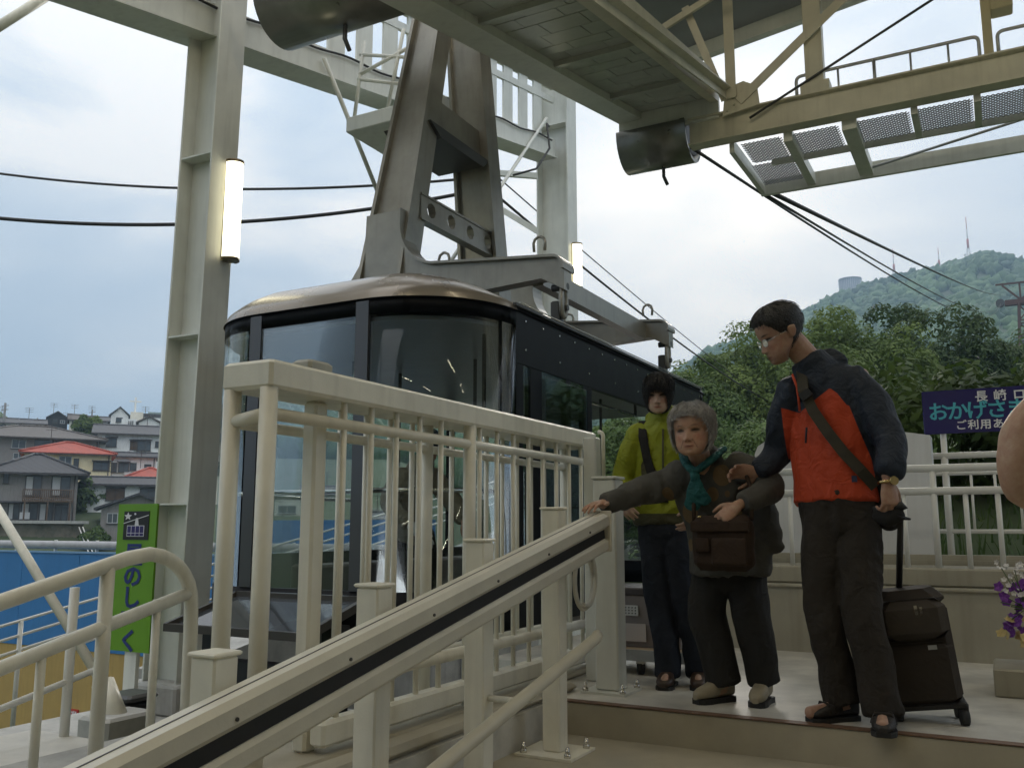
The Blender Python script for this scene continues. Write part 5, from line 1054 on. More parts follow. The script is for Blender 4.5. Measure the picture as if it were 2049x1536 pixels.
# ================================================================== people
def V3(*a): return Vector(a)
def limb(mb, pts, rad, n=14, flat=None, cap=.8):
    """rounded tapered limb through joints; rad: radius or (rx, ry) per joint with flat = direction of the rx axis"""
    P = [Vector(p) for p in pts]; rads = [(r, r) if not isinstance(r, (tuple, list)) else r for r in rad]; Q = []; RRs = []
    for i in range(len(P) - 1):
        for k in range(6):
            t = k / 6; p0 = P[max(i - 1, 0)]; p1, p2 = P[i], P[i + 1]; p3 = P[min(i + 2, len(P) - 1)]
            c = .5 * ((2 * p1) + (p2 - p0) * t + (2 * p0 - 5 * p1 + 4 * p2 - p3) * t * t + (3 * p1 - p0 - 3 * p2 + p3) * t ** 3)
            Q.append(c); RRs.append(tuple(a + (b - a) * t for a, b in zip(rads[i], rads[i + 1])))
    Q.append(P[-1]); RRs.append(rads[-1])
    T = [(Q[min(i + 1, len(Q) - 1)] - Q[max(i - 1, 0)]).normalized() for i in range(len(Q))]
    u = Vector(flat) if flat else T[0].orthogonal(); rings = []
    def ring(c, t, u, a, b): w = t.cross(u); return [c + u * a * math.cos(2 * math.pi * k / n) + w * b * math.sin(2 * math.pi * k / n) for k in range(n)]
    us = []
    for t in T: u = (u - t * u.dot(t)).normalized(); us.append(u.copy())
    for j in (3, 2, 1):
        s = j / 3.2; rings.append(ring(Q[0] - T[0] * RRs[0][0] * s * .8, T[0], us[0], RRs[0][0] * math.sqrt(1 - s * s), RRs[0][1] * math.sqrt(1 - s * s)))
    for c, t, uu_, (a, b) in zip(Q, T, us, RRs): rings.append(ring(c, t, uu_, a, b))
    for j in (1, 2, 3):
        s = j / 3.2; rings.append(ring(Q[-1] + T[-1] * RRs[-1][0] * s * cap, T[-1], us[-1], RRs[-1][0] * math.sqrt(1 - s * s), RRs[-1][1] * math.sqrt(1 - s * s)))
    return mb.loft(rings)
def hand(mb, w, d, n, thumb, curl=(.3, .4, .3), sc=1.0, spread=.06, thumb_in=.4):
    """w wrist, d pointing direction, n palm normal (fingers curl towards it), thumb +1/-1 along d x n"""
    d = Vector(d).normalized(); n = Vector(n); n = (n - d * n.dot(d)).normalized(); s = d.cross(n) * thumb; w = Vector(w)
    rings = []
    for t, hw, th in ((-.01, .026, .021), (.02, .031, .020), (.05, .039, .018), (.085, .041, .015), (.098, .036, .011)):
        c = w + d * t * sc; rings.append([c + s * (hw * sc * math.cos(2 * math.pi * k / 12)) + n * (th * sc * math.sin(2 * math.pi * k / 12)) for k in range(12)])
    mb.loft(rings)
    for i, (off, L, r) in enumerate(((.029, .95, .0088), (.0095, 1.06, .009), (-.0105, 1.0, .0087), (-.029, .78, .0078))):
        p = w + d * (.088 - .004 * abs(i - 1)) * sc + s * off * sc; dd = (d + s * (off / .03) * spread).normalized(); pts = [p - dd * .02 * sc, p]; a = 0
        for L0, c in ((.046, curl[0]), (.029, curl[1]), (.023, curl[2])):
            a += c; p = p + (dd * math.cos(a) + n * math.sin(a)) * L0 * L * sc; pts.append(p.copy())
        limb(mb, pts, [r * sc * 1.05, r * sc * 1.05, r * sc, r * sc * .95, r * sc * .8], 8)
    p = w + d * .022 * sc + s * .028 * sc + n * .006 * sc; td = (d * .75 + s * .75 + n * thumb_in).normalized(); td2 = (d * .95 + s * .2 + n * (thumb_in + .3)).normalized()
    limb(mb, [p - td * .015 * sc, p + td * .035 * sc, p + td * .045 * sc + td2 * .028 * sc, p + td * .045 * sc + td2 * .052 * sc], [.015 * sc, .0125 * sc, .0105 * sc, .008 * sc], 8)
def frame(f, up=(0, 0, 1), roll=0.0):
    f = Vector(f).normalized(); u = Vector(up); u = (u - f * u.dot(f)).normalized(); s = f.cross(u)    # s: to the person's right
    if roll: q = Matrix.Rotation(roll, 3, f); u = q @ u; s = q @ s
    return s, f, u
PZ = [0, .03, .08, .15, .22, .30, .38, .45, .52, .60, .68, .76, .84, .91, .96, .99, 1.0]
PW = [.07, .15, .215, .262, .29, .307, .322, .332, .338, .342, .345, .338, .310, .252, .18, .09, .01]
PF = [.30, .375, .41, .415, .415, .412, .405, .392, .385, .402, .405, .392, .345, .265, .185, .09, .01]
PB = [.10, .12, .10, .05, -.06, -.22, -.34, -.41, -.45, -.475, -.48, -.465, -.415, -.325, -.225, -.11, -.01]
def g2(a, s): return math.exp(-(a / s) ** 2)
def head_point(az, z, off=0.0, feat=True, puff=None, wide=1.0):
    """local head surface point (x right, y forward, z up from chin) in units of head height"""
    w = np.interp(z, PZ, PW) * wide; f = np.interp(z, PZ, PF); b = np.interp(z, PZ, PB); cy = (f + b) / 2 * .9 + .0; c, s = math.cos(az), math.sin(az)
    e = 2 / 2.25; x = w * math.copysign(abs(s) ** e, s); yy = (f - cy) if c > 0 else (cy - b); y = cy + yy * math.copysign(abs(c) ** e, c)
    if feat and c > 0:
        fr = min(1, c * 1.6); ax = abs(x)
        nz_ = np.interp(z, [.27, .30, .33, .36, .45, .53, .58], [0, .055, .105, .098, .055, .018, 0]) * g2(x, .040 + .02 * g2(z - .32, .04))
        y += fr * (nz_ + .026 * g2(ax - .055, .028) * g2(z - .315, .026) - .042 * g2(ax - .145, .085) * g2(z - .495, .045) + .024 * g2(ax - .15, .05) * g2(z - .488, .026) + .014 * g2(ax - .13, .09) * g2(z - .58, .03)
             + .016 * g2(ax - .21, .07) * g2(z - .40, .06) + .020 * g2(x, .085) * g2(z - .212, .016) + .022 * g2(x, .075) * g2(z - .168, .018) - .016 * g2(x, .10) * g2(z - .19, .008) - .012 * g2(x, .07) * g2(z - .125, .022) + .018 * g2(x, .08) * g2(z - .06, .04))
    r = Vector((x, y, z)); 
    if off: 
        d = Vector((x, (y - cy) * .9, (z - .55) * .9)); r = r + d.normalized() * off
    return r
def head_mesh(mb, c, fr, H, wide=1.0):
    """c: position of head centre (z=.5 level), fr: frame"""
    s, f, u = fr
    def Wd(p): return Vector(c) + s * p.x * H + f * p.y * H + u * (p.z - .5) * H
    zs = sorted(set(PZ[:-1]) | {round(z, 3) for z in np.arange(.02, .62, .02)} | {.995}); rings = []
    for z in zs: rings.append([Wd(head_point(2 * math.pi * k / 72, z, wide=wide)) for k in range(72)])
    mb.loft(rings)
    for sg in (-1, 1):
        limb(mb, [Wd(Vector((sg * .335 * wide, -.05, .38))), Wd(Vector((sg * .37 * wide, -.075, .46))), Wd(Vector((sg * .385 * wide, -.085, .54)))], [(.035 * H, .06 * H), (.03 * H, .085 * H), (.028 * H, .08 * H)], 10, flat=s)
    return Wd
def solidify_remesh(mb, name, voxel, smooth_it, m):
    me = mb.mesh(name + '_src', None); o = bpy.data.objects.new(name + '_src', me); COL.objects.link(o)
    md = o.modifiers.new('r', 'REMESH'); md.mode = 'VOXEL'; md.voxel_size = voxel; md.use_smooth_shade = True
    if smooth_it: ms = o.modifiers.new('s', 'SMOOTH'); ms.factor = .5; ms.iterations = smooth_it
    bpy.context.view_layer.update(); r = bpy.data.meshes.new_from_object(o.evaluated_get(bpy.context.evaluated_depsgraph_get()))
    bpy.data.objects.remove(o); bpy.data.meshes.remove(me); r.name = name; r.materials.clear()
    for x in (m if isinstance(m, (list, tuple)) else [m]): r.materials.append(x)
    r.polygons.foreach_set('use_smooth', [True] * len(r.polygons)); return r
def folds(me, amp, sc=7.0, seed=0, fn=None):
    n = len(me.vertices); co_ = np.empty(n * 3, np.float32); me.vertices.foreach_get('co', co_); co_ = co_.reshape(-1, 3); no = np.empty(n * 3, np.float32); me.vertices.foreach_get('normal', no); no = no.reshape(-1, 3)
    d = np.empty(n)
    for i, p in enumerate(co_):
        q = Vector((p[0] * sc, p[1] * sc, p[2] * sc * .55 + seed)); w = noise.noise(q * .5 + Vector((seed, 3, 1))) * 1.4; a = noise.noise(Vector((q.x + w, q.y + w * .6, q.z * 1.25 + w))); b = noise.noise(q * 2.3 + Vector((0, seed, 7)))
        d[i] = (1 - 2.2 * abs(a)) * .75 + b * .35
        if fn: d[i] *= fn(p)
    co_ += no * (d * amp)[:, None]; me.vertices.foreach_set('co', co_.ravel()); me.update()
def face_mats(me, fn):
    n = len(me.polygons); c = np.empty(n * 3, np.float32); me.polygons.foreach_get('center', c); no = np.empty(n * 3, np.float32); me.polygons.foreach_get('normal', no)
    c = c.reshape(-1, 3); no = no.reshape(-1, 3); me.polygons.foreach_set('material_index', [fn(a, b) for a, b in zip(c, no)]); me.update()
def mask_attr(me, fn):
    n = len(me.vertices); co_ = np.empty(n * 3, np.float32); me.vertices.foreach_get('co', co_); at = me.attributes.new('mask', 'FLOAT', 'POINT'); at.data.foreach_set('value', np.array([fn(p) for p in co_.reshape(-1, 3)], np.float32))
def two_tone(m, c2):
    nt = m.node_tree; b = nt.nodes['Principled BSDF']; src = b.inputs['Base Color'].links[0].from_socket; at = nt.nodes.new('ShaderNodeAttribute'); at.attribute_name = 'mask'
    mr = nt.nodes.new('ShaderNodeMapRange'); mr.inputs['From Min'].default_value = -.0015; mr.inputs['From Max'].default_value = .0015; nt.links.new(at.outputs['Fac'], mr.inputs['Value'])
    x = nt.nodes.new('ShaderNodeMix'); x.data_type = 'RGBA'; x.inputs['B'].default_value = lin(c2); nt.links.new(mr.outputs[0], x.inputs['Factor']); nt.links.new(src, x.inputs['A']); nt.links.new(x.outputs['Result'], b.inputs['Base Color']); return m
def skinmat(name, c):
    m = mat(name, c, .5, bump=.12, bs=180, spec=.35); nt = m.node_tree; b = nt.nodes['Principled BSDF']; at = nt.nodes.new('ShaderNodeAttribute'); at.attribute_name = 'tint'
    mx_ = nt.nodes.new('ShaderNodeMix'); mx_.data_type = 'RGBA'; mx_.blend_type = 'MULTIPLY'; mx_.inputs['Factor'].default_value = 1; mx_.inputs['A'].default_value = lin(c); nt.links.new(at.outputs['Color'], mx_.inputs['B']); nt.links.new(mx_.outputs['Result'], b.inputs['Base Color'])
    b.inputs['Subsurface Weight'].default_value = .12; b.inputs['Subsurface Radius'].default_value = (.012, .004, .002); return m
def tint_face(me, c, fr, H, brow=.16, lips=(.80, .50, .48), old=0.0, eye_w=1.0, stubble=0.0):
    s, f, u = fr; at = me.color_attributes.new('tint', 'FLOAT_COLOR', 'POINT'); n = len(me.vertices); co_ = np.empty(n * 3, np.float32); me.vertices.foreach_get('co', co_); co_ = co_.reshape(-1, 3); out = np.ones((n, 4), np.float32)
    rel = (co_ - np.array(c)) / H; X = rel @ np.array(s); Yf = rel @ np.array(f); Z = rel @ np.array(u) + .5; ok = (Yf > .05) & (Z > -.02) & (Z < 1.02) & (np.abs(X) < .5); ax = np.abs(X)
    def soft(v, w): return np.clip(1 - v / w, 0, 1)
    br = soft(np.abs(Z - (.585 + .02 * np.sin((ax - .05) * 14))), .022) * soft(np.abs(ax - .145), .10) * 1.6; br = np.clip(br, 0, 1) * (1 - brow)
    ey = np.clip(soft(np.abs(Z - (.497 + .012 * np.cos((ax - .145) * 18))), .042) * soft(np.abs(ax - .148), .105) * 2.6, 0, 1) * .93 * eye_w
    lp = np.clip(soft(np.abs(Z - .19), .036) * soft(ax, .125) * 2.0, 0, 1); ml = np.clip(soft(np.abs(Z - .190), .015) * soft(ax, .12) * 2, 0, 1) * .7
    nos = np.clip(soft(np.abs(Z - .295), .016) * soft(np.abs(ax - .04), .03) * 2, 0, 1) * .6
    fold_shade = np.clip(soft(np.abs(ax - (.09 + (.33 - Z) * .45)), .014) * ((Z > .16) & (Z < .33)), 0, 1) * .5 * old; bag_shade = soft(np.abs(Z - .455), .016) * soft(np.abs(ax - .15), .09) * .5 * old  # shade of cheek folds and under-eye bags, painted into the skin tint
    stb = stubble * soft(np.abs(Z - .12), .16) * (Yf > .1)
    k = (1 - br) * (1 - ey) * (1 - ml) * (1 - nos) * (1 - fold_shade) * (1 - bag_shade) * (1 - stb * .4); k = np.where(ok, k, 1)
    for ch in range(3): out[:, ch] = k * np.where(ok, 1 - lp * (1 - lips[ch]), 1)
    chk = np.clip(soft(np.hypot(ax - .2, Z - .36), .12), 0, 1) * .18 * ok; out[:, 1] *= 1 - chk; out[:, 2] *= 1 - chk
    for i in range(n):
        p = co_[i]; v = 1 + .10 * noise.noise(Vector((p[0] * 55, p[1] * 55, p[2] * 55))) + .09 * noise.noise(Vector((p[0] * 160, p[1] * 160, p[2] * 160))); out[i, 0] *= v; out[i, 1] *= v * v; out[i, 2] *= v * v
    at.data.foreach_set('color', out.ravel())
def hair_mesh(Wd, H, hairline, off, m, name, parent, jit=.012, strands=900, sl=.10, seed=1, wide=1.0, sw=.0016, lift=.3, curl=0.0, m2=None):
    """hair shell above hairline(az)->z with uneven surface, plus loose strands"""
    g = random.Random(seed); mb = MB(); n = 64; hl0 = hairline; hairline = lambda a: hl0(a) + .035 * noise.noise(Vector((a * 5.3, seed, 0))) + .02 * noise.noise(Vector((a * 13.0, seed, 4))); m_ = 18; rings = []
    for j in range(m_ + 1):
        rg = []
        for k in range(n):
            az = 2 * math.pi * k / n; a = az if az <= math.pi else az - 2 * math.pi; z0 = hairline(a); t = j / m_; z = z0 + (.997 - z0) * math.sin(t * math.pi / 2); o = (off(a, z) if callable(off) else off) * min(1, .15 + t * 5)
            p = head_point(az, max(z, 0), 0, False, wide=wide); q = head_point(az, max(z, 0), o * (1 + jit * 14 * noise.noise(Vector((math.cos(az) * 3.1, math.sin(az) * 3.1, z * 5 + seed)))), False, wide=wide)
            if z < 0: q.z = z
            rg.append(Wd(q))
        rings.append(rg)
    inner = [[Wd(head_point(2 * math.pi * k / n, max(0, hairline((2 * math.pi * k / n) if k <= n / 2 else 2 * math.pi * k / n - 2 * math.pi)), -.03, False)) for k in range(n)]]
    mb.loft(inner + rings); h = mb.obj(name, m, parent)
    ms = MB()
    for i in range(strands):
        az = g.uniform(-math.pi, math.pi); z0 = hairline(az); z = z0 + (1 - z0) * g.random() ** 1.0; o = off(az, z) if callable(off) else off; pts = []; tw = g.uniform(-.5, .5) + g.uniform(-1, 1) * curl * 3; st = g.random(); ud = 1 if g.random() > curl * .5 else -.6
        for q in range(4):
            t = q / 3; zz = min(max(z - ud * t * sl * (.6 + .8 * st), -.4, z0 - .09 * st), 1); p = head_point(az + tw * t * .3, min(max(zz, .02), .99), o * (1.02 + lift * t * g.random()) + .008, False, wide=wide)
            if zz < 0: p.z = zz
            pts.append(Wd(p))
        w = Vector((g.uniform(-1, 1), g.uniform(-1, 1), g.uniform(-1, 1))).normalized() * sw
        vs = []
        for q, p in enumerate(pts): ww = w * (1 - q / 3.2); vs += [p - ww, p + ww]
        ms.add(vs, [(0, 1, 3, 2), (2, 3, 5, 4), (4, 5, 7, 6)])
    ms.obj('loose_strands', m2 or m, h); return h
def shoe(mb, heel, toe, w=.045, h=.075, sole=.0):
    heel, toe = Vector(heel), Vector(toe); d = toe - heel; L = d.length; d.normalize(); s = Vector((d.y, -d.x, 0)); rings = []
    for t, ww, hh in ((0, .55, .85), (.06, .80, 1.0), (.2, .86, 1.05), (.38, .80, .98), (.52, .92, .80), (.68, 1.05, .62), (.84, .98, .50), (.95, .7, .38), (1.0, .35, .25)):
        c = heel + d * L * t; rg = []
        for k in range(16):
            a = 2 * math.pi * k / 16; x = math.cos(a); z = math.sin(a); zz = h * hh * (.5 + .5 * (abs(z) ** .7 * (1 if z > 0 else -1))); rg.append(c + s * w * ww * (abs(x) ** .7 * (1 if x > 0 else -1)) + Vector((0, 0, zz)))
        rings.append(rg)
    return mb.loft(rings)
def sole(mb, heel, toe, w, t):
    heel, toe = Vector(heel), Vector(toe); d = (toe - heel); L = d.length; d.normalize(); s = Vector((d.y, -d.x, 0)); out = []
    prof = [(-.01, .6), (.05, .95), (.3, .85), (.5, .92), (.7, 1.1), (.88, 1.0), (.98, .6)]
    poly = [(a, b) for a, b in prof] + [(a, -b) for a, b in reversed(prof)]
    return mb.prism(poly, lambda a, b: tuple(heel + d * L * a + s * w * b), lambda a, b: tuple(heel + d * L * a + s * w * b + Vector((0, 0, t))))
SKIN_M = skinmat('skin_man', (.36, .215, .15)); SKIN_O = skinmat('skin_elder', (.40, .235, .155)); SKIN_W = skinmat('skin_woman', (.42, .28, .21)); SKIN_R = skinmat('skin_arm', (.42, .26, .175))
def cloth(name, c, rough=.75, wr=.35, ws=14, var=.12, bs=700, bump=.15): return mat(name, c, rough, var=var, vs=9, bump=bump, bs=bs, wrinkle=wr, ws=ws, spec=.25)
HAIRB = mat('hair_black', (.010, .009, .008), .42, var=.3, vs=60, bump=.6, bs=140); HAIRG = mat('hair_grey', (.24, .23, .215), .6, var=.4, vs=40, bump=.6, bs=110)
# ------------------------------------------------------------------ man in the navy and orange jacket
man = thing('person', 'man in navy and orange jacket looking down at the old woman', 'person', (-.58, 4.2, 0))
mfr = frame((-.79, -.46, -.50), roll=R(-4)); mc = Vector((-.838, 4.215, 1.722)); MH = .252
b = MB(); WdM = head_mesh(b, mc, mfr, MH, .96)
limb(b, [(-.80, 4.25, 1.69), (-.735, 4.29, 1.60), (-.68, 4.31, 1.50)], [.060, .060, .078])
limb(b, [(-.68, 4.31, 1.50), (-.64, 4.32, 1.25), (-.63, 4.31, 1.0), (-.62, 4.3, .9)], [(.12, .075), (.14, .085), (.13, .08), (.13, .085)], flat=(1, -.1, 0))
limb(b, [(-.52, 4.29, 1.50), (-.40, 4.22, 1.20), (-.405, 4.12, 1.04)], [.05, .042, .026]); limb(b, [(-.80, 4.30, 1.45), (-.90, 4.38, 1.20), (-.99, 4.33, 1.08)], [.05, .042, .026])
limb(b, [(-.68, 4.3, .9), (-.71, 4.25, .46), (-.655, 4.29, .08)], [.075, .05, .036]); limb(b, [(-.56, 4.3, .9), (-.55, 4.22, .46), (-.49, 4.20, .08)], [.075, .05, .036])
limb(b, [(-.65, 4.29, .06), (-.78, 4.17, .04)], [.032, .028]); limb(b, [(-.49, 4.20, .06), (-.475, 4.03, .04)], [.032, .028])
hand(b, (-.405, 4.11, 1.015), (.08, -.16, -1), (-.55, .75, 0), 1, (.75, 1.0, .6), 1.02, .04, .5)
hand(b, (-.99, 4.325, 1.08), (-1, -.55, .12), (.1, -1, -.45), -1, (.35, .6, .5), 1.0)
body = solidify_remesh(b, 'body', .0046, 2, SKIN_M); tint_face(body, mc, mfr, MH, .10, stubble=.7, lips=(.85, .62, .6)); link('body', body, man)
j = MB(); sd_ = Vector((.97, -.22, .12))
limb(j, [(-.685, 4.305, 1.535), (-.665, 4.31, 1.47), (-.65, 4.315, 1.34), (-.645, 4.31, 1.15), (-.645, 4.305, .985), (-.645, 4.30, .935)], [(.095, .075), (.175, .10), (.192, .122), (.19, .128), (.198, .132), (.200, .132)], 20, flat=sd_, cap=.05)
limb(j, [(-.545, 4.29, 1.485), (-.46, 4.26, 1.36), (-.395, 4.21, 1.20), (-.39, 4.14, 1.085), (-.402, 4.115, 1.05)], [.072, .076, .070, .062, .054], cap=.2)
limb(j, [(-.80, 4.29, 1.455), (-.865, 4.34, 1.31), (-.90, 4.375, 1.19), (-.975, 4.335, 1.10)], [.080, .078, .066, .052])
limb(j, [(-.68, 4.30, 1.48), (-.70, 4.295, 1.54), (-.735, 4.28, 1.60)], [(.12, .10), (.095, .085), (.078, .074)], flat=sd_, cap=.1)
limb(j, [(-.60, 4.33, 1.575), (-.64, 4.385, 1.61), (-.71, 4.40, 1.615)], [.036, .045, .036])
NAVY = cloth('jacket_navy', (.016, .022, .034), .6, .5); ORNG = cloth('jacket_orange', (.42, .052, .016), .6, .55, ws=11)
jm = solidify_remesh(j, 'jacket', .0085, 4, two_tone(cloth('jacket_two_tone', (.016, .022, .034), .6, .5), (.42, .052, .016))); folds(jm, .0125, 8.5, 2)
def jd(c):
    x, y, z = c
    lim = float(np.interp(x, [-.86, -.775, -.772, -.63, -.60, -.56], [1.375, 1.345, 1.345, 1.445, 1.42, 1.36])); rb_ = float(np.interp(z, [.9, 1.12, 1.40], [-.445, -.475, -.565]))
    return min(lim - z, rb_ - x, x + .855, 4.36 - y)
mask_attr(jm, jd); jo = link('jacket', jm, man)
MB().tube([(-.792, 4.205, 1.52), (-.772, 4.192, 1.46), (-.765, 4.183, 1.40), (-.762, 4.178, 1.345)], .006, 6).obj('zip_strip', ORNG, jo)
MB().tube([(-.735, 4.175, 1.27), (-.742, 4.172, 1.20)], .005, 6).obj('pocket_zip', NAVY, jo)
MB().box((-.545, 4.172, 1.035), (.022, .006, .028)).obj('logo_patch', mat('patch_navy', (.01, .015, .05), .6), jo)
t_ = MB(); TRO = cloth('trousers_brown', (.030, .025, .020), .85, .5, 12)
limb(t_, [(-.635, 4.30, 1.03), (-.635, 4.30, .95), (-.63, 4.30, .86)], [(.165, .115), (.175, .125), (.17, .125)], 18, flat=(1, -.15, 0))
limb(t_, [(-.69, 4.30, .88), (-.705, 4.275, .68), (-.715, 4.245, .46), (-.69, 4.27, .26), (-.66, 4.29, .075)], [.108, .095, .078, .074, .078], cap=.1); limb(t_, [(-.565, 4.30, .88), (-.56, 4.265, .68), (-.55, 4.215, .46), (-.515, 4.21, .26), (-.49, 4.195, .06)], [.110, .097, .080, .076, .080], cap=.1)
tm = solidify_remesh(t_, 'trousers', .0085, 4, TRO); folds(tm, .012, 8, 5); link('trousers', tm, man)
SHB = mat('shoe_black', (.016, .014, .013), .55, bump=.3, bs=90)
for hl, to in (((-.615, 4.335, .018), (-.79, 4.165, .018)), ((-.492, 4.265, .018), (-.470, 4.00, .018))):
    q = MB(); shoe(q, hl, to, .046, .085); so_ = q.obj('shoe', SHB, man); sole(MB(), (hl[0], hl[1], 0), (to[0], to[1], 0), .047, .02).obj('sole', RUBBER, so_)
    hv, tv_ = Vector(hl), Vector(to); dd = (tv_ - hv); ss_ = Vector((dd.y, -dd.x, 0)).normalized()
    for q_ in (.42, .55, .66): p = hv + dd * q_; MB().tube([p + ss_ * .047 + V3(0, 0, .02), p + ss_ * .03 + V3(0, 0, .066 - .03 * (q_ - .4)), p - ss_ * .03 + V3(0, 0, .066 - .03 * (q_ - .4)), p - ss_ * .047 + V3(0, 0, .02)], .006, 6).obj('strap', TRO, so_)
hair_mesh(WdM, MH, lambda a: float(np.interp(abs(a), [0, .5, .85, 1.05, 1.25, 1.5, 1.75, 2.2, 3.2], [.80, .80, .76, .64, .52, .50, .36, .22, .18])), lambda a, z: float(np.interp(z, [.2, .45, .7, .9, 1], [.012, .025, .05, .075, .085])), HAIRB, 'hair', man, strands=700, sl=.09, seed=3, wide=.96, lift=.2)
gl_ = thing('eyeglasses', 'thin metal eyeglasses on the man\'s face', 'glasses', tuple(mc))
for sg in (-1, 1):
    ring = [WdM(Vector((sg * (.155 + .088 * math.cos(a)), .428 - .03 * abs(math.cos(a) * .5 + .5) * 1, .475 + .072 * math.sin(a)))) for a in np.linspace(0, 2 * math.pi, 24, endpoint=False)]
    MB().tube(ring, .0016, 6, closed=True).obj('rim', CHROME, gl_); MB().tube([WdM(Vector((sg * .245, .40, .49))), WdM(Vector((sg * .345, .2, .50))), WdM(Vector((sg * .35, -.06, .50)))], .0014, 6).obj('temple', CHROME, gl_)
    MB().add(ring, [tuple(range(24))]).obj('lens', glass('lens_glass_%d' % (sg + 1), (.93, .95, .95), 1.0), gl_)
MB().tube([WdM(Vector((-.067, .44, .49))), WdM(Vector((0, .465, .505))), WdM(Vector((.067, .44, .49)))], .0014, 6).obj('bridge', CHROME, gl_)
wa = thing('wristwatch', 'gold coloured metal watch on the man\'s wrist', 'watch', (-.403, 4.11, 1.03)); GOLD = mat('gold_metal', (.55, .42, .2), .22, metal=1)
MB().tube([(-.404 + .036 * math.cos(a), 4.112 + .032 * math.sin(a), 1.018 + .004 * math.cos(a)) for a in np.linspace(0, 2 * math.pi, 24, endpoint=False)], .0075, 8, closed=True).obj('bracelet', GOLD, wa); MB().cyl((-.378, 4.085, 1.02), .019, .010, 14, axis=(.6, -.8, .1)).obj('case', GOLD, wa)
# sling bag
sb = thing('sling_bag', 'dark sling bag on the man\'s hip with a broad strap across his chest', 'bag', (-.46, 4.3, .95)); STR = cloth('strap_olive', (.045, .040, .028), .7, .1)
spts = [(-.715, 4.34, 1.575), (-.755, 4.235, 1.535), (-.742, 4.175, 1.44), (-.70, 4.155, 1.34), (-.64, 4.145, 1.24), (-.58, 4.15, 1.15), (-.515, 4.165, 1.07), (-.465, 4.21, 1.00)]
rg = []
for i, p in enumerate(spts):
    p = Vector(p); a = Vector(spts[max(i - 1, 0)]); c = Vector(spts[min(i + 1, len(spts) - 1)]); t__ = (c - a).normalized(); nn_ = Vector((0, -1, .25)); s__ = t__.cross(nn_).normalized(); n2 = s__.cross(t__).normalized(); rg.append([p + s__ * .024 + n2 * .004, p - s__ * .024 + n2 * .004, p - s__ * .024 - n2 * .012, p + s__ * .024 - n2 * .012])
MB().loft(rg, smooth=False).obj('strap', STR, sb)
MB().box((-.728, 4.152, 1.415), (.052, .02, .035), M=Matrix.Rotation(R(-35), 3, 'Y')).obj('buckle', BLACKM, sb)
q = MB(); limb(q, [(-.455, 4.26, 1.04), (-.435, 4.29, .96), (-.43, 4.30, .86)], [(.05, .04), (.075, .055), (.06, .05)], 14, flat=(.6, -.8, 0)); bm2 = solidify_remesh(q, 'pouch', .009, 3, cloth('bag_black', (.014, .013, .012), .8, .3)); folds(bm2, .005, 9, 4); link('pouch', bm2, sb)
cp = thing('cap', 'black cap dangling beside the suitcase handle', 'cap', (-.41, 4.12, .84)); q = MB(); limb(q, [(-.455, 4.14, .875), (-.41, 4.13, .868), (-.37, 4.12, .878)], [(.03, .03), (.045, .04), (.03, .03)], 14); link('crown', solidify_remesh(q, 'crown', .008, 2, MATS['bag_black']), cp)
MB().bar((-.375, 4.115, .875), (-.335, 4.10, .860), .05, .008).obj('peak', MATS['bag_black'], cp)
# suitcase
sc_ = thing('suitcase', 'dark brown wheeled suitcase tilted beside the man', 'suitcase', (-.30, 4.52, 0)); SUI = cloth('suitcase_cloth', (.036, .028, .021), .8, .15)
Mx = Matrix.Translation((-.345, 4.47, .085)) @ Matrix.Rotation(R(9), 4, 'Z') @ Matrix.Rotation(R(-7), 4, 'Y') @ Matrix.Rotation(R(4), 4, 'X')
def sbx(c, d, m_, nm, bev=.03, par=sc_): q = MB().box(c, d, bev=bev); q.v = [tuple(Mx @ Vector(v)) for v in q.v]; return q.obj(nm, m_, par)
sbx((0, 0, .21), (.30, .20, .42), SUI, 'case'); sbx((0, 0, .435), (.295, .20, .09), SUI, 'top_dome', .04)
pk = sbx((0, -.105, .36), (.28, .10, .17), cloth('suitcase_pocket', (.050, .040, .030), .8, .2), 'front_pocket', .035); sbx((0, -.085, .13), (.285, .06, .26), SUI, 'lower_pocket', .025)
sbx((.02, -.152, .405), (.012, .006, .04), CHROME, 'zip_pull', 0, pk); sbx((.04, -.152, .40), (.010, .006, .035), CHROME, 'zip_pull', 0, pk); sbx((-.15, -.13, .37), (.016, .008, .05), mat('tag_cream', (.45, .42, .30), .6), 'name_tag', .003, pk); sbx((.06, -.117, .24), (.035, .004, .018), GALV, 'badge', 0)
sbx((0, 0, -.01), (.31, .21, .025), BLACKM, 'base_frame', .006)
for dx, dy in ((-.12, -.08), (.14, -.08), (-.12, .08), (.14, .08)):
    p = Mx @ Vector((dx, dy, -.02)); w_ = MB().cyl((p.x, p.y, .034), .034, .028, 16, axis=(.9, .3, 0)).obj('castor', RUBBER, sc_); MB().bx(p.x - .018, p.x + .018, p.y - .014, p.y + .014, .055, max(p.z, .06) + .01).obj('fork', BLACKM, w_)
ht = Vector((-.385, 4.115, .915)); base_ = Mx @ Vector((-.02, .06, .46)); br_ = base_ + Vector((.06, .02, 0))
MB().tube([base_, base_.lerp(Vector((-.362, 4.12, .90)), .55), Vector((-.362, 4.12, .90))], [.014, .014, .011], 8).obj('pole', BLACKM, sc_); MB().tube([(-.47, 4.135, .900), (-.355, 4.115, .918), (-.348, 4.115, .90)], .016, 10).obj('grip', BLACKM, sc_)
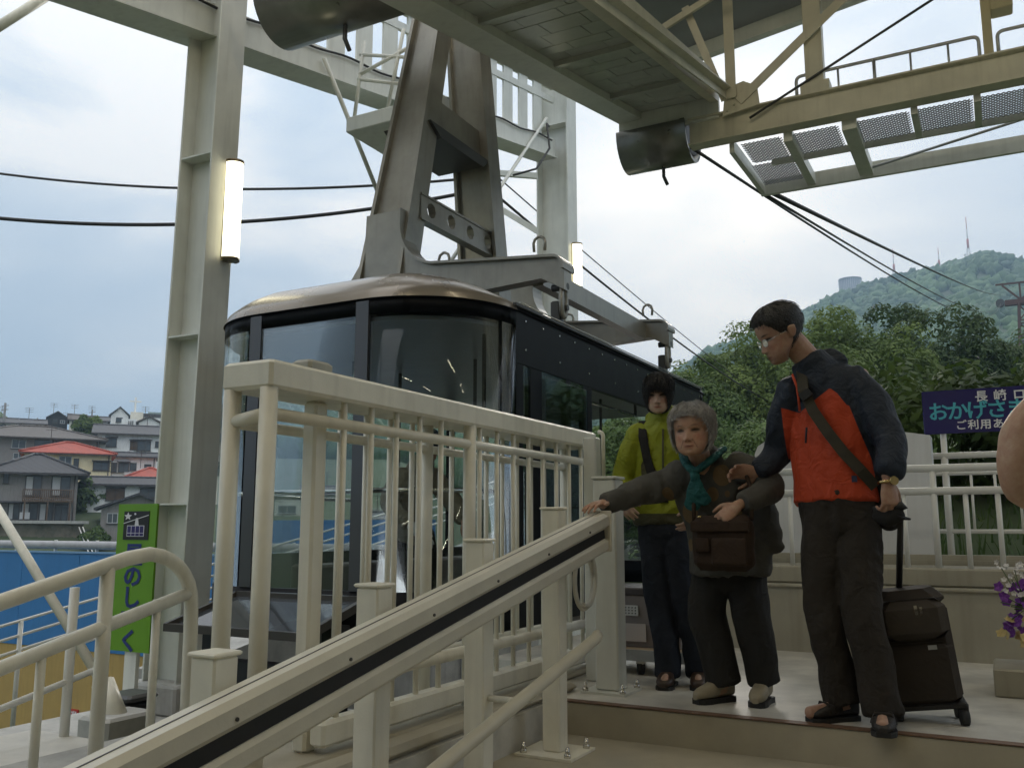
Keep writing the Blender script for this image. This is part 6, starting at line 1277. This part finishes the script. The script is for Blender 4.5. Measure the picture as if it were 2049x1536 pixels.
# ------------------------------------------------------------------ old woman
old = thing('person', 'old woman with grey hair and teal scarf holding the sloping rail', 'person', (-1.15, 4.42, 0))
ofr = frame((.02, -1, -.10), roll=R(3)); oc = Vector((-1.268, 4.20, 1.285)); OH = .238
b = MB(); WdO = head_mesh(b, oc, ofr, OH, 1.06)
limb(b, [(-1.27, 4.24, 1.23), (-1.265, 4.32, 1.14), (-1.26, 4.38, 1.06)], [.052, .054, .07]); limb(b, [(-1.26, 4.38, 1.06), (-1.24, 4.5, .85), (-1.2, 4.54, .70)], [(.12, .08), (.12, .09), (.12, .09)], flat=(1, 0, 0))
limb(b, [(-1.40, 4.36, 1.06), (-1.60, 4.22, .98), (-1.685, 4.07, .935)], [.045, .036, .022]); limb(b, [(-1.10, 4.40, 1.10), (-.955, 4.38, 1.01), (-1.06, 4.20, .93)], [.045, .036, .023])
limb(b, [(-1.28, 4.54, .68), (-1.31, 4.47, .40), (-1.235, 4.46, .08)], [.07, .05, .035]); limb(b, [(-1.12, 4.54, .68), (-1.10, 4.50, .40), (-1.055, 4.53, .08)], [.07, .05, .035])
limb(b, [(-1.235, 4.46, .06), (-1.30, 4.36, .04)], [.03, .025]); limb(b, [(-1.055, 4.53, .06), (-1.06, 4.42, .04)], [.03, .025])
hand(b, (-1.682, 4.065, .942), (-.12, -1, -.12), (.05, .1, -1), 1, (.12, .28, .25), .92, .14, -.2)
hand(b, (-1.065, 4.195, .925), (-.72, -.25, -.62), (-.3, .75, -.6), -1, (.35, .5, .35), .98, .10, .1)
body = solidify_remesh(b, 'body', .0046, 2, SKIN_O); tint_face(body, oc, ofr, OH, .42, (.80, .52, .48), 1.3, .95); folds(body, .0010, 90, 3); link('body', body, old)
c_ = MB()
limb(c_, [(-1.255, 4.36, 1.165), (-1.27, 4.385, 1.07), (-1.255, 4.42, .97), (-1.225, 4.45, .85), (-1.205, 4.47, .72), (-1.20, 4.48, .61)], [(.08, .066), (.165, .095), (.172, .115), (.162, .12), (.172, .13), (.18, .135)], 20, flat=(1, 0, .16), cap=.05)
limb(c_, [(-1.38, 4.36, 1.07), (-1.50, 4.29, 1.02), (-1.60, 4.21, .98), (-1.68, 4.085, .94)], [.085, .076, .060, .044], cap=.15); limb(c_, [(-1.115, 4.39, 1.115), (-1.02, 4.39, 1.075), (-.945, 4.375, 1.015), (-.995, 4.28, .965), (-1.045, 4.215, .94)], [.074, .070, .062, .052, .044], cap=.15)
limb(c_, [(-1.06, 4.46, 1.0), (-1.03, 4.47, .86), (-.965, 4.46, .75), (-.925, 4.45, .735)], [(.09, .06), (.10, .05), (.05, .03), (.012, .01)], flat=(1, 0, 0)); limb(c_, [(-1.05, 4.46, .72), (-1.04, 4.46, .60)], [(.08, .05), (.05, .04)], flat=(1, 0, 0), cap=.1)
COAT = cloth('coat_grey', (.078, .076, .068), .9, .35, 10, .25); TAN = cloth('coat_tan_dot', (.125, .088, .048), .9, .2)
cm = solidify_remesh(c_, 'coat', .0085, 4, two_tone(COAT, (.14, .098, .052))); folds(cm, .013, 8.5, 9)
DOTS = [(-1.165, 1.075, .040, .052), (-1.21, .985, .026, .034), (-1.145, .985, .012, .016), (-1.335, .895, .042, .050), (-1.355, .74, .018, .030), (-1.12, .90, .030, .03), (-1.30, .80, .02, .03), (-1.42, .99, .022, .03)]
mask_attr(cm, lambda c: -.01 if c[1] > 4.46 else max((1 - math.hypot((c[0] - x) / a, (c[2] - z) / h_)) * a for x, z, a, h_ in DOTS)); coat = link('coat', cm, old)
for z in (1.0, .94, .88): MB().sphere((-1.262 + (.96 - z) * .15, 4.272 + (1.0 - z) * .35, z), .008, 8, 6).obj('button', BLACKM, coat)
t_ = MB(); TRD = cloth('trousers_black', (.026, .025, .023), .9, .4, 12)
limb(t_, [(-1.205, 4.53, .74), (-1.2, 4.53, .62)], [(.165, .12), (.17, .125)], 18, flat=(1, 0, 0)); limb(t_, [(-1.285, 4.53, .62), (-1.31, 4.48, .42), (-1.265, 4.46, .24), (-1.235, 4.465, .085)], [.100, .092, .083, .082], cap=.1); limb(t_, [(-1.12, 4.53, .62), (-1.10, 4.50, .42), (-1.07, 4.515, .24), (-1.05, 4.53, .09)], [.100, .090, .080, .078], cap=.1)
tm = solidify_remesh(t_, 'trousers', .0085, 4, TRD); folds(tm, .010, 8, 15); link('trousers', tm, old)
SHT = mat('shoe_taupe', (.30, .26, .18), .5, bump=.2, bs=60, var=.15, vs=20)
for hl, to in (((-1.205, 4.51, .028), (-1.335, 4.32, .02)), ((-1.05, 4.57, .028), (-1.062, 4.36, .02))):
    q = MB(); shoe(q, hl, to, .040, .10); so_ = q.obj('shoe', SHT, old); sole(MB(), (hl[0], hl[1], 0), (to[0], to[1], 0), .041, .026).obj('sole', BLACKM, so_)
hair_mesh(WdO, OH, lambda a: float(np.interp(abs(a), [0, .45, .8, 1.1, 1.35, 1.6, 2.2, 3.2], [.86, .84, .76, .60, .40, .24, .16, .14])), lambda a, z: float(np.interp(z, [.1, .4, .7, .9, 1], [.03, .065, .08, .075, .07]) * np.interp(abs(a), [0, .6, 1.3], [.55, .75, 1]) * (1 + .35 * noise.noise(Vector((a * 2.5, z * 7, 2))))), HAIRG, 'hair', old, jit=.045, strands=5200, sl=.20, seed=8, wide=1.06, sw=.0016, lift=.8, curl=.6, m2=mat('hair_silver', (.36, .345, .325), .55, var=.3, vs=50))
sf = thing('scarf', 'teal patterned neck scarf knotted under the old woman\'s chin', 'scarf', (-1.26, 4.28, 1.08)); TEAL = cloth('scarf_teal', (.018, .105, .105), .6, .5, 22, .35)
q = MB(); limb(q, [(-1.35, 4.36, 1.195), (-1.335, 4.28, 1.15), (-1.27, 4.225, 1.095), (-1.20, 4.275, 1.15), (-1.17, 4.36, 1.20)], [(.016, .032)] * 5, 10); limb(q, [(-1.272, 4.225, 1.085), (-1.268, 4.22, 1.06)], [.022, .020]); limb(q, [(-1.27, 4.225, 1.06), (-1.285, 4.235, 1.0), (-1.295, 4.25, .935)], [(.016, .010), (.030, .010), (.042, .008)], 12, flat=(1, 0, 0)); limb(q, [(-1.265, 4.222, 1.06), (-1.25, 4.23, 1.0), (-1.235, 4.245, .955)], [(.015, .010), (.026, .010), (.035, .008)], 12, flat=(1, 0, 0))
sm_ = solidify_remesh(q, 'cloth', .005, 2, TEAL); folds(sm_, .004, 26, 2); link('cloth', sm_, sf)
hb = thing('handbag', 'brown shoulder bag held in front of the old woman', 'bag', (-1.2, 4.16, .62)); BRB = cloth('bag_brown', (.036, .022, .014), .8, .35, 12)
q = MB().box((-1.205, 4.20, .755), (.285, .085, .25), bev=.03); bm3 = solidify_remesh(q, 'bag', .009, 5, BRB); folds(bm3, .007, 9, 6); bg_ = link('bag', bm3, hb)
q = MB().box((-1.165, 4.148, .715), (.17, .022, .13), bev=.01); link('pocket', solidify_remesh(q, 'pocket', .008, 2, BRB), hb); q = MB().box((-1.29, 4.150, .745), (.075, .02, .07), bev=.008); link('pocket', solidify_remesh(q, 'pocket', .008, 2, BRB), hb)
MB().box((-1.205, 4.150, .83), (.275, .016, .05), bev=.006).obj('flap', BRB, hb); MB().cyl((-1.30, 4.152, .875), .006, .02, 8, axis=(1, 0, .2)).obj('clasp', GOLD, hb)
MB().tube([(-1.34, 4.20, .86), (-1.36, 4.27, .98), (-1.37, 4.34, 1.10), (-1.33, 4.42, 1.14)], .010, 8).obj('strap', BRB, hb); MB().tube([(-1.07, 4.20, .86), (-1.07, 4.25, .98), (-1.12, 4.31, 1.10), (-1.16, 4.40, 1.16)], .010, 8).obj('strap', BRB, hb)
hb.location.x += .065

# ------------------------------------------------------------------ woman in green
wom = thing('person', 'dark haired woman in lime green jacket behind the old woman', 'person', (-1.6, 4.8, 0))
wfr = frame((.22, -1, -.24)); wc_ = Vector((-1.625, 4.76, 1.56)); WH = .208
b = MB(); WdW = head_mesh(b, wc_, wfr, WH, .95)
limb(b, [(-1.63, 4.80, 1.50), (-1.63, 4.83, 1.42), (-1.63, 4.85, 1.34)], [.045, .046, .06]); limb(b, [(-1.63, 4.85, 1.34), (-1.64, 4.86, 1.1), (-1.63, 4.85, .85)], [(.11, .07), (.10, .07), (.12, .08)], flat=(1, 0, 0))
limb(b, [(-1.76, 4.83, 1.34), (-1.85, 4.80, 1.10), (-1.80, 4.66, .95)], [.04, .034, .022]); limb(b, [(-1.49, 4.83, 1.34), (-1.43, 4.80, 1.10), (-1.42, 4.70, .92)], [.04, .034, .022])
limb(b, [(-1.69, 4.85, .85), (-1.66, 4.78, .48), (-1.61, 4.76, .08)], [.065, .045, .034]); limb(b, [(-1.56, 4.85, .85), (-1.52, 4.80, .48), (-1.465, 4.83, .08)], [.065, .045, .034]); limb(b, [(-1.61, 4.76, .06), (-1.585, 4.62, .04)], [.03, .025]); limb(b, [(-1.465, 4.83, .06), (-1.43, 4.70, .04)], [.03, .025])
hand(b, (-1.80, 4.655, .95), (.45, -.9, -.3), (.6, .2, -.6), 1, (.5, .6, .4), .9); hand(b, (-1.42, 4.695, .92), (-.1, -.6, -.8), (-.8, .2, 0), -1, (.5, .6, .4), .9)
body = solidify_remesh(b, 'body', .0046, 2, SKIN_W); tint_face(body, wc_, wfr, WH, .2, (.85, .45, .42)); link('body', body, wom)
j = MB(); limb(j, [(-1.63, 4.85, 1.43), (-1.63, 4.855, 1.375), (-1.635, 4.86, 1.26), (-1.64, 4.86, 1.08), (-1.635, 4.855, .92), (-1.635, 4.85, .84)], [(.085, .07), (.165, .095), (.185, .12), (.175, .12), (.185, .13), (.18, .125)], 20, flat=(1, 0, 0), cap=.05)
limb(j, [(-1.755, 4.835, 1.35), (-1.815, 4.82, 1.22), (-1.855, 4.80, 1.09), (-1.81, 4.69, .975)], [.078, .075, .066, .05]); limb(j, [(-1.50, 4.835, 1.35), (-1.455, 4.82, 1.22), (-1.43, 4.80, 1.10), (-1.42, 4.72, .95)], [.078, .072, .062, .048]); limb(j, [(-1.63, 4.84, 1.455), (-1.63, 4.84, 1.42)], [(.072, .066), (.085, .075)], flat=(1, 0, 0)); limb(j, [(-1.72, 4.90, 1.44), (-1.63, 4.93, 1.47), (-1.54, 4.90, 1.44)], [.04, .05, .04])
LIME = cloth('jacket_lime', (.215, .245, .012), .55, .6, 10); OLV = cloth('jacket_olive', (.055, .052, .025), .6, .5)
jm = solidify_remesh(j, 'jacket', .0085, 4, two_tone(LIME, (.055, .052, .025))); folds(jm, .012, 9, 12); mask_attr(jm, lambda c: max(min(c[0] + 1.735, -1.605 - c[0], c[2] - .96, 1.22 - abs(c[0] + 1.70) * 1.4 - c[2], 4.85 - c[1]), .90 - c[2])); jo = link('jacket', jm, wom)
MB().tube([(-1.60, 4.745, 1.36), (-1.597, 4.722, 1.2), (-1.597, 4.72, 1.0)], .006, 6).obj('zip_strip', OLV, jo)
t_ = MB(); JEA = cloth('jeans_blue', (.020, .024, .034), .85, .45, 11, .35); limb(t_, [(-1.63, 4.85, .93), (-1.63, 4.85, .82)], [(.15, .11), (.16, .12)], 18, flat=(1, 0, 0)); limb(t_, [(-1.695, 4.85, .82), (-1.665, 4.785, .48), (-1.62, 4.765, .22), (-1.608, 4.755, .05)], [.095, .074, .066, .070], cap=.1); limb(t_, [(-1.565, 4.85, .82), (-1.525, 4.80, .48), (-1.48, 4.82, .22), (-1.465, 4.825, .05)], [.095, .074, .066, .070], cap=.1)
tm = solidify_remesh(t_, 'jeans', .0085, 4, JEA); folds(tm, .010, 9, 21); link('jeans', tm, wom)
SHR = mat('shoe_brown', (.045, .026, .017), .4, bump=.2, bs=60)
for hl, to in (((-1.615, 4.81, .015), (-1.582, 4.585, .015)), ((-1.475, 4.88, .015), (-1.42, 4.66, .015))):
    q = MB(); shoe(q, hl, to, .043, .085); so_ = q.obj('shoe', SHR, wom); sole(MB(), (hl[0], hl[1], 0), (to[0], to[1], 0), .044, .018).obj('sole', BLACKM, so_)
hair_mesh(WdW, WH, lambda a: float(np.interp(abs(a), [0, .35, .6, .8, 1.0, 1.3, 1.8, 3.2], [.64, .62, .57, .40, .28, .20, .12, .08])), lambda a, z: float(np.interp(z, [0, .3, .6, .85, 1], [.02, .04, .06, .085, .085])), HAIRB, 'hair', wom, jit=.03, strands=3200, sl=.26, seed=5, wide=.95, lift=.6)
bs2 = thing('shoulder_strap', 'black bag strap over the green jacket', 'strap', (-1.7, 4.75, 1.2)); rg = []
for p in ((-1.74, 4.90, 1.425), (-1.735, 4.80, 1.42), (-1.715, 4.735, 1.32), (-1.69, 4.725, 1.2), (-1.655, 4.72, 1.08), (-1.60, 4.725, .96)): p = Vector(p); rg.append([p + V3(-.024, -.004, 0), p + V3(.024, -.004, 0), p + V3(.024, .014, 0), p + V3(-.024, .014, 0)])
MB().loft(rg, smooth=False).obj('band', MATS['bag_black'], bs2)
# ------------------------------------------------------------------ attendant inside the cabin
att = thing('person', 'cabin attendant in beige jacket and dark cap bending behind the glass', 'person', (-3.75, 5.75, .12))
afr = frame((.75, -.55, -.45)); a_c = Vector((-3.66, 5.52, 1.42)); b = MB(); WdA = head_mesh(b, a_c, afr, .22)
limb(b, [(-3.69, 5.55, 1.36), (-3.76, 5.60, 1.30), (-3.82, 5.65, 1.24)], [.05, .05, .07]); limb(b, [(-3.82, 5.65, 1.24), (-3.95, 5.72, 1.0), (-3.98, 5.74, .82)], [(.11, .08), (.12, .09), (.12, .09)]); limb(b, [(-3.9, 5.5, 1.2), (-3.9, 5.4, .98), (-3.68, 5.38, .82)], [.045, .04, .025]); limb(b, [(-3.78, 5.78, 1.2), (-3.6, 5.8, 1.0), (-3.45, 5.7, .86)], [.045, .04, .025])
limb(b, [(-4.0, 5.68, .82), (-3.95, 5.6, .5), (-3.98, 5.62, .2)], [.07, .05, .035]); limb(b, [(-3.9, 5.82, .82), (-3.82, 5.8, .5), (-3.85, 5.84, .2)], [.07, .05, .035])
hand(b, (-3.675, 5.38, .815), (.8, -.1, -.5), (.2, .5, -.8), 1, (.4, .5, .4), .95); hand(b, (-3.445, 5.69, .855), (.7, -.3, -.4), (0, .3, -1), -1, (.5, .5, .4), .95)
body = solidify_remesh(b, 'body', .006, 2, SKIN_M); tint_face(body, a_c, afr, .22); link('body', body, att)
j = MB(); limb(j, [(-3.78, 5.62, 1.28), (-3.84, 5.66, 1.2), (-3.93, 5.71, 1.0), (-3.97, 5.74, .80)], [(.12, .09), (.18, .11), (.185, .13), (.18, .13)], 18, flat=(.5, -.8, 0)); limb(j, [(-3.89, 5.52, 1.2), (-3.92, 5.42, 1.0), (-3.74, 5.385, .86)], [.08, .07, .05]); limb(j, [(-3.78, 5.77, 1.2), (-3.6, 5.8, 1.0), (-3.49, 5.72, .89)], [.08, .07, .05])
jm = solidify_remesh(j, 'jacket', .011, 4, cloth('uniform_beige', (.22, .20, .15), .8, .5)); folds(jm, .008, 8, 31); link('jacket', jm, att)
t_ = MB(); limb(t_, [(-3.96, 5.75, .86), (-3.96, 5.75, .74)], [(.15, .12), (.16, .12)]); limb(t_, [(-4.0, 5.68, .76), (-3.95, 5.6, .48), (-3.98, 5.62, .20)], [.1, .08, .075]); limb(t_, [(-3.9, 5.82, .76), (-3.82, 5.8, .48), (-3.85, 5.84, .20)], [.1, .08, .075]); link('trousers', solidify_remesh(t_, 'trousers', .011, 3, TRD), att)
for hl, to in (((-4.02, 5.66, .13), (-3.86, 5.50, .13)), ((-3.9, 5.88, .13), (-3.72, 5.74, .13))): q = MB(); shoe(q, hl, to, .045, .08); q.obj('shoe', SHB, att)
ch_ = MB(); 
for zz in (0,): ch_.loft([[WdA(head_point(2 * math.pi * k / 40, z, o, False)) for k in range(40)] for z, o in ((.62, .02), (.66, .05), (.8, .09), (.92, .09), (.99, .08))])
cpo = thing('uniform_cap', 'dark peaked cap worn by the attendant in the cabin', 'cap', tuple(a_c)); ch_.obj('crown', NAVY, cpo); MB().add([WdA(Vector((x, y, z))) for x, y, z in ((-.3, .3, .66), (-.25, .55, .60), (0, .68, .58), (.25, .55, .60), (.3, .3, .66), (.3, .3, .69), (.25, .55, .63), (0, .68, .61), (-.25, .55, .63), (-.3, .3, .69))], [tuple(range(10))]).obj('peak', NAVY, cpo)
hair_mesh(WdA, .22, lambda a: float(np.interp(abs(a), [0, 1.0, 1.5, 3.2], [.8, .64, .4, .2])), .02, HAIRB, 'hair', att, strands=50)
gv = thing('white_glove', 'white work glove on the attendant\'s hand', 'glove', (-3.67, 5.38, .81)); q = MB(); limb(q, [(-3.70, 5.385, .835), (-3.66, 5.375, .80)], [.036, .036]); hand(q, (-3.668, 5.379, .81), (.8, -.1, -.5), (.2, .5, -.8), 1, (.4, .5, .4), 1.06); link('cloth', solidify_remesh(q, 'cloth', .007, 2, cloth('glove_white', (.6, .6, .58), .8, .2)), gv)
# ------------------------------------------------------------------ bystander with bare arm at the edge of the frame
bys = thing('person', 'bystander whose bare shoulder and elbow show at the frame edge', 'person', (.34, 2.62, -.30))
bfr = frame((.15, 1, -.05)); bc = Vector((.36, 2.66, 1.42)); b = MB(); WdB = head_mesh(b, bc, bfr, .225); zo = -.30
limb(b, [(.36, 2.63, 1.36), (.36, 2.62, 1.27), (.36, 2.62, 1.16)], [.05, .052, .08]); limb(b, [(.36, 2.62, 1.16), (.36, 2.62, .9), (.36, 2.62, .58)], [(.155, .09), (.13, .085), (.15, .10)], flat=(1, 0, 0))
limb(b, [(.185, 2.61, 1.13), (.118, 2.60, 1.06), (.098, 2.60, .96), (.125, 2.66, .91), (.26, 2.80, .89)], [.062, .056, .049, .044, .029]); limb(b, [(.535, 2.61, 1.13), (.60, 2.60, 1.02), (.62, 2.62, .92), (.60, 2.68, .72)], [.062, .054, .047, .028])
limb(b, [(.27, 2.62, .56), (.26, 2.60, .16), (.26, 2.64, -.22)], [.085, .056, .038]); limb(b, [(.45, 2.62, .56), (.46, 2.60, .16), (.46, 2.64, -.22)], [.085, .056, .038]); limb(b, [(.26, 2.62, -.25), (.26, 2.76, -.27)], [.034, .028]); limb(b, [(.46, 2.62, -.25), (.46, 2.76, -.27)], [.034, .028])
hand(b, (.265, 2.805, .89), (.9, .4, 0), (0, .8, -.5), 1, (.5, .5, .4)); hand(b, (.60, 2.685, .715), (0, .2, -1), (-1, 0, 0), -1, (.4, .4, .3))
body = solidify_remesh(b, 'body', .006, 3, SKIN_R); folds(body, .0022, 16, 2); tint_face(body, bc, bfr, .225); link('body', body, bys)
j = MB(); limb(j, [(.36, 2.62, 1.17), (.36, 2.62, 1.0), (.36, 2.62, .55)], [(.13, .10), (.165, .115), (.178, .135)], 18, flat=(1, 0, 0), cap=.05); jm = solidify_remesh(j, 'tank_top', .011, 3, cloth('tank_white', (.5, .48, .45), .8, .4)); folds(jm, .006, 8, 41); link('tank_top', jm, bys)
t_ = MB(); limb(t_, [(.36, 2.62, .62), (.36, 2.62, .54)], [(.145, .10), (.155, .11)], flat=(1, 0, 0)); limb(t_, [(.27, 2.62, .54), (.26, 2.60, .16), (.26, 2.64, -.20)], [.10, .08, .075]); limb(t_, [(.45, 2.62, .54), (.46, 2.60, .16), (.46, 2.64, -.20)], [.10, .08, .075]); link('trousers', solidify_remesh(t_, 'trousers', .011, 3, TRD), bys)
for xx in (.26, .46): q = MB(); shoe(q, (xx, 2.57, -.30), (xx, 2.82, -.30), .045, .085); q.obj('shoe', SHB, bys)
hair_mesh(WdB, .225, lambda a: float(np.interp(abs(a), [0, .8, 1.3, 2, 3.2], [.8, .7, .4, .1, .05])), .06, HAIRB, 'hair', bys, strands=60)

for o in [bys]: o.location.x -= .045
